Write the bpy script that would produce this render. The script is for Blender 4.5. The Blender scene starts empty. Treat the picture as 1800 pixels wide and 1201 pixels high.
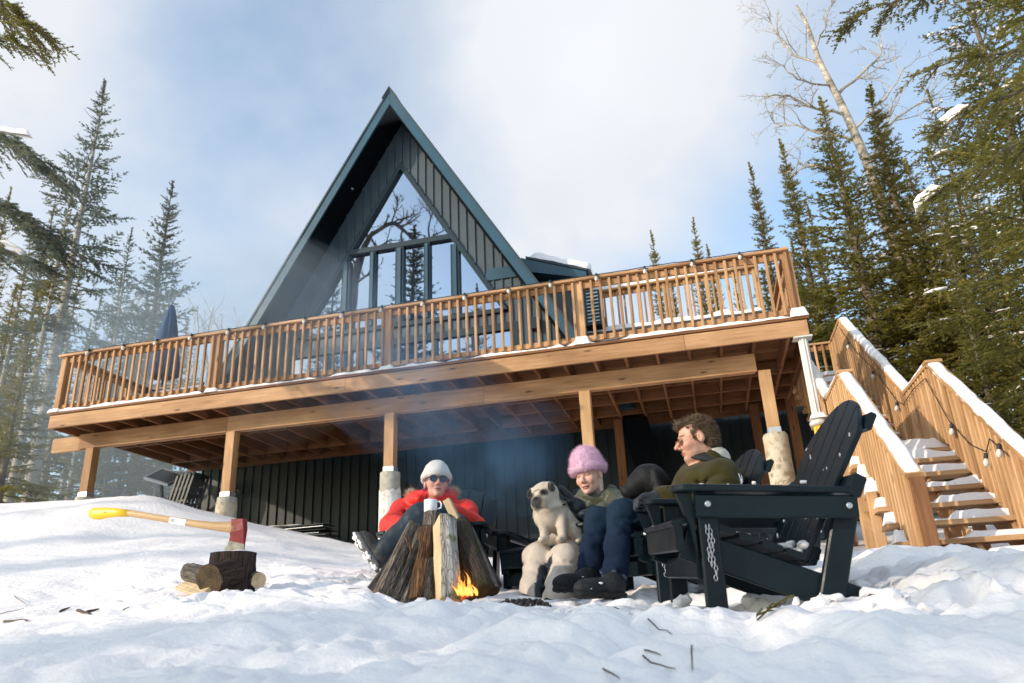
import bpy, math, random, bmesh
import numpy as np
from mathutils import Vector, Matrix, Euler
SC = bpy.context.scene
COL = SC.collection
# ------------------------------------------------------------------ camera
CAM_R = Vector((0.96760986, 0.24878359, -0.04287049))
CAM_U = Vector((0.12809866, -0.33752313, 0.93256038))
CAM_F = Vector((-0.21753594, 0.90784628, 0.35845956))
cam_data = bpy.data.cameras.new('camera')
cam_data.sensor_width = 36.0
cam_data.lens = 36.0 * 1335.0 / 1800.0
cam_data.clip_start = 0.05
cam_data.clip_end = 3000.0
cam_data.dof.use_dof = True
cam_data.dof.focus_distance = 4.9
cam_data.dof.aperture_fstop = 4.0
cam = bpy.data.objects.new('camera', cam_data)
COL.objects.link(cam)
cam.matrix_world = Matrix((
    (CAM_R.x, CAM_U.x, -CAM_F.x, 0.0),
    (CAM_R.y, CAM_U.y, -CAM_F.y, 0.0),
    (CAM_R.z, CAM_U.z, -CAM_F.z, 0.0),
    (0, 0, 0, 1)))
SC.camera = cam
# ------------------------------------------------------------------ sun and sky
SUN_TO = Vector((-0.90, -0.80, 0.40)).normalized()       # towards the sun
SUN_EL = math.asin(SUN_TO.z)
SUN_AZ = math.atan2(SUN_TO.x, SUN_TO.y)
sun_data = bpy.data.lights.new('sun', 'SUN')
sun_data.energy = 3.1
sun_data.angle = math.radians(0.6)
sun_data.color = (1.0, 0.86, 0.70)
sun = bpy.data.objects.new('sun', sun_data)
COL.objects.link(sun)
sun.rotation_euler = SUN_TO.to_track_quat('Z', 'Y').to_euler()
SC.view_settings.view_transform = 'Standard'
SC.view_settings.look = 'None'
SC.view_settings.exposure = 0.30
SC.view_settings.gamma = 1.0
SC.view_settings.use_curve_mapping = False

def px_dir(px, py):
    return (CAM_F + CAM_R * ((px - 900) / 1335.0) - CAM_U * ((py - 600.5) / 1335.0)).normalized()

world = bpy.data.worlds.new('World')
SC.world = world
world.use_nodes = True
wn = world.node_tree
wn.nodes.clear()

class NT:
    """small helper to write node trees"""
    def __init__(s, tree): s.t = tree
    def n(s, typ, ins=None, **props):
        nd = s.t.nodes.new(typ)
        for k, v in props.items(): setattr(nd, k, v)
        for k, v in (ins or {}).items():
            if hasattr(v, 'is_output') or isinstance(v, bpy.types.NodeSocket): s.t.links.new(v, nd.inputs[k])
            else: nd.inputs[k].default_value = v
        return nd
    def math(s, op, a, b=None, clamp=False):
        ins = {0: a}
        if b is not None: ins[1] = b
        return s.n('ShaderNodeMath', ins, operation=op, use_clamp=clamp).outputs[0]
    def ramp(s, fac, stops, interp='LINEAR'):
        nd = s.n('ShaderNodeValToRGB', {'Fac': fac}); cr = nd.color_ramp; cr.interpolation = interp
        while len(cr.elements) < len(stops): cr.elements.new(0.5)
        for e, (p, c) in zip(cr.elements, stops):
            e.position = p; e.color = (c, c, c, 1) if isinstance(c, (int, float)) else tuple(c) + (1,)
        return nd.outputs[0]
    def mix(s, fac, a, b, mode='MIX'):
        nd = s.n('ShaderNodeMix', data_type='RGBA', blend_type=mode)
        for k, v in (('Factor', fac), ('A', a), ('B', b)):
            sock = [i for i in nd.inputs if i.name == k and (k == 'Factor' and i.type == 'VALUE' or k != 'Factor' and i.type == 'RGBA')][0]
            if isinstance(v, bpy.types.NodeSocket): s.t.links.new(v, sock)
            else: sock.default_value = (tuple(v) + (1,) if hasattr(v, '__len__') and len(v) == 3 else v)
        return [o for o in nd.outputs if o.type == 'RGBA'][0]

def build_world():
    T = NT(wn)
    sky = T.n('ShaderNodeTexSky', sky_type='NISHITA')
    sky.sun_disc = False
    sky.sun_elevation = SUN_EL
    sky.sun_rotation = SUN_AZ
    sky.air_density = 1.0; sky.dust_density = 1.6; sky.ozone_density = 1.6
    tc = T.n('ShaderNodeTexCoord')
    d = tc.outputs['Generated']
    # thin cloud sheets: noise over the view direction flattened towards the horizon
    sep = T.n('ShaderNodeSeparateXYZ', {0: d})
    zz = T.math('ADD', T.math('ABSOLUTE', sep.outputs[2]), 0.35)
    cx = T.math('DIVIDE', sep.outputs[0], zz); cy = T.math('DIVIDE', sep.outputs[1], zz)
    cmb = T.n('ShaderNodeCombineXYZ', {0: cx, 1: cy, 2: 0.0})
    n1 = T.n('ShaderNodeTexNoise', {'Vector': cmb.outputs[0], 'Scale': 1.9, 'Detail': 7.0, 'Roughness': 0.52, 'Distortion': 0.25})
    cov = n1.outputs['Fac']
    def blob(px, py, sharp, amp):
        v = px_dir(px, py)
        dt = T.n('ShaderNodeVectorMath', {0: d, 1: tuple(v)}, operation='DOT_PRODUCT').outputs['Value']
        e = T.math('POWER', T.math('MAXIMUM', dt, 0.0), sharp)
        return T.math('MULTIPLY', e, amp)
    for b in ((960, 70, 30, 0.26), (120, 130, 45, 0.22), (1150, 330, 40, 0.14), (430, 330, 90, 0.12), (560, 60, 90, -0.20), (330, 30, 160, -0.06), (1330, 390, 90, -0.14), (300, 230, 160, -0.05)):
        cov = T.math('ADD', cov, blob(*b))
    fac = T.ramp(cov, [(0.40, 0.0), (0.56, 0.45), (0.74, 1.0)])
    fac = T.math('ADD', T.math('MULTIPLY', fac, 0.76), 0.22)
    n2 = T.n('ShaderNodeTexNoise', {'Vector': cmb.outputs[0], 'Scale': 2.3, 'Detail': 4.0, 'Roughness': 0.5})
    ccol = T.ramp(n2.outputs['Fac'], [(0.3, (4.35, 4.6, 4.95)), (0.7, (5.1, 5.1, 5.25))])
    hot = T.ramp(blob(970, 60, 70, 1.0), [(0.25, 1.0), (1.0, 1.06)])
    ccol = T.mix(1.0, ccol, hot, 'MULTIPLY')
    skyc = T.mix(1.0, sky.outputs[0], (1.50, 1.80, 1.80), 'MULTIPLY')
    colr = T.mix(fac, skyc, ccol)
    bg = T.n('ShaderNodeBackground', {'Color': colr, 'Strength': 0.15})
    out = T.n('ShaderNodeOutputWorld', {'Surface': bg.outputs[0]})
build_world()

# ------------------------------------------------------------------ helpers
rnd = random.Random(7)
RNG = np.random.default_rng(11)
MAT = {}

def new_mat(name):
    m = bpy.data.materials.new(name); m.use_nodes = True
    m.node_tree.nodes.clear(); MAT[name] = m
    return m, NT(m.node_tree)

def finish(T, bsdf, disp=None):
    o = T.n('ShaderNodeOutputMaterial', {'Surface': bsdf})
    return o

def link(o):
    COL.objects.link(o); return o

def empty(name, loc, label, cat, group=None):
    o = bpy.data.objects.new(name, None); o.location = loc
    o['label'] = label; o['category'] = cat
    if group: o['group'] = group
    o.empty_display_size = 0.1
    return link(o)

def tag(o, label, cat, group=None):
    o['label'] = label; o['category'] = cat
    if group: o['group'] = group
    return o

LOCW = {}
def world_loc(e):
    v = Vector(e.location)
    if e.parent is not None: v = v + world_loc(e.parent) if not e.get('_w') else v
    return v

def put(name, mesh, parent=None, mat=None, M=None):
    """link a mesh as one object; M = its world matrix; the parent must be an unrotated Empty or mesh at its location"""
    o = bpy.data.objects.new(name, mesh)
    if mat is not None and len(mesh.materials) == 0: mesh.materials.append(MAT[mat] if isinstance(mat, str) else mat)
    link(o)
    W = M if M is not None else Matrix.Identity(4)
    if parent is not None:
        o.parent = parent
        PM = abs_mat(parent)
        o.matrix_local = PM.inverted() @ W
        ABS[o.name] = W
    else:
        o.matrix_world = W
        ABS[o.name] = W
    return o

ABS = {}
def abs_mat(o):
    if o.name in ABS: return ABS[o.name]
    M = Matrix.LocRotScale(o.location, o.rotation_euler, o.scale)
    if o.parent is not None: M = abs_mat(o.parent) @ M
    return M

def np_mesh(name, V, F, mats=(), smooth=False, col=None, midx=None):
    """mesh from numpy arrays; F an (n,3) or (n,4) int array or a list of such arrays"""
    V = np.asarray(V, np.float32)
    Fs = [np.asarray(f, np.int32) for f in (F if isinstance(F, list) else [F]) if len(f)]
    me = bpy.data.meshes.new(name)
    me.vertices.add(len(V)); me.vertices.foreach_set('co', V.ravel())
    nl = sum(f.size for f in Fs); nf = sum(len(f) for f in Fs)
    me.loops.add(nl); me.loops.foreach_set('vertex_index', np.concatenate([f.ravel() for f in Fs]))
    me.polygons.add(nf)
    tot = np.concatenate([np.full(len(f), f.shape[1], np.int32) for f in Fs])
    st = np.concatenate([[0], np.cumsum(tot)[:-1]]).astype(np.int32)
    me.polygons.foreach_set('loop_start', st); me.polygons.foreach_set('loop_total', tot)
    if midx is not None: me.polygons.foreach_set('material_index', np.asarray(midx, np.int32))
    me.update(calc_edges=True)
    if smooth: me.polygons.foreach_set('use_smooth', np.ones(nf, bool))
    for m in mats: me.materials.append(MAT[m] if isinstance(m, str) else m)
    if col is not None:
        a = me.color_attributes.new('col', 'FLOAT_COLOR', 'POINT')
        c = np.ones((len(V), 4), np.float32); c[:, :3] = col
        a.data.foreach_set('color', c.ravel())
    me.validate()
    return me

class MB:
    """collects simple shapes into one mesh"""
    def __init__(s): s.v = []; s.f = []; s.sm = []
    def add(s, V, F, smooth=False):
        b = len(s.v); s.v += [tuple(v) for v in V]
        for f in F: s.f.append([i + b for i in f]); s.sm.append(smooth)
        return s
    def box(s, c, size, R=None):
        x, y, z = (size[0] / 2, size[1] / 2, size[2] / 2); c = Vector(c)
        V = [Vector(p) for p in ((-x, -y, -z), (x, -y, -z), (x, y, -z), (-x, y, -z), (-x, -y, z), (x, -y, z), (x, y, z), (-x, y, z))]
        if R is not None: V = [R @ v for v in V]
        return s.add([v + c for v in V], [(0, 3, 2, 1), (4, 5, 6, 7), (0, 1, 5, 4), (1, 2, 6, 5), (2, 3, 7, 6), (3, 0, 4, 7)])
    def tube(s, pts, rad, n=8, cap=True, smooth=True, flat=1.0):
        pts = [Vector(p) for p in pts]
        if isinstance(rad, (int, float)): rad = [rad] * len(pts)
        V = []; F = []; prev = None
        for i, p in enumerate(pts):
            t = (pts[min(i + 1, len(pts) - 1)] - pts[max(i - 1, 0)])
            if t.length < 1e-9: t = Vector((0, 0, 1))
            t.normalize()
            if prev is None:
                a = Vector((0, 0, 1)) if abs(t.z) < 0.9 else Vector((1, 0, 0))
                u = t.cross(a).normalized()
            else: u = (prev - t * prev.dot(t)).normalized()
            prev = u; w = t.cross(u)
            for k in range(n):
                an = 2 * math.pi * k / n
                V.append(p + (u * math.cos(an) + w * math.sin(an) * flat) * rad[i])
        m = len(pts)
        for i in range(m - 1):
            for k in range(n):
                F.append((i * n + k, i * n + (k + 1) % n, (i + 1) * n + (k + 1) % n, (i + 1) * n + k))
        s.add(V, F, smooth)
        if cap:
            b = len(s.v)
            s.f.append([b - len(V) + k for k in range(n)][::-1]); s.sm.append(False)
            s.f.append([b - n + k for k in range(n)]); s.sm.append(False)
        return s
    def prism(s, poly, dirv):
        """polygon (list of 3-D points) extruded along dirv"""
        n = len(poly); d = Vector(dirv)
        V = [Vector(p) for p in poly] + [Vector(p) + d for p in poly]
        F = [list(range(n))[::-1], [n + i for i in range(n)]]
        F += [(i, (i + 1) % n, n + (i + 1) % n, n + i) for i in range(n)]
        return s.add(V, F)
    def lathe(s, prof, n=16, c=(0, 0, 0), smooth=True):
        c = Vector(c); V = []; F = []
        for r, z in prof:
            for k in range(n):
                a = 2 * math.pi * k / n
                V.append(c + Vector((r * math.cos(a), r * math.sin(a), z)))
        for i in range(len(prof) - 1):
            for k in range(n): F.append((i * n + k, i * n + (k + 1) % n, (i + 1) * n + (k + 1) % n, (i + 1) * n + k))
        s.add(V, F, smooth)
        b = len(s.v) - len(V)
        s.f.append([b + k for k in range(n)][::-1]); s.sm.append(False)
        s.f.append([len(s.v) - n + k for k in range(n)]); s.sm.append(False)
        return s
    def mesh(s, name, mat=None):
        me = bpy.data.meshes.new(name)
        me.from_pydata([tuple(v) for v in s.v], [], s.f)
        me.polygons.foreach_set('use_smooth', s.sm)
        bm = bmesh.new(); bm.from_mesh(me); bmesh.ops.recalc_face_normals(bm, faces=bm.faces); bm.to_mesh(me); bm.free()
        if mat is not None: me.materials.append(MAT[mat])
        me.update()
        return me
    def put(s, name, mat, parent=None, M=None):
        return put(name, s.mesh(name, mat), parent, None, M)

_LUM = {}
def lumber_mesh(L, w, h, mat, bev=0.004):
    """a sawn board along local X with eased edges, section w (Y) by h (Z)"""
    key = (round(L, 3), round(w, 4), round(h, 4), mat, bev)
    if key in _LUM: return _LUM[key]
    b = min(bev, w * 0.3, h * 0.3)
    sec = [(-w/2+b, -h/2), (w/2-b, -h/2), (w/2, -h/2+b), (w/2, h/2-b), (w/2-b, h/2), (-w/2+b, h/2), (-w/2, h/2-b), (-w/2, -h/2+b)]
    me = MB().prism([(-L/2, y, z) for y, z in sec], (L, 0, 0)).mesh('board', mat)
    _LUM[key] = me
    return me

def frame(x, up=(0, 0, 1)):
    x = Vector(x).normalized(); up = Vector(up)
    y = up.cross(x)
    if y.length < 1e-6: y = Vector((0, 1, 0)).cross(x) if abs(x.y) < 0.9 else Vector((1, 0, 0)).cross(x)
    y.normalize(); z = x.cross(y)
    return Matrix((x, y, z)).transposed()

def lumber(name, parent, p0, p1, w, h, mat='wood', up=(0, 0, 1), bev=0.004):
    p0 = Vector(p0); p1 = Vector(p1); d = p1 - p0
    me = lumber_mesh(d.length, w, h, mat, bev)
    M = Matrix.Translation((p0 + p1) / 2) @ frame(d, up).to_4x4()
    return put(name, me, parent, None, M)

# ---- lattice noise -------------------------------------------------
_LAT = np.random.default_rng(5).random((64, 64, 64)).astype(np.float32)
def vnoise(x, y, z):
    x = np.asarray(x, np.float32); y = np.asarray(y, np.float32); z = np.asarray(z, np.float32)
    x, y, z = np.broadcast_arrays(x, y, z)
    xi = np.floor(x).astype(np.int32); yi = np.floor(y).astype(np.int32); zi = np.floor(z).astype(np.int32)
    fx = x - xi; fy = y - yi; fz = z - zi
    fx = fx*fx*(3-2*fx); fy = fy*fy*(3-2*fy); fz = fz*fz*(3-2*fz)
    g = lambda a, b, c: _LAT[(xi+a) & 63, (yi+b) & 63, (zi+c) & 63]
    c00 = g(0,0,0)*(1-fx)+g(1,0,0)*fx; c10 = g(0,1,0)*(1-fx)+g(1,1,0)*fx
    c01 = g(0,0,1)*(1-fx)+g(1,0,1)*fx; c11 = g(0,1,1)*(1-fx)+g(1,1,1)*fx
    return ((c00*(1-fy)+c10*fy)*(1-fz)+(c01*(1-fy)+c11*fy)*fz)*2-1
def fbm(x, y, z, oct=4, gain=0.5):
    s = 0; a = 1.0; f = 1.0; t = 0
    for i in range(oct):
        s = s + a*vnoise(np.asarray(x)*f+i*7.3, np.asarray(y)*f+i*3.1, np.asarray(z)*f+i*5.7); t += a; a *= gain; f *= 2.03
    return s/t

# ---- signed distance modelling -------------------------------------
class Field:
    def __init__(s, lo, hi, h, fine=None):
        """fine = (lo, hi, h) region with smaller cells"""
        ax = []
        for i in range(3):
            if fine is None: a = np.arange(lo[i], hi[i]+h, h)
            else:
                f0, f1, fh = fine[0][i], fine[1][i], fine[2]
                a = np.concatenate([np.arange(lo[i], f0, h), np.arange(max(f0, lo[i]), min(f1, hi[i]), fh), np.arange(f1, hi[i]+h, h)])
                a = np.unique(np.round(a, 5))
                keep = np.concatenate([[True], np.diff(a) > fh*0.3]); a = a[keep]
            ax.append(a.astype(np.float32))
        s.ax = ax
        s.D = np.full([len(a) for a in ax], 0.25, np.float32)
        s.C = None
    def sub(s, lo, hi):
        sl = []
        for i in range(3):
            a, b = np.searchsorted(s.ax[i], [lo[i], hi[i]])
            if b <= a: return None
            sl.append(slice(max(a-1, 0), min(b+1, len(s.ax[i]))))
        P = (s.ax[0][sl[0]][:, None, None], s.ax[1][sl[1]][None, :, None], s.ax[2][sl[2]][None, None, :])
        return tuple(sl), P
    def _op(s, sl, d, k, op):
        A = s.D[sl]
        if op == 'sub': d = -d; 
        if k <= 0: r = np.minimum(A, d) if op == 'add' else np.maximum(A, d)
        else:
            sg = 1.0 if op == 'add' else -1.0
            a, b = (A, d) if op == 'add' else (-A, -d)
            h = np.clip(0.5+0.5*(b-a)/k, 0, 1)
            r = (b*(1-h)+a*h-k*h*(1-h))*sg
        s.D[sl] = r
    def cap(s, a, b, ra, rb=None, k=0.0, op='add', pad=0.08):
        rb = ra if rb is None else rb
        a = np.array(a, np.float32); b = np.array(b, np.float32); rm = max(ra, rb)+pad+k
        q = s.sub(np.minimum(a, b)-rm, np.maximum(a, b)+rm)
        if q is None: return s
        sl, P = q; ba = b-a; L2 = max(float(ba@ba), 1e-9)
        t = np.clip(((P[0]-a[0])*ba[0]+(P[1]-a[1])*ba[1]+(P[2]-a[2])*ba[2])/L2, 0, 1)
        d = np.sqrt((P[0]-a[0]-t*ba[0])**2+(P[1]-a[1]-t*ba[1])**2+(P[2]-a[2]-t*ba[2])**2)-(ra+(rb-ra)*t)
        s._op(sl, d, k, op); return s
    def chain(s, pts, rads, k=0.0, op='add', k0=None):
        for i in range(len(pts)-1):
            s.cap(pts[i], pts[i+1], rads[i], rads[i+1], k if i or k0 is None else k0, op)
        return s
    def ell(s, c, r, R=None, k=0.0, op='add', pad=0.08):
        c = np.array(c, np.float32); r = np.array(r, np.float32); rm = float(r.max())+pad+k
        q = s.sub(c-rm, c+rm)
        if q is None: return s
        sl, P = q; x, y, z = P[0]-c[0], P[1]-c[1], P[2]-c[2]
        if R is not None:
            R = np.array(R, np.float32)   # columns = local axes
            x, y, z = (R[0,0]*x+R[1,0]*y+R[2,0]*z, R[0,1]*x+R[1,1]*y+R[2,1]*z, R[0,2]*x+R[1,2]*y+R[2,2]*z)
        k0 = np.sqrt((x/r[0])**2+(y/r[1])**2+(z/r[2])**2); k1 = np.sqrt((x/r[0]**2)**2+(y/r[1]**2)**2+(z/r[2]**2)**2)
        d = k0*(k0-1)/np.maximum(k1, 1e-6)
        s._op(sl, d, k, op); return s
    def rbox(s, c, half, R=None, r=0.01, k=0.0, op='add', pad=0.06):
        c = np.array(c, np.float32); half = np.array(half, np.float32); rm = float(np.linalg.norm(half))+pad+k
        q = s.sub(c-rm, c+rm)
        if q is None: return s
        sl, P = q; x, y, z = P[0]-c[0], P[1]-c[1], P[2]-c[2]
        if R is not None:
            R = np.array(R, np.float32)
            x, y, z = (R[0,0]*x+R[1,0]*y+R[2,0]*z, R[0,1]*x+R[1,1]*y+R[2,1]*z, R[0,2]*x+R[1,2]*y+R[2,2]*z)
        qx, qy, qz = np.abs(x)-half[0]+r, np.abs(y)-half[1]+r, np.abs(z)-half[2]+r
        d = np.sqrt(np.maximum(qx,0)**2+np.maximum(qy,0)**2+np.maximum(qz,0)**2)+np.minimum(np.maximum(qx,np.maximum(qy,qz)),0)-r
        s._op(sl, d, k, op); return s
    def plane(s, p, n, k=0.0):
        """cut away the side n points to"""
        n = np.array(n, np.float32); n = n/np.linalg.norm(n)
        d = (s.ax[0][:,None,None]-p[0])*n[0]+(s.ax[1][None,:,None]-p[1])*n[1]+(s.ax[2][None,None,:]-p[2])*n[2]
        if k <= 0: s.D = np.maximum(s.D, d).astype(np.float32)
        else:
            h = np.clip(0.5-0.5*(d-s.D)/k, 0, 1); s.D = (d*(1-h)+s.D*h+k*h*(1-h)).astype(np.float32)
        return s
    def rough(s, amp, f, oct=3, seed=0, fz=None, ridge=False):
        X, Y, Z = s.ax[0][:,None,None]*f, s.ax[1][None,:,None]*f, s.ax[2][None,None,:]*(fz or f)
        m = np.abs(s.D) < amp*3+0.03
        ii = np.nonzero(m)
        n = fbm(X[ii[0],0,0]+seed*13.7, Y[0,ii[1],0]+seed*5.1, Z[0,0,ii[2]]+seed*3.3, oct)
        if ridge: n = 1-2*np.abs(n)
        s.D[ii] += amp*n
        return s
    def mesh(s, name, mats=(), colfn=None, smooth=True):
        D = s.D; ax = s.ax
        D = D.copy()
        D[0] = np.abs(D[0])+.01; D[-1] = np.abs(D[-1])+.01; D[:,0] = np.abs(D[:,0])+.01; D[:,-1] = np.abs(D[:,-1])+.01; D[:,:,0] = np.abs(D[:,:,0])+.01; D[:,:,-1] = np.abs(D[:,:,-1])+.01
        S = D < 0
        nx, ny, nz = D.shape
        cs = [S[i:nx-1+i, j:ny-1+j, k:nz-1+k] for i in (0,1) for j in (0,1) for k in (0,1)]
        cnt = np.zeros((nx-1, ny-1, nz-1), np.int8)
        for c in cs: cnt += c
        act = (cnt > 0) & (cnt < 8)
        idx = np.full(act.shape, -1, np.int32); I, J, K = np.nonzero(act); n = len(I); idx[I, J, K] = np.arange(n)
        acc = np.zeros((n, 3), np.float64); w = np.zeros(n)
        corners = [(i,j,k) for i in (0,1) for j in (0,1) for k in (0,1)]
        for a in corners:
            for e in range(3):
                if a[e]: continue
                b = list(a); b[e] = 1; b = tuple(b)
                da = D[I+a[0], J+a[1], K+a[2]]; db = D[I+b[0], J+b[1], K+b[2]]
                m = (da < 0) != (db < 0)
                t = np.where(m, da/np.where(m, da-db, 1), 0)
                pa = np.stack([ax[0][I+a[0]], ax[1][J+a[1]], ax[2][K+a[2]]], 1); pb = np.stack([ax[0][I+b[0]], ax[1][J+b[1]], ax[2][K+b[2]]], 1)
                acc += np.where(m[:,None], pa+(pb-pa)*t[:,None], 0); w += m
        V = acc/np.maximum(w, 1)[:,None]
        F = []
        # faces around each crossing grid edge
        for e in range(3):
            d1, d2 = [(1,2),(2,0),(0,1)][e]
            sh = [nx, ny, nz]; lo = [0,0,0]; hi = list(sh)
            hi[e] -= 1; lo[d1] = 1; lo[d2] = 1; hi[d1] -= 1; hi[d2] -= 1
            sl = tuple(slice(lo[q], hi[q]) for q in range(3))
            sl2 = list(sl); sl2[e] = slice(1, sh[e]); sl2 = tuple(sl2)
            A = S[sl]; B = S[sl2]
            for flip, M in ((False, A & ~B), (True, ~A & B)):
                P = np.array(np.nonzero(M)).T
                if not len(P): continue
                P = P+np.array(lo)
                def q(o1, o2):
                    Q = P.copy(); Q[:, d1] += o1; Q[:, d2] += o2
                    return idx[Q[:,0], Q[:,1], Q[:,2]]
                f = np.stack([q(-1,-1), q(0,-1), q(0,0), q(-1,0)], 1)
                F.append(f[:, ::-1] if flip else f)
        F = np.concatenate(F)
        F = F[(F >= 0).all(1)]
        col = colfn(V) if colfn else None
        return np_mesh(name, V, F, mats, smooth, col)
# ------------------------------------------------------------------ materials
def simple(name, col, rough=0.6, metal=0.0, spec=0.5, noise=None, bump=None, coat=0.0, sheen=0.0, trans=None):
    """noise = (scale, dark, bright): value variation in object space; bump = (scale, strength)"""
    m, T = new_mat(name)
    tc = T.n('ShaderNodeTexCoord').outputs['Object']
    c = tuple(col) + (1,)
    if noise:
        nz = T.n('ShaderNodeTexNoise', {'Vector': tc, 'Scale': noise[0], 'Detail': 5.0, 'Roughness': 0.6}).outputs['Fac']
        r = T.ramp(nz, [(0.3, noise[1]), (0.7, noise[2])])
        c = T.mix(1.0, tuple(col), r, 'MULTIPLY')
    ins = {'Base Color': c, 'Roughness': rough, 'Metallic': metal, 'Specular IOR Level': spec, 'Coat Weight': coat, 'Sheen Weight': sheen}
    b = T.n('ShaderNodeBsdfPrincipled', ins)
    if bump:
        nb = T.n('ShaderNodeTexNoise', {'Vector': tc, 'Scale': bump[0], 'Detail': 6.0, 'Roughness': 0.65}).outputs['Fac']
        bp = T.n('ShaderNodeBump', {'Height': nb, 'Strength': bump[1], 'Distance': 0.02})
        T.t.links.new(bp.outputs[0], b.inputs['Normal'])
    finish(T, b.outputs[0])
    return m

def vcol(name, rough=0.7, spec=0.3, nscale=60.0, lo=0.8, hi=1.15, bump=None, sheen=0.0, sss=0.0, coat=0.0):
    m, T = new_mat(name)
    at = T.n('ShaderNodeAttribute', attribute_name='col').outputs['Color']
    tc = T.n('ShaderNodeTexCoord').outputs['Object']
    nz = T.n('ShaderNodeTexNoise', {'Vector': tc, 'Scale': nscale, 'Detail': 4.0, 'Roughness': 0.6}).outputs['Fac']
    c = T.mix(1.0, at, T.ramp(nz, [(0.3, lo), (0.7, hi)]), 'MULTIPLY')
    ins = {'Base Color': c, 'Roughness': rough, 'Specular IOR Level': spec, 'Sheen Weight': sheen, 'Coat Weight': coat}
    b = T.n('ShaderNodeBsdfPrincipled', ins)
    if sss:
        b.inputs['Subsurface Weight'].default_value = sss; b.inputs['Subsurface Radius'].default_value = (0.02, 0.008, 0.004); b.inputs['Subsurface Scale'].default_value = 0.3
    if bump:
        nb = T.n('ShaderNodeTexNoise', {'Vector': tc, 'Scale': bump[0], 'Detail': 4.0}).outputs['Fac']
        bp = T.n('ShaderNodeBump', {'Height': nb, 'Strength': bump[1], 'Distance': 0.01})
        T.t.links.new(bp.outputs[0], b.inputs['Normal'])
    finish(T, b.outputs[0]); return m

def wood(name, c1, c2, knots=True, var=0.35, scale=1.0, rough=0.62):
    m, T = new_mat(name)
    tc = T.n('ShaderNodeTexCoord').outputs['Object']
    rn = T.n('ShaderNodeObjectInfo').outputs['Random']
    off = T.n('ShaderNodeCombineXYZ', {0: T.math('MULTIPLY', rn, 37.0), 1: T.math('MULTIPLY', rn, 17.0), 2: T.math('MULTIPLY', rn, 5.0)})
    v = T.n('ShaderNodeVectorMath', {0: tc, 1: off.outputs[0]}, operation='ADD').outputs[0]
    mp = T.n('ShaderNodeMapping', {'Vector': v, 'Scale': (1.1 * scale, 22 * scale, 22 * scale)}).outputs[0]
    g = T.n('ShaderNodeTexNoise', {'Vector': mp, 'Scale': 1.6, 'Detail': 6.0, 'Roughness': 0.6, 'Distortion': 0.7}).outputs['Fac']
    c = T.mix(T.ramp(g, [(0.28, 0.0), (0.72, 1.0)]), c1, c2)
    mp2 = T.n('ShaderNodeMapping', {'Vector': v, 'Scale': (0.9, 2.5, 2.5)}).outputs[0]
    g2 = T.n('ShaderNodeTexNoise', {'Vector': mp2, 'Scale': 1.3, 'Detail': 3.0}).outputs['Fac']
    c = T.mix(1.0, c, T.ramp(g2, [(0.3, (0.70, 0.66, 0.62)), (0.7, (1.14, 1.14, 1.14))]), 'MULTIPLY')
    c = T.mix(1.0, c, T.ramp(rn, [(0.0, (1 - var, 1 - var * 1.15, 1 - var * 1.3)), (0.45, (0.97, 0.95, 0.92)), (1.0, (1.12, 1.14, 1.18))]), 'MULTIPLY')
    if knots:
        mk = T.n('ShaderNodeMapping', {'Vector': v, 'Scale': (2.2, 9.0, 9.0)}).outputs[0]
        vo = T.n('ShaderNodeTexVoronoi', {'Vector': mk, 'Scale': 1.0, 'Randomness': 1.0}).outputs['Distance']
        k = T.ramp(vo, [(0.06, 0.25), (0.16, 1.0)])
        c = T.mix(1.0, c, k, 'MULTIPLY')
    b = T.n('ShaderNodeBsdfPrincipled', {'Base Color': c, 'Roughness': rough, 'Specular IOR Level': 0.25})
    bp = T.n('ShaderNodeBump', {'Height': g, 'Strength': 0.25, 'Distance': 0.004})
    T.t.links.new(bp.outputs[0], b.inputs['Normal'])
    finish(T, b.outputs[0]); return m

wood('wood', (0.36, 0.185, 0.088), (0.57, 0.35, 0.185))
wood('wood_light', (0.46, 0.27, 0.13), (0.60, 0.39, 0.21), var=0.25)
wood('wood_post_shade', (0.15, 0.064, 0.027), (0.27, 0.128, 0.058))  # brown post wood, darkened to put shade into the deck underside
wood('wood_stair', (0.44, 0.245, 0.115), (0.64, 0.41, 0.22), var=0.35)
wood('axe_wood', (0.52, 0.34, 0.17), (0.62, 0.43, 0.24), knots=False, var=0.05, scale=2.0, rough=0.4)
wood('split_wood', (0.60, 0.42, 0.25), (0.72, 0.55, 0.36), knots=False, var=0.12, scale=3)
wood('plank_pale', (0.34, 0.25, 0.15), (0.50, 0.39, 0.25), var=0.2)
simple('siding', (0.048, 0.068, 0.084), 0.42, 0.0, 0.5, noise=(1.5, 0.85, 1.15))
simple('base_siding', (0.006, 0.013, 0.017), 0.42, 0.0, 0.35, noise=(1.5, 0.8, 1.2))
simple('trim', (0.018, 0.062, 0.098), 0.35, 0.0, 0.5, noise=(2.0, 0.85, 1.15))
simple('roof_metal', (0.020, 0.034, 0.042), 0.38, 0.0, 0.5)
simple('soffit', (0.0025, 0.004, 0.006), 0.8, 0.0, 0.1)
simple('frame_metal', (0.009, 0.025, 0.036), 0.4, 0.0, 0.35)
simple('void', (0.004, 0.005, 0.006), 0.9)
simple('grey_metal', (0.33, 0.36, 0.38), 0.4, 0.8)
simple('galv', (0.55, 0.56, 0.58), 0.45, 0.7)
simple('white_paint', (0.62, 0.60, 0.56), 0.5, noise=(8, 0.85, 1.05))
simple('yellow_paint', (0.72, 0.42, 0.02), 0.45, noise=(10, 0.8, 1.1))
simple('yellow_grip', (0.80, 0.50, 0.015), 0.4)
simple('concrete', (0.40, 0.37, 0.32), 0.85, noise=(14, 0.75, 1.15), bump=(40, 0.3))
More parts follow.
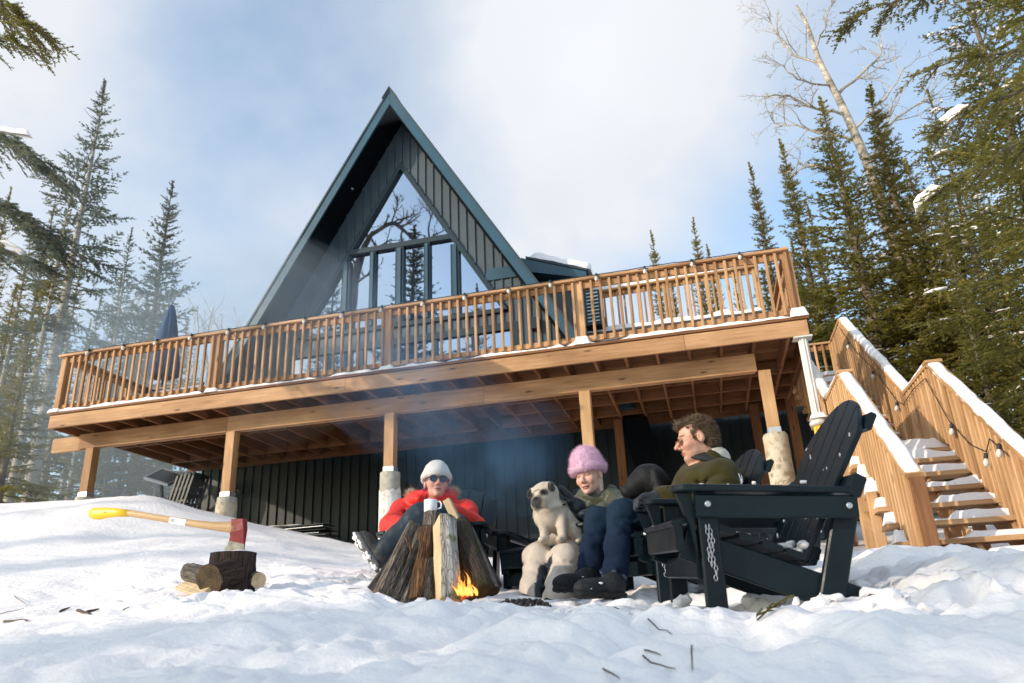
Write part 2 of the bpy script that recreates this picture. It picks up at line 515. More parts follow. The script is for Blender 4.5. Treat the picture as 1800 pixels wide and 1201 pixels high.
simple('black_plastic', (0.010, 0.011, 0.012), 0.45)
simple('dark_fabric', (0.012, 0.013, 0.015), 0.8)
simple('navy_canvas', (0.018, 0.055, 0.14), 0.8, noise=(5, 0.7, 1.2))
simple('pale_print', (0.33, 0.255, 0.17), 0.8)
simple('sling', (0.40, 0.42, 0.50), 0.7)
simple('bulb_glass', (0.62, 0.60, 0.56), 0.15, 0.0, 0.6)
simple('cord', (0.02, 0.02, 0.02), 0.6)
simple('white_sticker', (0.78, 0.79, 0.80), 0.4)
simple('print_black', (0.02, 0.02, 0.025), 0.5)
simple('print_grey', (0.30, 0.33, 0.38), 0.5)
simple('axe_red', (0.20, 0.003, 0.010), 0.32, 0.0, 0.5, noise=(25, 0.6, 1.1), bump=(60, 0.1))
simple('steel', (0.30, 0.30, 0.27), 0.38, 0.85, noise=(30, 0.5, 1.1))
simple('mug', (0.78, 0.78, 0.80), 0.3)
simple('lens_dark', (0.012, 0.012, 0.016), 0.12, 0.0, 0.5)
simple('lens_red', (0.28, 0.06, 0.03), 0.12, 0.0, 0.6)
simple('tortoise', (0.03, 0.015, 0.01), 0.25)
simple('gold_wire', (0.45, 0.30, 0.14), 0.35, 0.9)
simple('rubber', (0.012, 0.012, 0.012), 0.7, noise=(40, 0.6, 1.4))
simple('dirt', (0.045, 0.035, 0.028), 0.95, noise=(12, 0.5, 1.6), bump=(25, 0.6))
simple('twig_wood', (0.075, 0.048, 0.032), 0.8)
simple('charcoal', (0.018, 0.017, 0.017), 0.85, noise=(30, 0.3, 2.6), bump=(60, 0.6))

def chair_mat():
    m, T = new_mat('chair')
    tc = T.n('ShaderNodeTexCoord').outputs['Object']
    n = T.n('ShaderNodeTexNoise', {'Vector': tc, 'Scale': 9.0, 'Detail': 6.0, 'Roughness': 0.7}).outputs['Fac']
    c = T.mix(1.0, (0.0045, 0.0115, 0.0155), T.ramp(n, [(0.3, 0.8), (0.72, 1.3)]), 'MULTIPLY')
    r = T.ramp(n, [(0.3, 0.28), (0.7, 0.46)])
    b = T.n('ShaderNodeBsdfPrincipled', {'Base Color': c, 'Roughness': r, 'Specular IOR Level': 0.26})
    n2 = T.n('ShaderNodeTexNoise', {'Vector': tc, 'Scale': 120.0, 'Detail': 3.0}).outputs['Fac']
    bp = T.n('ShaderNodeBump', {'Height': n2, 'Strength': 0.12, 'Distance': 0.003}); T.t.links.new(bp.outputs[0], b.inputs['Normal'])
    finish(T, b.outputs[0])
chair_mat()

def pane_mat():
    m, T = new_mat('pane')
    b = T.n('ShaderNodeBsdfPrincipled', {'Base Color': (0.33, 0.37, 0.45, 1), 'Metallic': 1.0, 'Roughness': 0.015})
    tc = T.n('ShaderNodeTexCoord').outputs['Object']
    n2 = T.n('ShaderNodeTexNoise', {'Vector': tc, 'Scale': 1.2, 'Detail': 1.0}).outputs['Fac']
    bp = T.n('ShaderNodeBump', {'Height': n2, 'Strength': 0.02, 'Distance': 0.05}); T.t.links.new(bp.outputs[0], b.inputs['Normal'])
    finish(T, b.outputs[0])
pane_mat()

def snow_mat(name, bump=0.35, scale=24.0, col=(0.965, 0.905, 0.885)):
    m, T = new_mat(name)
    tc = T.n('ShaderNodeTexCoord').outputs['Object']
    n1 = T.n('ShaderNodeTexNoise', {'Vector': tc, 'Scale': scale, 'Detail': 8.0, 'Roughness': 0.62}).outputs['Fac']
    n0 = T.n('ShaderNodeTexNoise', {'Vector': tc, 'Scale': 2.5, 'Detail': 4.0}).outputs['Fac']
    c = T.mix(1.0, col, T.ramp(n0, [(0.3, 0.965), (0.7, 1.02)]), 'MULTIPLY')
    b = T.n('ShaderNodeBsdfPrincipled', {'Base Color': c, 'Roughness': 0.75, 'Specular IOR Level': 0.25})
    bp = T.n('ShaderNodeBump', {'Height': n1, 'Strength': bump, 'Distance': 0.03}); T.t.links.new(bp.outputs[0], b.inputs['Normal'])
    finish(T, b.outputs[0])
snow_mat('snow', 0.3, 40)
snow_mat('snow_ground', 0.45, 26)

def bark_mat(name, c1, c2, c3, scale=(14, 14, 3.0), amt=0.5, moss=None):
    m, T = new_mat(name)
    tc = T.n('ShaderNodeTexCoord').outputs['Object']
    mp = T.n('ShaderNodeMapping', {'Vector': tc, 'Scale': scale}).outputs[0]
    vo = T.n('ShaderNodeTexVoronoi', {'Vector': mp, 'Scale': 2.2}, feature='DISTANCE_TO_EDGE').outputs['Distance']
    n = T.n('ShaderNodeTexNoise', {'Vector': mp, 'Scale': 1.5, 'Detail': 8.0, 'Roughness': 0.7, 'Distortion': 0.8}).outputs['Fac']
    c = T.mix(T.ramp(n, [(0.32, 0.0), (0.68, 1.0)]), c1, c2)
    c = T.mix(T.ramp(vo, [(0.0, 0.6), (0.07, 0.0)]), c, c3)
    nb = T.n('ShaderNodeTexNoise', {'Vector': mp, 'Scale': 0.45, 'Detail': 4.0, 'Roughness': 0.6}).outputs['Fac']
    c = T.mix(1.0, c, T.ramp(nb, [(0.32, 0.45), (0.68, 1.35)]), 'MULTIPLY')
    n3 = T.n('ShaderNodeTexNoise', {'Vector': tc, 'Scale': 11.0, 'Detail': 5.0}).outputs['Fac']
    if moss: c = T.mix(T.ramp(n3, [(0.52, 0.0), (0.62, 0.85)]), c, moss)
    b = T.n('ShaderNodeBsdfPrincipled', {'Base Color': c, 'Roughness': 0.9, 'Specular IOR Level': 0.2})
    h = T.math('ADD', n, T.math('MULTIPLY', T.ramp(vo, [(0.0, 0.0), (0.2, 1.0)]), 0.45))
    bp = T.n('ShaderNodeBump', {'Height': h, 'Strength': amt, 'Distance': 0.02}); T.t.links.new(bp.outputs[0], b.inputs['Normal'])
    finish(T, b.outputs[0])
bark_mat('bark_spruce', (0.13, 0.10, 0.075), (0.24, 0.20, 0.16), (0.06, 0.045, 0.035), (6, 6, 2.5))
bark_mat('bark_pale', (0.30, 0.27, 0.23), (0.46, 0.42, 0.37), (0.12, 0.10, 0.08), (3, 3, 6.0), 0.3)
bark_mat('bark_birch', (0.36, 0.31, 0.25), (0.52, 0.46, 0.38), (0.17, 0.13, 0.10), (2, 2, 7.0), 0.25)
bark_mat('log_grey', (0.055, 0.045, 0.038), (0.36, 0.30, 0.25), (0.030, 0.024, 0.02), (40, 40, 5), 0.9)
bark_mat('log_charred', (0.010, 0.010, 0.011), (0.15, 0.135, 0.125), (0.004, 0.004, 0.004), (44, 44, 9), 1.0)
bark_mat('log_brown', (0.030, 0.020, 0.015), (0.27, 0.14, 0.07), (0.012, 0.009, 0.008), (38, 38, 4), 0.9)
bark_mat('log_dark', (0.045, 0.034, 0.028), (0.11, 0.085, 0.065), (0.012, 0.01, 0.009), (40, 40, 5), 1.0, (0.055, 0.055, 0.02))
bark_mat('log_birch', (0.40, 0.36, 0.32), (0.66, 0.62, 0.57), (0.10, 0.075, 0.055), (34, 34, 6), 0.8, (0.10, 0.115, 0.02))
bark_mat('stump_bark', (0.020, 0.016, 0.015), (0.085, 0.055, 0.042), (0.008, 0.007, 0.007), (26, 26, 2.2), 0.9)
bark_mat('branchwood', (0.11, 0.09, 0.075), (0.20, 0.17, 0.14), (0.06, 0.05, 0.04), (10, 10, 10), 0.2)

def ring_mat(name, c1, c2, c3):
    """cut end of a log: growth rings round the local X axis"""
    m, T = new_mat(name)
    tc = T.n('ShaderNodeTexCoord').outputs['Object']
    n = T.n('ShaderNodeTexNoise', {'Vector': tc, 'Scale': 14.0, 'Detail': 5.0}).outputs['Fac']
    mp = T.n('ShaderNodeMapping', {'Vector': tc, 'Scale': (1.0, 1.0, 0.0)}).outputs[0]
    wv = T.n('ShaderNodeTexWave', {'Vector': mp, 'Scale': 22.0, 'Distortion': 3.0, 'Detail': 2.0, 'Detail Scale': 1.5}, wave_type='RINGS', rings_direction='Z').outputs['Fac']
    c = T.mix(wv, c1, c2)
    c = T.mix(T.ramp(n, [(0.45, 0.0), (0.7, 0.8)]), c, c3)
    b = T.n('ShaderNodeBsdfPrincipled', {'Base Color': c, 'Roughness': 0.85, 'Specular IOR Level': 0.2})
    finish(T, b.outputs[0])
ring_mat('cut_dark', (0.045, 0.030, 0.018), (0.10, 0.068, 0.036), (0.02, 0.015, 0.012))
ring_mat('cut_pale', (0.50, 0.37, 0.23), (0.62, 0.48, 0.31), (0.33, 0.22, 0.13))

def needle_mat(name, c1, c2, c3):
    m, T = new_mat(name)
    tc = T.n('ShaderNodeTexCoord').outputs['Object']
    rn = T.n('ShaderNodeObjectInfo').outputs['Random']
    n = T.n('ShaderNodeTexNoise', {'Vector': tc, 'Scale': 0.9, 'Detail': 4.0, 'Roughness': 0.6}).outputs['Fac']
    n2 = T.n('ShaderNodeTexNoise', {'Vector': tc, 'Scale': 9.0, 'Detail': 2.0}).outputs['Fac']
    c = T.mix(T.ramp(n, [(0.35, 0.0), (0.65, 1.0)]), c1, c2)
    c = T.mix(T.ramp(n2, [(0.5, 0.0), (0.72, 0.8)]), c, c3)
    c = T.mix(1.0, c, T.ramp(rn, [(0.0, 0.8), (1.0, 1.2)]), 'MULTIPLY')
    d = T.n('ShaderNodeBsdfPrincipled', {'Base Color': c, 'Roughness': 0.6, 'Specular IOR Level': 0.3})
    tr = T.n('ShaderNodeBsdfTranslucent', {'Color': c})
    mx = T.n('ShaderNodeMixShader', {0: 0.5, 1: d.outputs[0], 2: tr.outputs[0]})
    finish(T, mx.outputs[0])
needle_mat('needles', (0.165, 0.160, 0.034), (0.28, 0.235, 0.05), (0.36, 0.27, 0.09))
needle_mat('needles_blue_haze', (0.105, 0.140, 0.120), (0.160, 0.180, 0.120), (0.24, 0.22, 0.14))  # bluish needles, paled to paint smoke haze over the left trees
needle_mat('needles_dark', (0.120, 0.130, 0.030), (0.235, 0.205, 0.046), (0.33, 0.26, 0.085))

vcol('cloth', 0.75, 0.2, 90, 0.85, 1.1, bump=(220, 0.15), sheen=0.2)
vcol('nylon', 0.5, 0.35, 20, 0.92, 1.06, bump=(45, 0.22))
vcol('wool', 0.95, 0.08, 160, 0.65, 1.3, bump=(220, 0.6), sheen=0.12)
vcol('denim', 0.85, 0.15, 130, 0.75, 1.2, bump=(350, 0.25))
vcol('skin', 0.5, 0.35, 40, 0.94, 1.05, sss=0.15)
vcol('fur', 0.8, 0.2, 140, 0.78, 1.15, bump=(260, 0.35), sheen=0.25)
vcol('fur_black', 0.55, 0.3, 90, 0.6, 1.5, bump=(180, 0.5))
vcol('leather', 0.62, 0.25, 50, 0.6, 1.4, bump=(90, 0.4))
vcol('hair', 0.5, 0.4, 50, 0.7, 1.3)

def flame_mat():
    m, T = new_mat('flame')
    tc = T.n('ShaderNodeTexCoord').outputs['Object']
    z = T.n('ShaderNodeSeparateXYZ', {0: tc}).outputs[2]
    lw = T.n('ShaderNodeLayerWeight', {'Blend': 0.45}).outputs['Facing']
    n = T.n('ShaderNodeTexNoise', {'Vector': tc, 'Scale': 22.0, 'Detail': 3.0}).outputs['Fac']
    t = T.math('ADD', T.math('MULTIPLY', z, 5.5), T.math('MULTIPLY', lw, 0.5))
    t = T.math('ADD', t, T.math('MULTIPLY', T.math('SUBTRACT', n, 0.5), 0.8))
    c = T.ramp(t, [(0.05, (1.0, 0.62, 0.16)), (0.45, (1.0, 0.30, 0.035)), (0.95, (0.75, 0.09, 0.01))])
    e = T.n('ShaderNodeEmission', {'Color': c, 'Strength': 1.5})
    tr = T.n('ShaderNodeBsdfTransparent')
    edge = T.ramp(lw, [(0.15, 0.0), (0.85, 0.9)])
    mx = T.n('ShaderNodeMixShader', {0: T.math('MAXIMUM', T.ramp(t, [(0.25, 0.05), (1.0, 0.95)]), edge), 1: e.outputs[0], 2: tr.outputs[0]})
    finish(T, mx.outputs[0])
flame_mat()
m, T = new_mat('ember')
_tc = T.n('ShaderNodeTexCoord').outputs['Object']
_n = T.n('ShaderNodeTexNoise', {'Vector': _tc, 'Scale': 45.0, 'Detail': 4.0}).outputs['Fac']
_b = T.n('ShaderNodeBsdfPrincipled', {'Base Color': (0.05, 0.02, 0.015, 1), 'Roughness': 0.9, 'Emission Color': (1.0, 0.12, 0.02, 1), 'Emission Strength': T.ramp(_n, [(0.42, 0.0), (0.65, 0.9)])})
finish(T, _b.outputs[0])

def smoke_mat():
    m, T = new_mat('smoke')
    tc = T.n('ShaderNodeTexCoord').outputs['Object']
    n = T.n('ShaderNodeTexNoise', {'Vector': tc, 'Scale': 2.0, 'Detail': 4.0, 'Roughness': 0.6, 'Distortion': 0.9}).outputs['Fac']
    at = T.ramp(n, [(0.42, 0.0), (0.72, 1.0)])
    z = T.n('ShaderNodeSeparateXYZ', {0: tc}).outputs[2]
    fade = T.ramp(T.math('MULTIPLY', z, 0.2), [(0.0, 1.0), (0.12, 0.55), (0.6, 0.16), (1.0, 0.0)])
    d = T.math('MULTIPLY', T.math('MULTIPLY', at, fade), 0.17)
    v = T.n('ShaderNodeVolumePrincipled', {'Color': (0.30, 0.60, 1.0, 1), 'Density': d, 'Anisotropy': 0.15})
    T.n('ShaderNodeOutputMaterial', {'Volume': v.outputs[0]})
smoke_mat()
m, T = new_mat('smoke_veil')
_v = T.n('ShaderNodeVolumePrincipled', {'Color': (0.72, 0.86, 1.0, 1), 'Density': 0.045, 'Anisotropy': 0.1})
T.n('ShaderNodeOutputMaterial', {'Volume': _v.outputs[0]})
def tube_paper(name, torn):
    m, T = new_mat(name)
    tc = T.n('ShaderNodeTexCoord').outputs['Object']
    n = T.n('ShaderNodeTexNoise', {'Vector': tc, 'Scale': 7.0, 'Detail': 5.0, 'Roughness': 0.6}).outputs['Fac']
    c = T.mix(T.ramp(n, [(0.35, 0.0), (0.7, 1.0)]), (0.46, 0.38, 0.28) if not torn else (0.62, 0.60, 0.56), (0.60, 0.54, 0.44) if not torn else (0.74, 0.73, 0.70))
    n2 = T.n('ShaderNodeTexNoise', {'Vector': tc, 'Scale': 16.0, 'Detail': 6.0}).outputs['Fac']
    c = T.mix(T.ramp(n2, [(0.52, 0.0), (0.7, 0.6)]), c, (0.27, 0.20, 0.13))
    b = T.n('ShaderNodeBsdfPrincipled', {'Base Color': c, 'Roughness': 0.85, 'Specular IOR Level': 0.2})
    bp = T.n('ShaderNodeBump', {'Height': n2, 'Strength': 0.3, 'Distance': 0.01}); T.t.links.new(bp.outputs[0], b.inputs['Normal'])
    finish(T, b.outputs[0])
wood('split_face', (0.50, 0.35, 0.20), (0.66, 0.49, 0.31), knots=False, var=0.05, scale=1.5)
tube_paper('tube_paper', False); tube_paper('tube_torn', True)
# ------------------------------------------------------------------ terrain
GP = [(-1.46,1.4,-.05),(-.86,1.4,-.07),(-.39,1.5,-.09),(.07,1.6,-.1),(.53,1.7,-.11),(-2.89,2.9,.11),(-2.22,2.9,.2),(-1.87,2.9,.23),(-1.34,2.9,.17),(-1.14,3.0,.1),(-.74,2.9,.06),(-.34,2.7,.035),(0,2.95,.01),(.25,2.9,.0),(.47,3.1,.04),(.69,3.2,.08),(.89,3.2,.12),(1.08,3.2,.16),
(-2.62,3.9,.26),(-3.34,4.1,.33),(-4.04,4.2,.3),(-1.37,3.8,.15),(-1.0,3.9,.15),(-.54,3.9,.12),(-.29,4.1,.09),(-.88,4.5,.2),(-2.09,4.7,.38),(-2.66,5,.48),(-1.9,5.3,.36),(-.7,5.1,.24),(.1,4.5,.14),(.1,3.5,.05),
(.42,3.1,.05),(.69,4.6,.29),(.97,4.8,.36),(1.13,4.8,.29),(1.5,6,.19),(1.69,5.5,.21),(2.3,6.2,.2),(2.4,8.5,.5),
(-9.38,8.5,1.93),(-8.55,8.8,1.96),(-7.8,8.8,1.93),(-7.01,8.6,1.92),(-6.47,8.6,1.70),(-5.66,8.3,1.44),(-5.04,8.2,1.21),(-4.4,8,1.01),(-3.98,8,.88),(-6.53,6,.98),(-5.56,6,.92),(-4.25,5.5,.74),(-3.62,6,.67),(-2.42,9,.81),(.81,9.8,.88),(1.07,8.5,.67),(-2.95,6.5,.59),(-2.32,7,.58),
(0,0,-.34),(-1.2,.2,-.3),(1.2,.3,-.36),(-3,0,-.3),(3,0,-.4),(0,-4,-.8),(-6,-4,-.7),(6,-4,-.9),(0,-18,-1.8),(-18,-18,-1.5),(18,-18,-2),(-8,2,.3),(-14,4,.8),
(-6,12.6,1.25),(-3,12.6,1.05),(-9.5,12,1.9),(-13,11,2.1),(-16,16,2.6),(-25,20,3.2),(-20,40,5),(0,14,1.2),(2.5,12,1.0),(5,10,1.0),(6,5,.6),(9,9,1.2),(14,14,1.8),(10,25,3),(0,30,3.5),(-60,60,8),(60,60,7),(60,-60,-3),(-60,-60,-2),(-60,0,3),(60,0,2),(-8,10.2,1.75),(-5,10.5,1.3)]
_g = np.array(GP)
def _rbf_fit():
    P = _g[:, :2]; n = len(P)
    r = np.linalg.norm(P[:, None]-P[None], axis=2)
    A = np.zeros((n+3, n+3)); A[:n, :n] = -r; A[:n, :n] -= np.eye(n)*0.0; A[:n, n] = 1; A[:n, n+1:] = P; A[n, :n] = 1; A[n+1:, :n] = P.T
    b = np.concatenate([_g[:, 2], [0, 0, 0]])
    return np.linalg.solve(A, b)
_w = _rbf_fit()
def base_h(x, y):
    x = np.asarray(x, float); y = np.asarray(y, float); sh = np.broadcast(x, y).shape
    x = np.broadcast_to(x, sh).ravel(); y = np.broadcast_to(y, sh).ravel()
    out = np.empty(len(x)); n = len(_g)
    for i in range(0, len(x), 20000):
        X = x[i:i+20000]; Y = y[i:i+20000]
        r = np.sqrt((X[:, None]-_g[None, :, 0])**2+(Y[:, None]-_g[None, :, 1])**2+0.004)
        out[i:i+20000] = -r@_w[:n]+_w[n]+X*_w[n+1]+Y*_w[n+2]
    return out.reshape(sh)
def sstep(a, b, v): t = np.clip((v-a)/(b-a), 0, 1); return t*t*(3-2*t)
_pr = random.Random(21)
PRINTS = [(_pr.uniform(-2.5, .15), _pr.uniform(2.75, 3.55), _pr.uniform(0, 3.1)) for _ in range(26)]+[(_pr.uniform(-3.7, -2.0), _pr.uniform(4.15, 4.7), _pr.uniform(-.5, .8)) for _ in range(16)]+[(_pr.uniform(.5, 1.0), _pr.uniform(2.7, 3.3), _pr.uniform(0, 3)) for _ in range(5)]
def ground_h(x, y):
    x = np.asarray(x, float); y = np.asarray(y, float)
    h = base_h(x, y)
    far = 1-sstep(10, 30, np.hypot(x, y))
    rough = np.clip(sstep(-1.6, -.2, x-.25*(y-3.0))*(1-sstep(5.5, 9, y))*1.0 + .30 + .5*np.exp(-((x+3.0)/.6)**2-((y-4.15)/.25)**2) + .3*np.exp(-((x+2.2)/.9)**2-((y-4.7)/.5)**2), 0, 1.0)
    b1 = np.abs(vnoise(x*2.3+3.1, y*2.3, 0.7)); b2 = np.abs(vnoise(x*5.5, y*5.5+9, 4.2)); b3 = np.abs(vnoise(x*13, y*13, 8.8)); b4 = np.abs(vnoise(x*27+3, y*27, 2.8))
    lump = .085*(b1-.3)+.055*(b2-.3)+.026*(b3-.3)+.010*(b4-.3)
    soft = .05*vnoise(x*.9, y*.9, 3.3)+.022*vnoise(x*2.1, y*2.1, 6.1)+.006*vnoise(x*6, y*6, 1.1)
    h = h+far*(rough*lump+(1-rough*.6)*soft)
    # boot prints trodden round the fire and the chopping block
    for (px_, py_, an) in PRINTS:
        m = (np.abs(x-px_) < .3) & (np.abs(y-py_) < .3)
        if m.any():
            c_, s_ = math.cos(an), math.sin(an); u = (x-px_)*c_+(y-py_)*s_; v = -(x-px_)*s_+(y-py_)*c_
            q = (u/.135)**2+(v/(.050+.010*np.tanh(u*20)))**2
            h = np.where(m, h-.045*np.exp(-q**2)+.014*np.exp(-((np.sqrt(q)-1.25)/.28)**2), h)
    # hollow burnt round the fire
    h = h-.03*np.exp(-((x+1.33)/.36)**2-((y-3.8)/.3)**2)
    return h
def gz(x, y): return float(ground_h(np.array([x]), np.array([y]))[0])

def axis(segs):
    out = []
    for a, b, s in segs: out.append(np.arange(a, b, s))
    return np.concatenate(out)
_gx = np.concatenate([np.geomspace(600, 14, 26)[:-1]*-1, axis([(-14, -5, .16), (-5, -3.4, .05), (-3.4, 1.6, .017), (1.6, 3.2, .05), (3.2, 10, .2)]), np.geomspace(10, 600, 26)])
_gy = np.concatenate([np.geomspace(600, 4, 30)[:-1]*-1, axis([(-4, .9, .2), (.9, 3.6, .015), (3.6, 5.4, .024), (5.4, 9.2, .06), (9.2, 14, .2)]), np.geomspace(14, 600, 26)])
def build_ground():
    X, Y = np.meshgrid(_gx, _gy, indexing='ij')
    Z = ground_h(X, Y)
    nx, ny = X.shape; id_ = np.arange(nx*ny).reshape(nx, ny)
    F = np.stack([id_[:-1, :-1], id_[1:, :-1], id_[1:, 1:], id_[:-1, 1:]], -1).reshape(-1, 4)
    me = np_mesh('snow_ground', np.stack([X, Y, Z], -1).reshape(-1, 3), F, ['snow_ground'], True)
    o = put('snow_ground', me); o['kind'] = 'structure'
    o['label'] = 'deep white snow cover sloping up to the cabin'
build_ground()

def snow_strip(name, parent, p0, p1, width, h, side=None, seed=0, n=None, up=(0, 0, 1), rough=0.5, gap=0.0, mat='snow', cross=7):
    """an uneven ridge of snow lying along p0-p1; gap > 0 lets it thin out in places"""
    p0 = np.array(p0, float); p1 = np.array(p1, float); L = np.linalg.norm(p1-p0); t = (p1-p0)/L
    up = np.array(up, float); s = np.array(side, float) if side is not None else np.cross(up, t); s = s/np.linalg.norm(s)
    upn = np.cross(t, s); upn = upn if upn[2] > 0 else -upn
    n = n or max(4, int(L/.04)); u = np.linspace(0, 1, n)
    k = np.linspace(-1, 1, cross)
    sd = seed*7.77+p0[0]*3+p0[1]
    wl = width/2*(1+rough*.8*fbm(u*L*5, sd, 1.3, 3)); wr = width/2*(1+rough*.8*fbm(u*L*5, sd+5, 9.3, 3))
    hh = h*np.clip(1+rough*1.3*fbm(u*L*3.5, sd+9, 2.2, 3), .12, 3)
    if gap > 0: hh = hh*sstep(-.2, .25, fbm(u*L*1.7, sd+3, 7.7, 2)+.5-gap)+.002
    ends = np.minimum(1, np.minimum(u, 1-u)*n/2.0+.05)
    prof = np.sqrt(np.clip(1-np.abs(k)**2.6, 0, 1))
    P = p0[None, None]+t[None, None]*(u*L)[:, None, None]+s[None, None]*(np.where(k < 0, wl[:, None], wr[:, None])*k[None])[:, :, None]
    P = P+upn[None, None]*((hh*ends)[:, None]*prof[None]*(1+.25*rough*vnoise(u[:, None]*L*14, k[None]*2.0, sd)))[:, :, None]
    V = P.reshape(-1, 3); idx = np.arange(n*cross).reshape(n, cross)
    F = np.stack([idx[:-1, :-1], idx[1:, :-1], idx[1:, 1:], idx[:-1, 1:]], -1).reshape(-1, 4)
    bot = np.stack([idx[:-1, 0], idx[:-1, -1], idx[1:, -1], idx[1:, 0]], -1)
    if np.cross(s, upn)@t < 0: F = F[:, ::-1]
    F = F[:, ::-1]
    o = put(name, np_mesh(name, V, [F, bot], [mat], True), parent)
    return o

# ------------------------------------------------------------------ house
XA, YR, ZA, SL, YW = -5.226, 11.943, 10.65, 1.70, 12.62
ZS = ZA-.345        # soffit line at the ridge
HOUSE = empty('a_frame_cabin', (XA, YW, 1.2), 'dark metal clad A-frame cabin with a big triangular window above the deck', 'house')
def quadpiece(x0, x1, lo, hi):
    """polygon (x,z) between two lines on a strip, or None"""
    a0, a1, b0, b1 = lo(x0), lo(x1), hi(x0), hi(x1)
    e = .012
    if b0-a0 < e and b1-a1 < e: return None
    if b0 < a0:
        t = (a0-b0)/((a0-b0)+(b1-a1)); xm = x0+(x1-x0)*t; return [(xm, lo(xm)), (x1, a1), (x1, b1)]
    if b1 < a1:
        t = (b0-a0)/((b0-a0)+(a1-b1)); xm = x0+(x1-x0)*t; return [(x0, a0), (xm, lo(xm)), (x0, b0)]
    return [(x0, a0), (x1, a1), (x1, b1), (x0, b0)]
def panel(poly, y, mat, name='siding_panel', rib=True, x0=None):
    mb = MB(); mb.prism([(x, y, z) for x, z in poly], (0, .012, 0))
    if rib:
        xs = min(p[0] for p in poly); zz = [p[1] for p in poly if abs(p[0]-xs) < 1e-6]
        if len(zz) == 2 and zz[1]-zz[0] > .03:
            mb.box((xs+.012, y-.014, (zz[0]+zz[1])/2), (.022, .028, abs(zz[1]-zz[0])-.004))
    return mb.put(name, mat, HOUSE)
def roofz(x): return ZS-SL*abs(x-XA)
def winz(x): return 9.288-SL*abs(x-XA)
WB, WHW = 5.614, 2.162
DX0, DX1, DT = -7.63, -2.87, 5.33
def build_house():
    # core behind the cladding
    mb = MB(); mb.prism([(XA-4.05, YW+.05, 3.3), (XA+4.05, YW+.05, 3.3), (XA, YW+.05, ZS-.02)], (0, 8.0, 0)); mb.put('gable_wall', 'siding', HOUSE)
    pw = .1715
    for i in range(-24, 24):
        x0, x1 = XA+i*pw, XA+(i+1)*pw
        xm = (x0+x1)/2
        inwin = abs(xm-XA) < WHW
        lo = (lambda x: max(winz(x), WB)) if inwin else (lambda x: 3.47)
        if not inwin and DX0 < xm < DX1: lo = lambda x: DT+.02
        p = quadpiece(x0+.001, x1-.001, lo, roofz)
        if p: panel(p, YW-.012, 'siding')
        if inwin:
            p = quadpiece(x0+.001, x1-.001, lambda x: (DT+.02 if DX0 < xm < DX1 else 3.47), lambda x: WB-.05)
            if p: panel(p, YW-.012, 'siding')
    # roof slabs, soffits, fascias, drip edges
    for s in (-1, 1):
        zb = 3.50 if s < 0 else 3.30
        xb = lambda z, off=0: XA+s*(ZA-z+off)/SL
        mb = MB(); mb.prism([(XA, YR+.04, ZA), (XA+s*(ZA-zb)/SL, YR+.04, zb), (XA+s*(ZS-zb)/SL, YR+.04, zb), (XA, YR+.04, ZS)], (0, 8.3, 0)); mb.put('roof_slope', 'roof_metal', HOUSE)
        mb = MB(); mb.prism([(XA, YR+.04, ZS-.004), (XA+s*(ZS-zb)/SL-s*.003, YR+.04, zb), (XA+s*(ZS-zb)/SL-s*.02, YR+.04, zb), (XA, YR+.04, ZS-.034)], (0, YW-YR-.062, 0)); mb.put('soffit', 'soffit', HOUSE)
        mb = MB(); mb.prism([(XA+s*.002, YR, ZA-.02), (XA+s*(ZA-.02-zb)/SL, YR, zb), (XA+s*(ZS-zb)/SL, YR, zb), (XA+s*.002, YR, ZS-.005)], (0, .037, 0)); mb.put('roof_fascia', 'trim', HOUSE)
        mb = MB(); mb.prism([(XA, YR-.02, ZA+.045), (XA+s*(ZA+.045-zb)/SL, YR-.02, zb), (XA+s*(ZA-.025-zb)/SL, YR-.02, zb), (XA, YR-.02, ZA-.025)], (0, 8.4, 0)); mb.put('drip_edge', 'roof_metal', HOUSE)
        # snow left along the lee edge of the right slope
    mb = MB(); mb.prism([(XA-.16, YR-.05, ZA-.19), (XA, YR-.05, ZA+.075), (XA+.16, YR-.05, ZA-.19), (XA+.15, YR-.05, ZA-.22), (XA, YR-.05, ZA+.035), (XA-.15, YR-.05, ZA-.22)], (0, 8.45, 0)); mb.put('ridge_cap', 'roof_metal', HOUSE)
    # gable window: one frame with panes and mullions as sub-parts
    def bar(name, a, b, w, d, parent, mat='frame_metal', y=YW-.02):
        return lumber(name, parent, (a[0], y, a[1]), (b[0], y, b[1]), d, w, mat, up=(0, 1, 0.0001), bev=.006) if False else _bar(name, a, b, w, d, parent, mat, y)
    def _bar(name, a, b, w, d, parent, mat, y):
        a = Vector((a[0], 0, a[1])); b = Vector((b[0], 0, b[1])); t = (b-a).normalized(); n = Vector((-t.z, 0, t.x))*w/2
        mb = MB(); mb.prism([(p.x, y-d/2, p.z) for p in (a-n, b-n, b+n, a+n)], (0, d, 0)); return mb.put(name, mat, parent)
    L = math.hypot(1, SL); fw = .09
    mb = MB()
    for s in (-1, 1):
        o1 = [(XA, 9.288), (XA+s*WHW, WB), (XA+s*(WHW-fw*L/SL*1.0), WB), (XA, 9.288-fw*L)]
        mb.prism([(x, YW-.075, z) for x, z in o1], (0, .12, 0))
    mb.prism([(x, YW-.073, z) for x, z in ((XA-WHW+.1, WB-.045), (XA+WHW-.1, WB-.045), (XA+WHW-.1, WB+.04), (XA-WHW+.1, WB+.04))], (0, .116, 0))
    WIN = mb.put('gable_window', 'frame_metal', HOUSE)
    zt = 7.34; ht = (9.288-zt)/SL
    _bar('transom', (XA-ht+.05, zt), (XA+ht-.05, zt), .11, .11, WIN, 'frame_metal', YW-.018)
    xs = [XA-1.15, XA-.575, XA, XA+.575, XA+1.15]
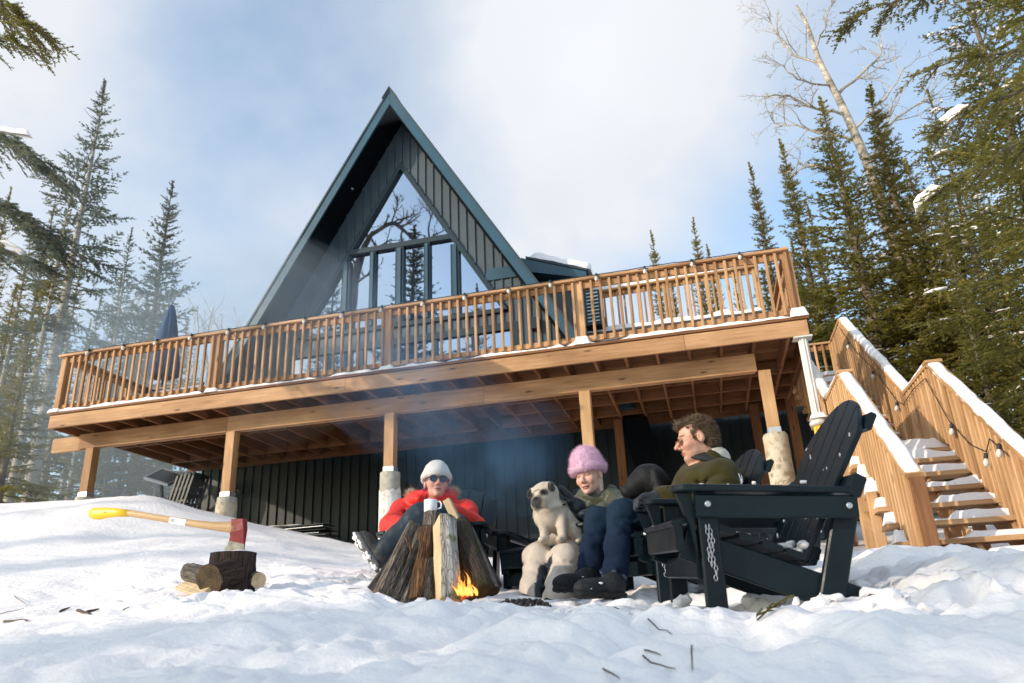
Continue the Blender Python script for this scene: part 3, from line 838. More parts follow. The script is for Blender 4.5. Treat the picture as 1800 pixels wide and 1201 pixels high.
    for i, x in enumerate(xs):
        w = .17 if i in (0, 2, 4) else .12
        _bar('mullion', (x, WB+.03), (x, min(zt-.05, winz(x)-fw*L)), w, .10, WIN, 'frame_metal', YW-.012)
        _bar('mullion', (x, WB+.05), (x, min(zt-.06, winz(x)-fw*L)-.02), w*.45, .03, WIN, 'trim', YW-.075)
    def pane(poly, y=YW+.012, parent=WIN):
        mb = MB(); mb.prism([(x, y, z) for x, z in poly], (0, .012, 0)); return mb.put('pane', 'pane', parent)
    f = fw*L*.8
    pane([(XA-ht+.05, zt+.05), (XA+ht-.05, zt+.05), (XA, 9.288-f)])
    for a, b in zip(xs[:-1], xs[1:]): pane([(a+.02, WB+.02), (b-.02, WB+.02), (b-.02, zt-.04), (a+.02, zt-.04)])
    for s in (-1, 1):
        x = XA+s*1.15; x2 = XA+s*(WHW-.07)
        p = [(x+s*.02, WB+.02), (x2, WB+.02), (x+s*.02, winz(x)-f)]; pane(p if s > 0 else p[::-1])
    # patio doors on the deck
    mb = MB()
    for z0, z1, d in ((DT-.12, DT+.02, .10),): mb.prism([(x, YW-.06, z) for x, z in ((DX0, z0), (DX1, z0), (DX1, z1), (DX0, z1))], (0, d, 0))
    for x in (DX0+.06, DX1-.06): mb.box((x, YW-.012, 4.33), (.12, .098, 1.76))
    DOOR = mb.put('patio_door', 'frame_metal', HOUSE)
    nx = 6
    for i in range(nx):
        a = DX0+.12+(DX1-DX0-.24)*i/nx; b = DX0+.12+(DX1-DX0-.24)*(i+1)/nx
        pane([(a+.03, 3.62), (b-.03, 3.62), (b-.03, DT-.13), (a+.03, DT-.13)], YW, DOOR)
        mb = MB(); mb.box((a, YW-.008, 4.33), (.09, .06, 1.74)); mb.put('stile', 'frame_metal', DOOR)
    mb = MB(); mb.box(((DX0+DX1)/2, YW-.02, 3.53), (DX1-DX0, .07, .17)); mb.put('sill', 'frame_metal', DOOR)
    # little eave board to the right of the window, meter box, cable hooks
    mb = MB(); mb.prism([(-3.50, YW-.05, 6.26), (-2.66, YW-.05, 6.26), (-2.80, YW-.05, 6.50), (-3.50+.06, YW-.05, 6.50)], (0, .034, 0)); mb.put('ledge_board', 'trim', HOUSE)
    mb = MB(); mb.box((-2.55, YW-.09, 5.23), (.15, .14, .22)); mb.put('meter_box', 'frame_metal', HOUSE)
    for a, b in ((-4.36, 8.9), (-3.05, 6.62)):
        mb = MB(); mb.tube([(a, YW-.45, roofz(a)+.02), (a, YW-.45, roofz(a)-.05), (a+.04, YW-.45, roofz(a)-.07)], .015, 6); mb.put('cable_hook', 'black_plastic', HOUSE)
    mb = MB(); mb.lathe([(.035, -.01), (.035, .01)], 10, (XA-.95, YR+.35, roofz(XA-.95)-.035)); mb.put('soffit_light', 'galv', HOUSE)
    # dark basement storey under the deck
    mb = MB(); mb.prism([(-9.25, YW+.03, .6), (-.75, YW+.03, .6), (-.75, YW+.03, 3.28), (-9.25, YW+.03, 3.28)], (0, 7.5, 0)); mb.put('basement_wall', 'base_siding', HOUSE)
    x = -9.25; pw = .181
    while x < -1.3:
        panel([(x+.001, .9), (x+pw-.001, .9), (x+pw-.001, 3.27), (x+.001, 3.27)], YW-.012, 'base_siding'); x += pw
    mb = MB(); mb.prism([(-1.15, YW-.4, 3.2), (-.72, YW-.4, 3.2), (-.30, YW-.4, 1.0), (-.75, YW-.4, 1.0)], (0, .35, 0)); mb.put('buttress', 'soffit', HOUSE)
    mb = MB(); mb.box((-.36, 14.0, 2.2), (.22, .05, 2.4)); mb.put('side_door', 'trim', HOUSE)
    # dormer to the right with its shed roof
    mb = MB(); mb.prism([(-2.85, 12.95, 6.83), (-1.60, 12.95, 6.33), (-1.60, 12.95, 6.19), (-2.85, 12.95, 6.55)], (0, 5.0, 0)); DR = mb.put('dormer_roof', 'trim', HOUSE)
    mb = MB(); mb.prism([(-2.75, 12.93, 6.84), (-1.58, 12.93, 6.37), (-1.58, 12.93, 6.335), (-2.75, 12.93, 6.80)], (0, 5.05, 0)); mb.put('drip_edge', 'roof_metal', DR)
    snow_strip('roof_snow', DR, (-2.72, 13.2, 6.83), (-1.52, 13.2, 6.365), .55, .17, side=(0, 1, 0), seed=3, rough=.25)
    mb = MB(); mb.prism([(-2.9, 13.35, 3.3), (-1.72, 13.35, 3.3), (-1.72, 13.35, 6.2), (-2.9, 13.35, 6.5)], (0, 4.0, 0)); mb.put('dormer_wall', 'siding', HOUSE)
    for i in range(6): panel([(-2.86+i*.19, 3.4), (-2.675+i*.19, 3.4), (-2.675+i*.19, 6.12), (-2.86+i*.19, 6.12)], 13.335, 'siding')
build_house()

# heat pump at the dormer
def build_hvac():
    t = empty('heat_pump', (-1.55, 13.05, 5.2), 'dark louvred outdoor heat pump behind the deck railing beside the dormer', 'heat pump')
    mb = MB(); mb.box((-1.545, 13.1, 5.58), (.30, .30, .70)); b = mb.put('casing', 'frame_metal', t)
    for i in range(9):
        mb = MB(); mb.box((-1.53, 12.94, 5.30+i*.07), (.22, .02, .022)); mb.put('louvre', 'grey_metal', b)
build_hvac()

# ------------------------------------------------------------------ deck
XL, XR, YF, ZT, ZB = -9.56, 1.50, 9.22, 3.436, 3.222
DECK = empty('raised_deck', (-4.0, 10.9, 1.4), 'long raised brown timber deck with baluster railing on posts', 'deck')
BAY = 2.743; PX0 = -9.51
RT = 4.425
def build_deck():
    # fascia in three lengths
    xs = [XL, -4.62, .02, XR]
    for a, b in zip(xs[:-1], xs[1:]):
        lumber('fascia_board', DECK, (a+.002, YF+.02, (ZT+ZB)/2-.006), (b-.002, YF+.02, (ZT+ZB)/2-.006), .04, ZT-ZB-.012, 'wood')
    # deck boards
    y = YF-.02; k = 0
    while y < 12.56:
        xr = XR+.02
        lumber('deck_board', DECK, (XL-.02, y+.069, ZT+.014), (xr, y+.069, ZT+.014), .138, .036, 'wood_post_shade'); y += .1435; k += 1  # darker copy of the deck wood paints in the shade below
    while y < 13.4:
        lumber('deck_board', DECK, (-1.05, y+.069, ZT+.014), (2.56, y+.069, ZT+.014), .138, .036, 'wood'); y += .1435
    # joists, rims, blocking
    jx = [XL+.02]
    while jx[-1] < XR-.45: jx.append(jx[-1]+.4)
    jx.append(XR-.02)
    for x in jx: lumber('joist', DECK, (x, YF+.042, (ZT+ZB)/2-.006), (x, 12.56, (ZT+ZB)/2-.006), .038, ZT-ZB-.014, 'wood_post_shade')
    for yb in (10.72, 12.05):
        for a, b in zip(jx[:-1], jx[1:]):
            lumber('blocking', DECK, (a+.02, yb, (ZT+ZB)/2-.004), (b-.02, yb, (ZT+ZB)/2-.004), .038, ZT-ZB-.016, 'wood_post_shade')
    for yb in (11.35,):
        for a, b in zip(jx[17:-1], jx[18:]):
            lumber('blocking', DECK, (a+.02, yb, (ZT+ZB)/2-.004), (b-.02, yb, (ZT+ZB)/2-.004), .038, ZT-ZB-.016, 'wood_post_shade')
    lumber('ledger', DECK, (XL, 12.585, (ZT+ZB)/2-.03), (XR, 12.585, (ZT+ZB)/2-.03), .04, .27, 'wood_post_shade')
    # beam of two plies in three lengths
    for a, b in ((-9.38, -6.75), (-6.75, -2.75), (-2.75, .87)):
        lumber('beam', DECK, (a+.002, 9.70, 3.10), (b-.002, 9.70, 3.10), .06, .236, 'wood')
    for a, b in ((-9.95, -8.0), (-8.0, -4.2), (-4.2, .85)):
        lumber('beam', DECK, (a+.002, 9.765, 3.098), (b-.002, 9.765, 3.098), .06, .23, 'wood_light' if a < -9 else 'wood')
    # posts on piers
    for i, (x, zp) in enumerate(((-9.15, 2.285), (-6.68, 2.08), (-4.15, 2.215), (-1.36, 2.19), (.955, 2.23))):
        lumber('support_post', DECK, (x, 9.735, zp), (x, 9.735, 2.98), .145, .145, 'wood_light' if i in (3, 4) else 'wood', up=(0, 1, 0))
        mb = MB(); mb.box((x, 9.735, zp-.03), (.155, .155, .075)); mb.put('post_bracket', 'galv', DECK)
        g = gz(x, 9.73)-.3; zt = zp-.068
        r = .145
        paper = i in (1, 2, 4)
        mb = MB(); mb.lathe([(r*.96, g), (r*.97, zt-.012), (r*.93, zt)], 24, (x, 9.735, 0)); pr = mb.put('pier', 'concrete', DECK)
        if paper:
            low = {1: 1.2, 2: 1.2, 3: 1.0, 4: .6}[i]; top = {1: zt-.10, 2: zt-.26, 3: zt-.2, 4: zt-.03}[i]
            V = []; n = 48; F = []
            hh = [low+(top-low)*q/14 for q in range(15)]
            for q, z in enumerate(hh):
                for k in range(n):
                    a = 2*math.pi*k/n; rr = r+.004+.003*float(vnoise(math.cos(a)*3, math.sin(a)*3, z*5+i)); zz = z
                    if q == 14: zz = z+.05*float(vnoise(math.cos(a)*4+i*3, math.sin(a)*4, 3.3))
                    V.append((x+rr*math.cos(a), 9.735+rr*math.sin(a), zz))
            for q in range(14):
                for k in range(n): F.append((q*n+k, q*n+(k+1) % n, (q+1)*n+(k+1) % n, (q+1)*n+k))
            put('paper_tube', np_mesh('paper_tube', V, np.array(F), ['tube_paper' if i in (1, 4) else 'tube_torn'], True), pr)
            # printed marks of the form tube
            if i in (1, 4):
                mb = MB(); q = random.Random(i+3)
                def mark(a0, a1, z0, z1):
                    ns = max(1, int((a1-a0)/.12)); rr = r+.0095
                    P = [(x+rr*math.cos(a0+(a1-a0)*j/ns), 9.735+rr*math.sin(a0+(a1-a0)*j/ns)) for j in range(ns+1)]
                    V = [(px_, py_, z) for z in (z0, z1) for px_, py_ in P]; m = ns+1
                    mb.add(V, [(j, j+1, m+j+1, m+j) for j in range(ns)])
                z = top-.12
                while z > low+.15:
                    a = -math.pi*.95+q.uniform(0, .2)
                    while a < -.2:
                        w = q.uniform(.12, .45); kind = q.random()
                        if q.random() < .45: a += w+.1; continue
                        if kind < .5:
                            for j in range(5): mark(a, a+w*q.uniform(.6, 1), z-.012*j-.006, z-.012*j)
                        elif kind < .72:
                            mark(a, a+w, z-.055, z-.05); mark(a, a+w, z-.004, z); mark(a, a+.02, z-.055, z); mark(a+w-.02, a+w, z-.055, z)
                            mark(a+.05, a+w*.8, z-.035, z-.018)
                        else:
                            for j in range(4): mark(a+j*.07, a+j*.07+.045, z-.05, z-.005)
                        a += w+q.uniform(.08, .25)
                    z -= .085
                mb.put('printed_marks', 'pale_print', pr)
                # the word ECO printed along the tube
                fc = bpy.data.curves.new('eco', 'FONT'); fc.body = 'ECO'; fc.size = .075; fc.align_x = 'CENTER'
                fo = bpy.data.objects.new('eco_tmp', fc); COL.objects.link(fo)
                dg = bpy.context.evaluated_depsgraph_get(); me = bpy.data.meshes.new_from_object(fo.evaluated_get(dg))
                bpy.data.objects.remove(fo)
                me.name = 'lettering'
                zc = top-.62 if i == 4 else top-.30
                for v in me.vertices:
                    a = -math.pi*.5-.25+(-v.co.x)/r*-1.0; rr = r+.011
                    v.co = Vector((x+rr*math.cos(a), 9.735+rr*math.sin(a), zc+v.co.y))
                me.materials.clear(); me.materials.append(MAT['pale_print'])
                put('lettering', me, pr)
    # rear posts under the right end
    for x, y, pz in ((-1.2, 12.25, 1.9), (.95, 12.2, 1.75)):
        lumber('support_post', DECK, (x, y, pz), (x, y, 3.2), .14, .14, 'wood_post_shade', up=(0, 1, 0))
        mb = MB(); mb.lathe([(.15, gz(x, y)-.3), (.15, pz)], 20, (x, y, 0)); mb.put('pier', 'concrete', DECK)
    # railing along the front
    yr = YF+.09
    for k in range(5):
        x = PX0+BAY*k
        if k == 4: x -= .05
        lumber('railing_post', DECK, (x, yr, ZT+.03), (x, yr, RT-.04), .125, .09, 'wood_light' if k == 3 else 'wood', up=(0, 1, 0))
    nb = 22
    for k in range(4):
        a, b = PX0+BAY*k, PX0+BAY*(k+1)
        for j in range(nb):
            x = a+(b-a)*(j+.5)/nb
            if j == 0: x -= .012
            L0 = ZT+.085+rnd.uniform(-.006, .006)
            lumber('baluster', DECK, (x, yr-.064, L0), (x, yr-.064, RT-.052), .036, .036, 'wood', up=(0, 1, 0), bev=.006)
        lumber('top_rail', DECK, (a+.065, yr-.026, RT-.095), (b-.065, yr-.026, RT-.095), .036, .088, 'wood')
        lumber('bottom_rail', DECK, (a+.065, yr-.026, ZT+.125), (b-.065, yr-.026, ZT+.125), .036, .075, 'wood')
    for a, b in ((XL-.03, -6.77), (-6.77, -1.30), (-1.30, XR-.05)):
        lumber('rail_cap', DECK, (a+.002, yr-.03, RT-.019), (b-.002, yr-.03, RT-.019), .15, .038, 'wood')
    # side railings
    for x, y1, s in ((PX0, 12.5, -1), (XR-.07, 12.0, 1)):
        lumber('rail_cap', DECK, (x, yr+.05, RT-.020), (x, y1, RT-.020), .14, .036, 'wood')
        lumber('top_rail', DECK, (x, yr+.06, RT-.095), (x, y1, RT-.095), .036, .088, 'wood'); lumber('bottom_rail', DECK, (x, yr+.06, ZT+.125), (x, y1, ZT+.125), .036, .075, 'wood')
        y = yr+.15
        while y < y1:
            lumber('baluster', DECK, (x+s*.04, y, ZT+.085), (x+s*.04, y, RT-.052), .036, .036, 'wood', up=(0, 1, 0), bev=.006); y += .1237
        lumber('railing_post', DECK, (x, y1-.05, ZT+.03), (x, y1-.05, RT-.04), .09, .09, 'wood', up=(0, 1, 0))
    # snow on the boards
    for k, (a, b) in enumerate(((XL+.02, -6.9), (-6.9, -4.2), (-4.2, -1.5), (-1.5, XR-.03))):
        snow_strip('deck_snow', DECK, (a, YF+.035, ZT+.03), (b, YF+.035, ZT+.03), .10, .045, seed=k, rough=.8, gap=.25 if k else .05)
        snow_strip('deck_snow', DECK, (a, YF+.42, ZT+.03), (b, YF+.42, ZT+.03), .44, .15, seed=k+5, rough=.7, gap=.25)
    for k in range(5):
        x = PX0+BAY*k-(.05 if k == 4 else 0)
        snow_strip('deck_snow', DECK, (x-.10, YF+.02, ZT+.03), (x+.12, YF+.02, ZT+.03), .12, .13 if k in (3, 4) else .07, seed=k+21, rough=.3, n=12)
    snow_strip('deck_snow', DECK, (XL+.02, YF+.06, ZT+.03), (XL+.02, 12.0, ZT+.03), .10, .05, seed=41, rough=.7)
    snow_strip('deck_snow', DECK, (XL-.02, yr-.03, RT), (-7.0, yr-.03, RT), .10, .018, seed=45, rough=.9, gap=.3)
build_deck()

# ------------------------------------------------------------------ white and yellow shoring post at the corner
def build_shore():
    x, y = 1.42, 9.30
    t = empty('shoring_post', (x, y, .7), 'fluted white post on a yellow foot under the right deck corner', 'post')
    zc = 2.14
    n = 16
    def flute(z0, z1, r, mat, name, fl):
        V = []; F = []
        m = 32
        for z in (z0, z1):
            for k in range(m):
                a = 2*math.pi*k/m; rr = r*(1-(fl if k % 4 in (1, 2) else 0)); V.append((x+rr*math.cos(a), y+rr*math.sin(a), z))
        for k in range(m): F.append((k, (k+1) % m, m+(k+1) % m, m+k))
        mb = MB(); mb.add(V, F); mb.put(name, mat, t)
    flute(zc+.06, ZB-.02, .056, 'white_paint', 'fluted_shaft', .16)
    mb = MB(); mb.box((x, y, ZB-.010), (.22, .17, .018)); mb.put('head_plate', 'white_paint', t)
    mb = MB(); mb.lathe([(.065, zc-.03), (.10, zc-.02), (.105, zc+.01), (.08, zc+.04), (.085, zc+.06), (.06, zc+.09)], 18, (x, y, 0)); mb.put('collar', 'white_paint', t)
    snow_strip('collar_snow', t, (x-.10, y-.03, zc+.05), (x+.10, y-.03, zc+.05), .17, .075, seed=4, n=10, rough=.3)
    flute(gz(x, y)-.3, zc-.03, .066, 'yellow_paint', 'yellow_foot', .2)
build_shore()
# ------------------------------------------------------------------ staircase
STAIR = empty('staircase', (2.05, 9.0, .3), 'snowy timber staircase with landing and plank railings beside the deck', 'staircase')
def build_stairs():
    xl, xr = 1.62, 2.49
    W = 'wood_stair'
    KN = [(6.55, 1.04), (8.36, 2.45), (9.46, 2.45), (12.1, 4.425)]       # cap line of the left guard (y, z)
    def step_y(k): return 6.62+.238*k
    # treads of the lower flight
    for k in range(7):
        z = .36+.172*k; y = step_y(k)
        for q in range(2):
            lumber('tread', STAIR, (1.46, y+.065+q*.135, z), (2.66, y+.065+q*.135, z), .13, .042, W)
        snow_strip('tread_snow', STAIR, (1.47, y+.16, z+.02), (1.60, y+.16, z+.02), .2, .12, side=(0, 1, 0), seed=k+60, rough=.5, n=10)
        snow_strip('tread_snow', STAIR, (2.02-.03*k, y+.19, z+.02), (2.62, y+.17, z+.02), .19, .075+.02*(k > 3), side=(0, 1, 0), seed=k+70, rough=.5, n=14)
        snow_strip('tread_snow', STAIR, (1.62, y+.20, z+.02), (2.1, y+.19, z+.02), .13, .025, side=(0, 1, 0), seed=k+80, rough=.8, n=12)
    for q in range(8): lumber('landing_board', STAIR, (1.5, 8.35+q*.14, 1.53), (2.6, 8.35+q*.14, 1.53), .134, .04, W)
    snow_strip('landing_snow', STAIR, (1.66, 8.7, 1.55), (2.45, 8.7, 1.55), .75, .16, side=(0, 1, 0), seed=6, rough=.5)
    for k in range(11):
        z = 1.53+.176*(k+.9); y = 9.42+.245*k
        lumber('tread', STAIR, (1.52, y+.13, z), (2.58, y+.13, z), .26, .042, W)
        snow_strip('tread_snow', STAIR, (1.68, y+.14, z+.02), (2.44, y+.14, z+.02), .22, .10, side=(0, 1, 0), seed=k+90, rough=.4, n=12)
    # stringers
    for x in (1.69, 2.06, 2.42):
        lumber('stringer', STAIR, (x, 6.60, .14), (x, 8.34, 1.40), .04, .22, W)
        lumber('stringer', STAIR, (x, 9.40, 1.50), (x, 12.05, 3.36), .04, .22, W)
    # posts under the landing and diagonal braces
    for x, y in ((1.55, 8.42), (2.55, 8.42), (1.55, 9.40), (2.55, 9.40)):
        lumber('landing_post', STAIR, (x, y, gz(x, y)-.2), (x, y, 1.51), .095, .095, 'wood_light' if x < 2 and y < 9 else 'wood_post_shade', up=(0, 1, 0))
    lumber('landing_post', STAIR, (1.48, 7.55, gz(1.5, 7.5)-.2), (1.48, 7.55, 1.06), .09, .05, 'wood_light', up=(0, 1, 0))
    lumber('brace', STAIR, (1.55, 8.38, .95), (1.55, 7.75, .62), .04, .09, W)
    lumber('landing_rim', STAIR, (1.50, 8.30, 1.42), (2.6, 8.30, 1.42), .04, .18, W); lumber('landing_rim', STAIR, (1.50, 8.32, 1.42), (1.50, 9.48, 1.42), .04, .18, W)
    # guards
    for side, x in ((-1, xl), (1, xr)):
        K = KN
        segs = list(zip(K[:-1], K[1:]))
        for si, ((y0, z0), (y1, z1)) in enumerate(segs):
            off = .02 if si != 1 else 0.0
            a = (x, y0-off, z0-.019); b = (x, y1+(.0 if si != 1 else .02), z1-.019)
            lumber('rail_cap', STAIR, a, b, .145, .038, W)
            dz = -.085
            lumber('top_rail', STAIR, (x, y0+.03, z0+dz), (x, y1-.03, z1+dz), .04, .088, W)
            slope = (z1-z0)/(y1-y0)
            n = int((y1-y0-.06)/.098)
            for j in range(n):
                y = y0+.06+j*(y1-y0-.1)/max(n-1, 1); zt = z0+(y-y0)*slope-.05
                zb = zt-.80 if si != 1 else 1.50
                if side < 0 and si == 0: zb = max(zt-.84, gz(x, y)-.05)
                lumber('baluster', STAIR, (x+(-side)*-.042*(1 if side > 0 else 1)*1.0 if False else x-.042*1.0 if side > 0 else x-.042, y, zb), (x-.042, y, zt), .04, .062, W, up=(1, 0, 0), bev=.006)
            if si != 1:
                lumber('bottom_rail', STAIR, (x+.005, y0+.03, z0-.74), (x+.005, y1-.03, z1-.74), .04, .09, W)
            snow_strip('rail_snow', STAIR, (x, y0-.02, z0), (x, y1+.02, z1), .14, .05 if si else .036, side=(1, 0, 0), seed=si*3+int(side), rough=.45)
        # newels
        lumber('newel_post', STAIR, (x+.01, 6.53, gz(x, 6.5)-.2), (x+.01, 6.53, 1.0), .095, .095, 'wood_post_shade', up=(0, 1, 0))
        for y, z in ((8.36, 2.41), (9.46, 2.41), (12.1, 4.38)):
            lumber('newel_post', STAIR, (x+.012, y, z-1.15), (x+.012, y, z), .09, .09, W, up=(0, 1, 0))
        lumber('rail_cap', STAIR, (x-.075 if side < 0 else x-.08, 8.37, 2.452), (x+.085, 8.37, 2.452), .12, .034, W)
    # top landing guard at deck level
    lumber('rail_cap', STAIR, (xr, 12.1, RT-.018), (xr, 13.2, RT-.018), .14, .036, W)
    lumber('rail_cap', STAIR, (1.45, 13.2, RT-.016), (xr, 13.2, RT-.016), .14, .036, W); lumber('top_rail', STAIR, (1.45, 13.2, RT-.09), (xr, 13.2, RT-.09), .036, .088, W)
    x = 1.55
    while x < xr: lumber('baluster', STAIR, (x, 13.16, ZT), (x, 13.16, RT-.04), .036, .036, W, up=(0, 1, 0)); x += .125
    y = 12.2
    while y < 13.2: lumber('baluster', STAIR, (xr-.04, y, ZT), (xr-.04, y, RT-.04), .036, .036, W, up=(0, 1, 0)); y += .125
    lumber('support_post', STAIR, (2.5, 13.1, .8), (2.5, 13.1, 3.4), .14, .14, 'wood_post_shade', up=(0, 1, 0)); lumber('support_post', STAIR, (1.5, 12.2, .8), (1.5, 12.2, 3.4), .14, .14, 'wood_post_shade', up=(0, 1, 0))
build_stairs()

# ------------------------------------------------------------------ raised rear deck with its own railing
def build_rear_deck():
    t = empty('rear_deck', (-.1, 14.2, 4.0), 'snowy upper terrace with railing seen through the right deck balusters', 'terrace')
    y0 = 13.45
    lumber('fascia_board', t, (-1.80, y0, 5.12), (1.54, y0, 5.12), .04, .19, 'trim')
    for q in range(12): lumber('floor_board', t, (-1.80, y0+.08+q*.145, 5.225), (1.54, y0+.08+q*.145, 5.225), .14, .03, 'wood')
    for s in range(2): snow_strip('terrace_snow', t, (-1.78, y0+.06+s*.3, 5.235), (1.5, y0+.06+s*.3, 5.235), .32, .12, seed=s+3, rough=.6)
    lumber('step_board', t, (-1.5, y0-.2, 4.93), (1.35, y0-.2, 4.93), .3, .05, 'trim'); snow_strip('terrace_snow', t, (-1.5, y0-.2, 4.955), (1.35, y0-.2, 4.955), .3, .08, seed=8, rough=.7)
    lumber('rail_cap', t, (-1.8, y0+.1, 6.12), (1.54, y0+.1, 6.20), .14, .04, 'wood_light')
    snow_strip('rail_snow', t, (-1.8, y0+.1, 6.14), (1.54, y0+.1, 6.22), .13, .10, seed=9, rough=.2)
    lumber('top_rail', t, (-1.8, y0+.14, 6.05), (1.54, y0+.14, 6.13), .036, .088, 'wood')
    n = 26
    for k in range(n):
        x = -1.75+3.2*k/(n-1); lumber('baluster', t, (x, y0+.1, 5.26), (x, y0+.1, 6.09+.024*(x+1.8)), .036, .036, 'wood_light' if k > 17 else 'wood', up=(0, 1, 0))  # right balusters take paler wood, painting in the sun on them
    for x in (-1.7, -.2, 1.46): lumber('railing_post', t, (x, y0+.15, 5.2), (x, y0+.15, 6.1+.024*(x+1.8)), .09, .09, 'wood_light', up=(0, 1, 0))
    for x in (-1.6, 0, 1.4): lumber('support_post', t, (x, y0+.6, 1.0), (x, y0+.6, 5.1), .14, .14, 'wood_post_shade', up=(0, 1, 0))
build_rear_deck()
def build_skirt():  # added wall, stands in for the deep shade under the terrace
    t = empty('terrace_shade_wall', (.5, 13.6, 1.0), 'added dark clad wall filling in the shade under the upper terrace behind the deck posts', 'wall')
    x = -1.2
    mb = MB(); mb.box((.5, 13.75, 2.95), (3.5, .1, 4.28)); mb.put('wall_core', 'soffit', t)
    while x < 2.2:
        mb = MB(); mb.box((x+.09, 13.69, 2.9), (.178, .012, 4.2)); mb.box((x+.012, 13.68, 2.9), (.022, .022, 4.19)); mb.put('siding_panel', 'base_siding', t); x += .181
build_skirt()

# ------------------------------------------------------------------ string lights
def bulb(t, p, d=(0, 0, -1), mat='bulb_glass'):
    p = Vector(p); d = Vector(d).normalized(); R = frame(d).to_4x4() @ Matrix.Rotation(math.pi/2, 4, 'Y')
    M = Matrix.Translation(p) @ Vector((0, 0, -1)).rotation_difference(d).to_matrix().to_4x4()
    mb = MB(); mb.lathe([(.014, 0), (.018, -.01), (.017, -.045), (.012, -.05)], 10); s = put('socket', mb.mesh('socket', 'cord'), t, None, M)
    mb = MB(); mb.lathe([(.012, -.048), (.018, -.06), (.024, -.08), (.024, -.095), (.014, -.115), (.004, -.12)], 10); put('bulb', mb.mesh('bulb', mat), t, None, M)
def build_lights():
    t = empty('string_lights', (-4.0, 9.2, 4.43), 'string of bulbs on a thin cord along the front deck rail', 'string lights')
    pts = []; x = XL+.1; q = random.Random(4)
    while x < XR-.1:
        pts.append((x, YF-.016, RT+.006+q.uniform(-.004, .006))); x += .12
    mb = MB(); mb.tube(pts, .006, 5); mb.put('cord', 'cord', t)
    x = -9.0; k = 0
    while x < 1.3:
        bulb(t, (x, YF-.03, RT+.012), (q.uniform(-.3, .3), -.25, -1)); x += .62+q.uniform(-.02, .02); k += 1
    t = empty('stair_lights', (2.45, 7.8, 1.6), 'bulb string hanging in swags inside the right stair railing', 'string lights')
    X = 2.40
    P = [(X, 12.0, 4.25), (X, 11.2, 3.55), (X, 10.5, 3.1), (X, 9.7, 2.42), (X, 9.45, 2.3), (X, 8.9, 2.33), (X, 8.4, 2.30), (X, 8.0, 1.74), (X, 7.6, 1.42), (X, 7.25, 1.28), (X, 7.1, 1.36), (X, 6.8, 1.15)]
    mb = MB(); mb.tube(P, .005, 5); mb.put('cord', 'cord', t)
    for p in ((X, 11.6, 3.86), (X, 10.5, 3.05), (X, 9.7, 2.4), (X, 7.95, 1.70), (X, 7.27, 1.27), (X, 6.93, 1.28)): bulb(t, p, (-.25, -.1, -1))
build_lights()

# ------------------------------------------------------------------ furniture on the deck, left end
def build_deck_furniture():
    t = empty('patio_umbrella', (-9.62, 11.5, 3.45), 'closed navy patio umbrella standing at the left end of the deck', 'umbrella')
    x, y = -9.25, 11.2
    t.location.x = x; t.location.y = y
    mb = MB(); mb.tube([(x, y, 3.45), (x, y, 6.06)], .022, 8); mb.put('pole', 'frame_metal', t)
    V = []; n = 24; prof = [(6.05, .03), (5.95, .06), (5.6, .12), (5.2, .17), (4.8, .22), (4.62, .20)]
    for z, r in prof:
        for k in range(n):
            a = 2*math.pi*k/n; rr = r*(1+.28*math.cos(a*8)+.06*math.sin(a*3+z*4)); V.append((x+rr*math.cos(a), y+rr*math.sin(a), z+.03*math.cos(a*8)*(z < 4.7)))
    F = [(i*n+k, i*n+(k+1) % n, (i+1)*n+(k+1) % n, (i+1)*n+k) for i in range(len(prof)-1) for k in range(n)]
    put('canopy', np_mesh('canopy', V, np.array(F)[:, ::-1], ['navy_canvas'], True), t)
    mb = MB(); mb.tube([(x-.16, y-.1, 5.02), (x, y-.2, 5.03), (x+.17, y-.08, 5.02)], .012, 6); mb.put('strap', 'navy_canvas', t)
    mb = MB(); mb.lathe([(.25, 3.45), (.25, 3.52), (.05, 3.54)], 16, (x, y, 0)); mb.put('base', 'black_plastic', t)
    t = empty('sun_lounger', (-9.1, 10.6, 3.45), 'dark framed lounge sofa with pale striped sling behind the left railing', 'lounger')
    for k in range(5): 
        a = -9.25+.20*k; lumber('sling_panel', t, (a+.1, 10.75, 3.92), (a+.1, 10.95, 4.28), .19, .02, 'sling', up=(0, 1, 0))
    for a, b in (((-9.28, 10.85, 3.5), (-9.28, 10.85, 4.32)), ((-8.22, 10.95, 3.5), (-8.22, 10.95, 4.32)), ((-8.72, 10.9, 3.9), (-8.72, 10.95, 4.30)), ((-9.28, 10.92, 4.31), (-8.2, 10.97, 4.31)), ((-9.28, 10.45, 3.86), (-8.2, 10.45, 3.86)), ((-9.28, 10.45, 3.5), (-9.28, 10.45, 3.88)), ((-8.22, 10.45, 3.5), (-8.22, 10.45, 3.88)), ((-9.28, 10.45, 3.87), (-9.28, 10.95, 4.1)), ((-8.22, 10.45, 3.87), (-8.22, 10.95, 4.1))):
        lumber('frame_bar', t, a, b, .04, .05, 'black_plastic')
    lumber('seat', t, (-9.25, 10.68, 3.86), (-8.22, 10.68, 3.86), .45, .03, 'sling')
build_deck_furniture()

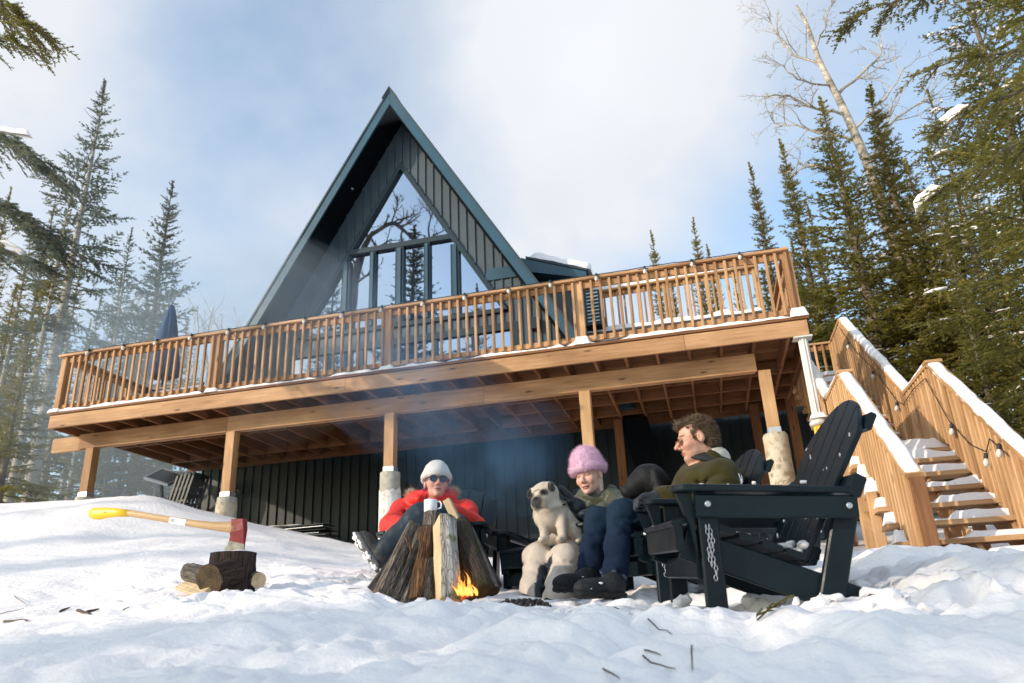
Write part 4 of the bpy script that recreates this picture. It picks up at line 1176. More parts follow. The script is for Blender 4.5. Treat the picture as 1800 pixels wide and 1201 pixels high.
# ------------------------------------------------------------------ things stored beyond the left end of the deck
def build_storage():
    gz0 = gz(-9.3, 11.6)
    q = random.Random(2)
    for k in range(5):
        t = empty('folding_chair', (-9.05+.05*k, 11.9, 2.4+.04*k), ['front black slatted chair of the stack behind the snow bank', 'second black slatted chair of the stack behind the snow bank', 'middle black slatted chair of the stack behind the snow bank', 'fourth black slatted chair of the stack behind the snow bank', 'rear black slatted chair of the stack behind the snow bank'][k], 'chair', 'black chairs stacked behind the snow bank')
        ox, oy, oz = -9.33+.085*k, 11.75, 2.42+.012*k
        d = Vector((.20, 0, .45)); s = Vector((0, .42, 0))
        for e in (0, 1): lumber('frame_bar', t, Vector((ox, oy, oz-.3))+s*e, Vector((ox, oy, oz))+s*e+d*1.08, .03, .045, 'black_plastic')
        for j in range(4): lumber('back_slat', t, Vector((ox, oy, oz))+d*(.25+j*.25), Vector((ox, oy, oz))+d*(.25+j*.25)+s, .015, .07, 'black_plastic', up=tuple(d))
        for j in range(3): lumber('seat_slat', t, (ox-.12-.14*j, oy, oz-.02-.012*j), (ox-.12-.14*j, oy+.42, oz-.02-.012*j), .10, .02, 'black_plastic')
        for e in (0, 1): lumber('seat_rail', t, Vector((ox-.5, oy, oz-.06))+s*e, Vector((ox+.05, oy, oz-.01))+s*e, .025, .04, 'black_plastic')
    t = empty('tilted_table', (-9.5, 12.0, 2.5), 'tilted black table top with pale grey edge leaning under the left deck corner', 'table')
    c = Vector((-9.50, 11.9, 2.95)); R = frame((.92, .0, -.30), (.25, -.55, .8)); R4 = Matrix.Translation(c) @ R.to_4x4()
    mb = MB(); mb.box((0, 0, 0), (.50, .40, .03)); put('table_top', mb.mesh('table_top', 'black_plastic'), t, None, R4)
    for a, s in (((-.265, 0, 0), (.03, .46, .05)), ((.265, 0, 0), (.03, .46, .05)), ((0, .215, 0), (.50, .03, .05)), ((0, -.215, 0), (.50, .03, .05))):
        mb = MB(); mb.box(a, s); put('edge_strip', mb.mesh('edge_strip', 'grey_metal'), t, None, R4)
    for a in (-.2, .2):
        mb = MB(); mb.box((a, .1, -.3), (.04, .04, .58)); put('leg', mb.mesh('leg', 'black_plastic'), t, None, R4)
    t = empty('slatted_bench', (-10.0, 12.0, 2.3), 'low black slatted bench behind the snow bank near the left deck post', 'bench')
    for k in range(4): lumber('seat_slat', t, (-10.3, 11.7+.11*k, 2.62-.0*k), (-9.45, 11.7+.11*k, 2.55), .085, .025, 'black_plastic')
    for x in (-10.25, -9.5): 
        lumber('leg', t, (x, 11.7, 2.0), (x, 11.7, 2.58), .04, .04, 'black_plastic', up=(0, 1, 0)); lumber('leg', t, (x, 12.03, 2.0), (x, 12.03, 2.58), .04, .04, 'black_plastic', up=(0, 1, 0))
    # sheets and lumber lying against the basement wall
    t = empty('metal_sheet_stack', (-6.7, 11.7, 1.4), 'stack of dark metal roofing sheets lying along the basement wall', 'sheet metal')
    for k in range(5):
        o = q.uniform(-.1, .1)
        lumber('sheet', t, (-7.6+o, 11.55+q.uniform(-.06, .06), 1.63+.035*k), (-5.95+o, 11.5+q.uniform(-.06, .06), 1.60+.045*k), .42, .014, ['roof_metal', 'grey_metal', 'base_siding', 'galv', 'roof_metal'][k])
    snow_strip('sheet_snow', t, (-7.5, 11.5, 1.815), (-6.4, 11.5, 1.805), .2, .02, seed=3, rough=.8)
    for k, (a, b, yy, z, lab) in enumerate(((-7.2, -6.02, 11.2, 1.50, 'pale plank lying in front of the metal sheets under the deck'), (-6.6, -5.75, 11.3, 1.42, 'short brown plank end under the metal sheets'))):
        o = lumber('loose_plank', None, (a, yy, z), (b, yy-.05, z-.01), .14, .07, ['plank_pale', 'wood_post_shade'][k]); tag(o, lab, 'plank', 'planks under the deck')
    # bare earth along the wall
    n = 40; X = np.linspace(-6.1, -4.6, n); Y = np.linspace(10.6, 12.6, 24); XX, YY = np.meshgrid(X, Y, indexing='ij')
    ZZ = ground_h(XX, YY)+.05*np.sqrt(np.clip(1-((XX+5.35)/.75)**2-((YY-11.9)/1.25)**2, 0, 1))*3+.05*fbm(XX*4, YY*4, .5, 3)-.04
    idx = np.arange(n*24).reshape(n, 24); F = np.stack([idx[:-1, :-1], idx[1:, :-1], idx[1:, 1:], idx[:-1, 1:]], -1).reshape(-1, 4)
    o = put('bare_earth', np_mesh('bare_earth', np.stack([XX, YY, ZZ], -1).reshape(-1, 3), F, ['dirt'], True)); o['kind'] = 'stuff'; o['label'] = 'dark bare earth along the basement wall'
build_storage()
# ------------------------------------------------------------------ trees
def tubes_np(paths, nside):
    """paths: list of (pts (m,3), radii (m,)) -> V, F (quads)"""
    Vs = []; Fs = []; b = 0
    for P, R in paths:
        P = np.asarray(P, float); m = len(P)
        T = np.gradient(P, axis=0); T /= np.maximum(np.linalg.norm(T, axis=1, keepdims=True), 1e-9)
        a = np.array([0, 0, 1.0]) if abs(T[0, 2]) < .9 else np.array([1.0, 0, 0])
        U = np.cross(T, a); U /= np.maximum(np.linalg.norm(U, axis=1, keepdims=True), 1e-9); W = np.cross(T, U)
        an = 2*np.pi*np.arange(nside)/nside
        V = P[:, None]+(U[:, None]*np.cos(an)[None, :, None]+W[:, None]*np.sin(an)[None, :, None])*np.asarray(R)[:, None, None]
        Vs.append(V.reshape(-1, 3))
        i = np.arange(m-1)[:, None]*nside; k = np.arange(nside)[None]; k1 = (k+1) % nside
        F = np.stack([i+k, i+k1, i+nside+k1, i+nside+k], -1).reshape(-1, 4)+b
        Fs.append(F); b += m*nside
    return np.concatenate(Vs), np.concatenate(Fs)

def needle_tris(P, D, N, L, nk, w, rng, wide=1.0):
    """needle sprays: twigs from P along D with length L; N about up; nk needles a side"""
    n = len(P)
    D = D/np.maximum(np.linalg.norm(D, axis=1, keepdims=True), 1e-9)
    S = np.cross(D, N); S /= np.maximum(np.linalg.norm(S, axis=1, keepdims=True), 1e-9); U = np.cross(S, D)
    t = (np.arange(nk)+.2)/nk
    t = t[None]+rng.uniform(-.3, .3, (n, nk))/nk
    out = []
    for ang0 in (0.25, np.pi-.25, np.pi/2):
        ang = ang0+rng.normal(0, .35, (n, nk))
        base = P[:, None]+D[:, None]*(L[:, None]*t)[..., None]
        side = S[:, None]*np.cos(ang)[..., None]+U[:, None]*np.sin(ang)[..., None]
        ln = w*(1-.35*t)*rng.uniform(.7, 1.2, (n, nk))*np.clip(L/.12, .45, 1)[:, None]
        tip = base+side*ln[..., None]*wide+D[:, None]*(ln*.9)[..., None]
        hb = D[:, None]*(np.maximum(L[:, None]/nk*.55, .006))[..., None]*np.ones((n, nk))[..., None]
        out.append(np.stack([base-hb, base+hb, tip], 2).reshape(-1, 3))
    # leader tip
    V = np.concatenate(out)
    return V

def spruce(seed, H, R, z0=.12, dens=1.0, nk=5, w=.05, twig=.10, whorl=.30, droop=.35, snow=0.0, bare=0.0, sparse=1.0, sub=1.0, var=.35):
    rng = np.random.default_rng(seed)
    trunk = [(np.stack([.04*H*.05*np.sin(np.linspace(0, 5, 14)+seed), .04*H*.05*np.cos(np.linspace(0, 4, 14)+seed*2), np.linspace(-.4, H, 14)], 1), np.linspace(.013*H+.02, .006, 14))]
    br = []; TP = []; TD = []; TL = []; SN = []
    z = z0*H
    while z < H*.985:
        t = (z/H-z0)/(1-z0)
        nb = max(3, int(rng.integers(4, 7)*sparse)) if t < .9 else 3
        a0 = rng.uniform(0, 6.28)
        for b in range(nb):
            az = a0+6.283*b/nb+rng.normal(0, .25)
            Lb = R*((1-t)**.85)*rng.uniform(1-var, 1.12)+.12*(1-t)+.02
            if t < .12: Lb *= rng.uniform(.45, 1.0)
            el = .55*t+.10-.35*(1-t)*rng.uniform(.3, 1)
            m = 7; u = np.linspace(0, 1, m)
            dx = np.cos(el)*u*Lb; dz = np.sin(el)*u*Lb-droop*Lb*(1-t)*u*u*.8+.22*Lb*(u**3)*(1-.5*t)
            wig = .04*Lb*np.sin(u*5+rng.uniform(0, 6))
            P = np.stack([np.cos(az)*dx-np.sin(az)*wig, np.sin(az)*dx+np.cos(az)*wig, z+rng.normal(0, .04)+dz], 1)
            br.append((P, np.linspace(.010+.007*Lb, .003, m)))
            if rng.random() < bare*(1-t): continue
            ns = max(4, int(Lb/twig*dens))
            us = np.linspace(.16 if t > .3 else .28, 1, ns)
            Q = np.stack([np.interp(us, u, P[:, i]) for i in range(3)], 1)
            ax = P[-1]-P[0]; ax = ax/np.linalg.norm(ax); sd = np.array([-ax[1], ax[0], 0]); sd /= max(np.linalg.norm(sd), 1e-6)
            for s in (-1, 1):
                ln = (.42*Lb*(1-us)**.8+.10*(1-.75*t*t))*rng.uniform(.6, 1.15, ns)
                ln = np.minimum(ln, .75)
                d = ax[None]*.72+sd[None]*s*.75+np.array([0, 0, -.22])[None]*(1-t)+rng.normal(0, .13, (ns, 3))
                TP.append(Q); TD.append(d); TL.append(ln)
                # second order sprays hang off the longer twigs
                lg = ln > .26
                if lg.any():
                    for f in ((.3, .55, .8) if sub > .8 else (.35, .72)):
                        if rng.random() > sub+.3: continue
                        q2 = Q[lg]+d[lg]/np.linalg.norm(d[lg], axis=1, keepdims=True)*(ln[lg]*f)[:, None]
                        s2 = rng.choice([-1, 1], lg.sum())[:, None]
                        TP.append(q2); TD.append(d[lg]*.6+ax[None]*.4*s2+sd[None]*.4*s2+np.array([0, 0, -.25])[None]+rng.normal(0, .2, (lg.sum(), 3))); TL.append(ln[lg]*.45)
            TP.append(Q[::2]); TD.append(np.tile(ax, (len(Q[::2]), 1))+rng.normal(0, .15, (len(Q[::2]), 3))); TL.append(np.full(len(Q[::2]), .16*(1-.7*t*t)))
            if snow and rng.random() < snow:
                for uu in rng.uniform(.35, 1.0, rng.integers(2, 6)):
                    c = np.array([np.interp(uu, u, P[:, i]) for i in range(3)]); SN.append((c+np.array([0, 0, .02]), az, rng.uniform(.03, .13)*min(1.3, Lb), rng.uniform(.018, .048)*min(1.2, Lb+.2)))
        z += whorl*rng.uniform(.6, 1.2)*(1-.45*t)
    # leader
    TP.append(np.array([[0, 0, H*.95]]*4)); TD.append(np.array([[0, 0, 1.0]]*4)+rng.normal(0, .05, (4, 3))); TL.append(np.full(4, H*.055))
    P = np.concatenate(TP); D = np.concatenate(TD); L = np.concatenate(TL)
    N = np.tile(np.array([[0, 0, 1.0]]), (len(P), 1))+rng.normal(0, .25, (len(P), 3))
    NV = needle_tris(P, D, N, L, nk, w, rng)
    NF = np.arange(len(NV)).reshape(-1, 3)
    return trunk, br, NV, NF, SN

def snow_blobs(SN, rng):
    """small irregular domes of snow lying on branches"""
    if not SN: return None
    n = len(SN); k = 7
    C = np.array([s[0] for s in SN]); A = np.array([s[1] for s in SN]); L = np.array([s[2] for s in SN]); Wd = np.array([s[3] for s in SN])
    ax = np.stack([np.cos(A), np.sin(A), -.12*np.ones(n)], 1); sd = np.stack([-np.sin(A), np.cos(A), np.zeros(n)], 1)
    V = []; rings = ((1.0, 0.0), (.82, .55), (.42, .92))
    for r, h in rings:
        for j in range(k):
            a = 6.283*j/k; q = rng.uniform(.75, 1.2, n)
            V.append(C+ax*(L*r*np.cos(a)*q)[:, None]+sd*(Wd*r*np.sin(a)*q)[:, None]+np.array([0, 0, 1.0])[None]*(Wd*h*.8)[:, None])
    V.append(C+np.array([0, 0, 1.0])[None]*(Wd*.85)[:, None])
    V = np.stack(V, 1); m = V.shape[1]
    f = []
    for i in range(2):
        for j in range(k): f.append((i*k+j, i*k+(j+1) % k, (i+1)*k+(j+1) % k)); f.append((i*k+j, (i+1)*k+(j+1) % k, (i+1)*k+j))
    for j in range(k): f.append((2*k+j, 2*k+(j+1) % k, 3*k))
    for j in range(1, k-1): f.append((0, j+1, j))
    F = (np.array(f)[None]+(np.arange(n)*m)[:, None, None]).reshape(-1, 3)
    return V.reshape(-1, 3), F

_PROTO = {}
def proto(key, needle, bark, **kw):
    tr, br, NV, NF, SN = spruce(**kw)
    TV, TF = tubes_np(tr, 9); BV, BF = tubes_np(br, 4)
    d = {'trunk': np_mesh('trunk', TV, TF, [bark], True), 'branches': np_mesh('branches', BV, BF, ['branchwood'], True), 'crown': np_mesh('crown', NV, NF, [needle])}
    sb = snow_blobs(SN, np.random.default_rng(3))
    if sb: d['crown_snow'] = np_mesh('crown_snow', sb[0], sb[1], ['snow'], True)
    _PROTO[key] = d
def tree(key, name, x, y, z, s, rot, label, group=None, lean=(0, 0), sxy=1.0):
    t = empty(name, (x, y, z), label, 'tree', group)
    t.rotation_euler = (lean[0], lean[1], rot); t.scale = (s*sxy, s*sxy, s)
    for part, me in _PROTO[key].items():
        o = bpy.data.objects.new(part, me); link(o); o.parent = t
        if part in ('crown', 'branches', 'crown_snow'): o['kind'] = 'stuff'
    return t
proto('sparse', 'needles_blue_haze', 'bark_pale', seed=3, H=12, R=1.9, z0=.40, nk=5, w=.050, twig=.13, whorl=.46, droop=.30, bare=.10, sparse=.8, sub=.5, var=.5)
proto('spire', 'needles_blue_haze', 'bark_spruce', seed=8, H=10, R=1.95, z0=.05, nk=5, w=.050, twig=.13, whorl=.36, droop=.2, sub=.5, var=.45)
proto('dense', 'needles', 'bark_spruce', seed=21, H=10, R=2.0, z0=.04, nk=5, w=.050, twig=.125, whorl=.36, droop=.42, snow=.30, sub=.55, var=.6, sparse=.9)
proto('slim', 'needles', 'bark_spruce', seed=33, H=11, R=1.15, z0=.06, nk=5, w=.052, twig=.12, whorl=.31, droop=.4, snow=.15, bare=.12, var=.55)
proto('near', 'needles_dark', 'bark_spruce', seed=40, H=11, R=2.9, z0=.06, nk=6, w=.036, twig=.085, whorl=.46, droop=.44, snow=.75, dens=.72, sparse=.8, var=.55, sub=.7)
proto('shabby', 'needles', 'bark_pale', seed=51, H=13, R=1.3, z0=.10, nk=4, w=.05, twig=.13, whorl=.40, droop=.4, bare=.72, snow=.15, var=.5)

def at_px(px, py, y):
    d = px_dir(px, py); return d*(y/d.y)
def tree_px(key, name, px, py_top, y, H0, label, group=None, rot=None, sxy=1.0, lean=(0, 0), top_only=True):
    """stand a tree whose tip lies in the direction (px, py_top) at depth y"""
    p = at_px(px, py_top, y); g = gz(p.x, p.y)
    s = (p.z-g)/H0
    return tree(key, name, p.x, p.y, g, s, rot if rot is not None else rnd.uniform(0, 6.28), label, group, lean, sxy)
# left of the cabin
tree_px('sparse', 'spruce_tree', 186, 142, 17.0, 12, 'tallest spruce left of the cabin with bare pale trunk and open crown', rot=.6)
tree_px('spire', 'spruce_tree', 304, 318, 24.0, 10, 'pointed bluish spruce rising behind the closed umbrella', rot=1.3)
tree_px('sparse', 'spruce_tree', 232, 400, 21.0, 12, 'thin broken topped spruce between the two tall pointed spruces', rot=3.3, sxy=.8)
tree_px('shabby', 'spruce_tree', 120, 330, 15.5, 13, 'pale trunked spruce leaning by the left end of the deck', rot=2.0, lean=(0, .03))
tree_px('dense', 'spruce_tree', 60, 560, 13.5, 10, 'yellow green bushy spruce beyond the left deck corner', rot=2.2, sxy=1.25)
LG = 'slim spruces of the forest behind the left deck end'
ORD = ('first', 'second', 'third', 'fourth', 'fifth', 'sixth', 'seventh', 'eighth', 'ninth', 'tenth', 'eleventh', 'twelfth', 'thirteenth', 'fourteenth', 'fifteenth', 'sixteenth', 'seventeenth', 'eighteenth')
KIND = {'shabby': (13, 'bare limbed'), 'dense': (10, 'bushy'), 'slim': (11, 'slim')}
def forest(spec, where, group):
    cnt = {}
    for px, py, y, k in sorted(spec):
        h, word = KIND[k]; i = cnt.get(k, 0); cnt[k] = i+1
        tree_px(k, 'spruce_tree', px, py, y, h, '%s %s spruce from the left in the forest %s' % (ORD[i], word, where), group)
forest(((20, 330, 19, 'shabby'), (60, 400, 22, 'shabby'), (150, 430, 24, 'shabby'), (96, 360, 27, 'shabby'), (215, 480, 27, 'shabby'), (260, 520, 25, 'dense'), (178, 520, 18, 'shabby'), (8, 420, 16, 'shabby'), (330, 560, 30, 'dense'), (30, 500, 25, 'dense'), (120, 540, 30, 'dense'), (220, 620, 22, 'dense'), (180, 660, 17, 'dense'), (300, 650, 21, 'dense'), (260, 700, 18, 'dense'), (90, 690, 19, 'dense'), (30, 640, 16, 'shabby'), (-40, 480, 20, 'dense'), (-50, 560, 14, 'shabby'), (45, 560, 33, 'shabby'), (160, 560, 33, 'shabby')), 'left of the cabin', LG)
# right of the cabin
tree_px('slim', 'spruce_tree', 1145, 405, 30, 11, 'small distant spruce tip above the right deck railing, left of a pair')
tree_px('slim', 'spruce_tree', 1217, 383, 30, 11, 'brownish distant spruce tip above the right deck railing, right of a pair')
tree_px('slim', 'spruce_tree', 1243, 430, 33, 11, 'lowest distant spruce tip peeking just over the deck rail')
tree_px('slim', 'spruce_tree', 1318, 285, 24, 11, 'small pointed spruce left of the dense right forest')
tree_px('slim', 'spruce_tree', 1372, 245, 20, 11, 'slim spruce at the left edge of the right forest', sxy=1.2)
tree_px('dense', 'spruce_tree', 1442, 170, 19, 10, 'broad sunlit spruce below the bare birch top', sxy=1.3)
tree_px('slim', 'spruce_tree', 1525, 150, 18.5, 11, 'dark pointed spruce right of the leaning birch', sxy=1.6)
tree_px('dense', 'spruce_tree', 1590, 280, 18, 10, 'spruce in the gap between birch and overhanging near tree', sxy=1.35)
tree_px('shabby', 'spruce_tree', 1630, 260, 22, 13, 'rusty topped spruce behind the right forest edge')
RG = 'spruces of the forest behind the staircase'
forest(((1480, 330, 22, 'dense'), (1550, 330, 24, 'dense'), (1640, 330, 17, 'dense'), (1700, 300, 20, 'dense'), (1780, 260, 18, 'dense'), (1660, 420, 14.5, 'slim'), (1860, 300, 20, 'dense'), (1420, 360, 26, 'slim'), (1390, 420, 23, 'slim'), (1290, 480, 30, 'slim'), (1180, 490, 34, 'slim'), (1255, 510, 27, 'slim'), (1500, 420, 30, 'dense'), (1340, 470, 33, 'slim')), 'behind the staircase', RG)
p = at_px(1900, 600, 13.0)
tree('near', 'spruce_tree', p.x, p.y, gz(p.x, p.y), 1.0, 2.0, 'big snowy spruce filling the view right of the stairs')
p = at_px(1930, 600, 10.0)
tree('near', 'spruce_tree', p.x+.9, p.y, gz(p.x+.9, p.y)-.3, 1.02, 4.1, 'nearest dark spruce whose upper boughs overhang the top right corner')
p = at_px(1760, 600, 18.0)
tree('near', 'spruce_tree', p.x, p.y, gz(p.x, p.y), .95, .4, 'tall snowy spruce standing behind the big right spruce')

# bare broadleaf trees
def bare_tree(seed, H, r0, spread=.6, lean=(0, 0), depth=5, first=.45, kids=(2, 4)):
    rng = np.random.default_rng(seed); paths = []
    def grow(p, d, L, r, lev):
        m = 6 if lev < 2 else 4
        P = [p]; dd = d.copy(); stp = L/(m-1)
        for i in range(m-1):
            dd = dd+rng.normal(0, .13 if lev else .05, 3)+np.array([0, 0, .06]); dd /= np.linalg.norm(dd); P.append(P[-1]+dd*stp)
        P = np.array(P); R = np.linspace(r, r*(.62 if lev == 0 else .45), m); paths.append((P, R))
        if lev >= depth or r < .004: return
        n = rng.integers(*kids)+(4 if lev == 0 else 1)
        for j in range(n):
            u = first+(1-first)*(j+rng.random())/n if lev == 0 else rng.uniform(.25, 1)
            q = np.array([np.interp(u, np.linspace(0, 1, m), P[:, i]) for i in range(3)])
            a = rng.uniform(0, 6.28); t = P[-1]-P[0]; t /= np.linalg.norm(t)
            o = np.cross(t, [np.cos(a), np.sin(a), .3]); o /= max(np.linalg.norm(o), 1e-6)
            nd = t*(1-spread)+o*spread+np.array([0, 0, .12]); nd /= np.linalg.norm(nd)
            grow(q, nd, L*rng.uniform(.35, .62)*(1 if lev else .62), max(r*(1-.5*u)*rng.uniform(.4, .6), .003), lev+1)
        if lev == 0: grow(P[-1], dd, L*.35, r*.6, 1)
    grow(np.array([0, 0, -.3]), np.array([lean[0], lean[1], 1.0])/np.linalg.norm([lean[0], lean[1], 1]), H*.72, r0, 0)
    tr = tubes_np(paths[:1], 10); rest = tubes_np(paths[1:], 4)
    return np_mesh('trunk', *tr, ['bark_birch'], True), np_mesh('limbs', *rest, ['bark_birch'], True)
def put_bare(meshes, name, x, y, z, s, rot, label, cat='tree', group=None):
    t = empty(name, (x, y, z), label, cat, group); t.rotation_euler.z = rot; t.scale = (s, s, s)
    for n_, me in zip(('trunk', 'limbs'), meshes):
        o = bpy.data.objects.new(n_, me); link(o); o.parent = t
    return t
def leaning_birch():
    rng = np.random.default_rng(12); Y = 19.6
    P = lambda px, py, dy=0: np.array(at_px(px, py, Y+dy))
    g = P(1600, 560); t = empty('birch_tree', (g[0], g[1], gz(g[0], g[1])), 'pale leaning bare birch with crooked limbs above the right forest', 'tree')
    def smooth(pts, n=12):
        pts = np.array(pts); u = np.linspace(0, 1, len(pts)); v = np.linspace(0, 1, n); q = np.stack([np.interp(v, u, pts[:, i]) for i in range(3)], 1)
        q[1:-1] = (q[:-2]+2*q[1:-1]+q[2:])/4; return q
    base = np.array([g[0]+.5, g[1], gz(g[0], g[1])-.3])
    trunk = smooth([base, P(1570, 430), P(1525, 285), P(1478, 180), P(1440, 110), P(1418, 40), P(1400, 10)], 20)
    tr = [(trunk, np.linspace(.17, .03, 20))]; br = []
    def twigs(q, lev, r):
        L = np.linalg.norm(q[-1]-q[0]); n = {1: 9, 2: 5, 3: 3}[lev]
        for j in range(n):
            u = rng.uniform(.2, 1); c = np.array([np.interp(u, np.linspace(0, 1, len(q)), q[:, i]) for i in range(3)])
            d = (q[-1]-q[0])/L+rng.normal(0, .65, 3)+np.array([0, 0, .15]); d /= np.linalg.norm(d); l = L*rng.uniform(.22, .5)
            m = 5; pp = [c]
            for k in range(m-1): d = d+rng.normal(0, .22, 3); d /= np.linalg.norm(d); pp.append(pp[-1]+d*l/(m-1))
            pp = np.array(pp); rr = max(r*(.5 if lev < 3 else .6)*(1-.4*u), .006); br.append((pp, np.linspace(rr, rr*.4, m)))
            if lev < 3: twigs(pp, lev+1, rr)
    for pts, r in (([P(1525, 285), P(1560, 220, .3), P(1600, 190, .6), P(1650, 165, .8)], .05), ([P(1490, 205), P(1430, 190, -.3), P(1380, 165, -.5), P(1350, 170, -.6)], .055), ([P(1470, 170), P(1510, 130, .4), P(1545, 105, .5), P(1552, 80, .5)], .05),
                   ([P(1448, 122), P(1400, 95, .5), P(1365, 60, .7), P(1350, 30, .7)], .04), ([P(1432, 85), P(1450, 45, -.4), P(1462, 5, -.5)], .035), ([P(1510, 250), P(1440, 235, .5), P(1390, 215, .8), P(1360, 225, .9)], .045), ([P(1500, 230), P(1560, 170, -.5), P(1590, 120, -.6)], .04), ([P(1460, 150), P(1400, 140, -.8), P(1370, 110, -1)], .04), ([P(1540, 330), P(1480, 300, -.5), P(1420, 290, -.8), P(1390, 310, -.9)], .04)):
        q = smooth(pts, 9)+rng.normal(0, .03, (9, 3)); q[0] = pts[0]; br.append((q, np.linspace(r, r*.35, 9))); twigs(q, 1, r)
    put('trunk', np_mesh('trunk', *tubes_np(tr, 10), ['bark_birch'], True), t); put('limbs', np_mesh('limbs', *tubes_np(br, 4), ['bark_birch'], True), t)
leaning_birch()
B2 = bare_tree(9, 8, .05, .38, (0, 0), 3, .3, (2, 4))
for i, (px, py, y, s) in enumerate(sorted(((40, 300, 26, 1.3), (12, 330, 22, 1.2), (95, 390, 28, 1.2), (390, 500, 32, 1.1), (420, 520, 36, 1.1), (350, 520, 30, 1.0), (210, 470, 30, 1.2), (450, 540, 34, 1.0)))):
    p = at_px(px, py, y); g = gz(p.x, p.y); put_bare(B2, 'bare_sapling', p.x, p.y, g, (p.z-g)/8.0, rnd.uniform(0, 6), '%s thin leafless sapling from the left in the forest left of the cabin' % ORD[i], 'tree', 'bare saplings of the left forest')

# boughs that reach into the frame from trees standing beside the camera
def bough(name, pts, label, needle='needles_blue_haze', seed=1, snow=(), w=.030, dens=1.0, spread=.9):
    rng = np.random.default_rng(seed); pts = np.array(pts, float)
    t = empty(name, tuple(pts[0]), label, 'branch')
    n = 14; u = np.linspace(0, 1, n); s = np.linspace(0, 1, len(pts))
    P = np.stack([np.interp(u, s, pts[:, i]) for i in range(3)], 1)+rng.normal(0, .008, (n, 3))
    L = np.linalg.norm(pts[-1]-pts[0]); paths = [(P, np.linspace(.016, .004, n))]
    TP, TD, TL = [], [], []
    ax = (pts[-1]-pts[0])/L; sd = np.cross(ax, [0, 0, 1]); sd /= np.linalg.norm(sd)
    for k in range(int(26*dens*L)):
        uu = .1+.9*rng.random(); q = np.array([np.interp(uu, u, P[:, i]) for i in range(3)]); sg = rng.choice([-1, 1])
        d = ax*.7+sd*sg*spread*rng.uniform(.4, 1)+np.array([0, 0, rng.uniform(-.5, .15)]); d /= np.linalg.norm(d)
        l = L*rng.uniform(.14, .34)*(1.1-uu*.6); m = 5
        Q = q[None]+d[None]*(np.linspace(0, 1, m)*l)[:, None]; Q[:, 2] -= .12*l*np.linspace(0, 1, m)**2
        paths.append((Q, np.linspace(.006, .002, m)))
        for f in np.linspace(.1, 1, max(3, int(l/.045))):
            c = np.array([np.interp(f, np.linspace(0, 1, m), Q[:, i]) for i in range(3)])
            for s2 in (-1, 1):
                TP.append(c); TD.append(d*.7+np.cross(d, [0, 0, 1])*s2*.7+rng.normal(0, .15, 3)); TL.append(rng.uniform(.04, .11))
    V = needle_tris(np.array(TP), np.array(TD), np.tile([[0, 0, 1.0]], (len(TP), 1)), np.array(TL), 5, w, rng)
    V2, F2 = tubes_np(paths, 5)
    put('limb', np_mesh('limb', V2, F2, ['branchwood'], True), t)
    o = put('sprays', np_mesh('sprays', V, np.arange(len(V)).reshape(-1, 3), [needle]), t); o['kind'] = 'stuff'
    for i, (a, b, wd, h) in enumerate(snow): snow_strip('bough_snow', t, a, b, wd, h, seed=i+seed, rough=.4, n=16)
    return t
A = lambda px, py, y: tuple(at_px(px, py, y))
bough('spruce_bough', [A(-120, 190, 6.5), A(-20, 225, 6.5), A(50, 265, 6.4), A(85, 300, 6.4)], 'snow capped spruce bough entering from the left edge, upper one', seed=2, snow=[(A(-5, 232, 6.5), A(52, 240, 6.4), .09, .07)])
bough('spruce_bough', [A(-150, 310, 6.5), A(-30, 340, 6.5), A(60, 385, 6.4), A(90, 440, 6.4)], 'middle drooping spruce bough entering from the left edge', seed=3)
bough('spruce_bough', [A(-150, 400, 6.5), A(-40, 420, 6.5), A(40, 450, 6.4), A(75, 470, 6.4)], 'lowest spruce bough entering from the left edge with thin snow', seed=4, snow=[(A(0, 425, 6.4), A(45, 452, 6.4), .08, .05)])
bough('spruce_bough', [A(-120, -60, 5.0), A(-30, -10, 5.0), A(30, 30, 5.0), A(75, 50, 5.0)], 'dark twiggy spruce bough in the top left corner', needle='needles_dark', seed=5, dens=.9)
bough('spruce_bough', [A(-120, 60, 5.0), A(-40, 55, 5.0), A(10, 70, 5.0), A(55, 85, 5.0)], 'sparse hanging twigs just below the top left corner', needle='needles_dark', seed=6, dens=.6)
bough('spruce_bough', [A(1720, -60, 6.5), A(1640, -20, 6.5), A(1550, 8, 6.4), A(1480, 40, 6.4)], 'dark spruce bough crossing the top edge right of the birch', needle='needles_dark', seed=7, dens=1.1)
bough('spruce_bough', [A(1860, 60, 7.5), A(1760, 95, 7.4), A(1680, 110, 7.4), A(1610, 130, 7.3)], 'long dark bough reaching left from the nearest spruce, upper one', needle='needles_dark', seed=8, dens=1.0)
bough('spruce_bough', [A(1880, 220, 8), A(1780, 255, 8), A(1690, 310, 7.9), A(1620, 365, 7.9)], 'drooping dark bough ending in a big snow lump at its tip', needle='needles_dark', seed=9, dens=1.1, snow=[(A(1655, 335, 7.85), A(1612, 368, 7.85), .16, .11)])
bough('spruce_bough', [A(1880, 120, 7), A(1790, 160, 7), A(1700, 190, 7), A(1640, 240, 7)], 'dark bough reaching left from the nearest spruce, second from top', needle='needles_dark', seed=10, dens=1.0, snow=[(A(1700, 190, 7), A(1660, 222, 7), .12, .08)])

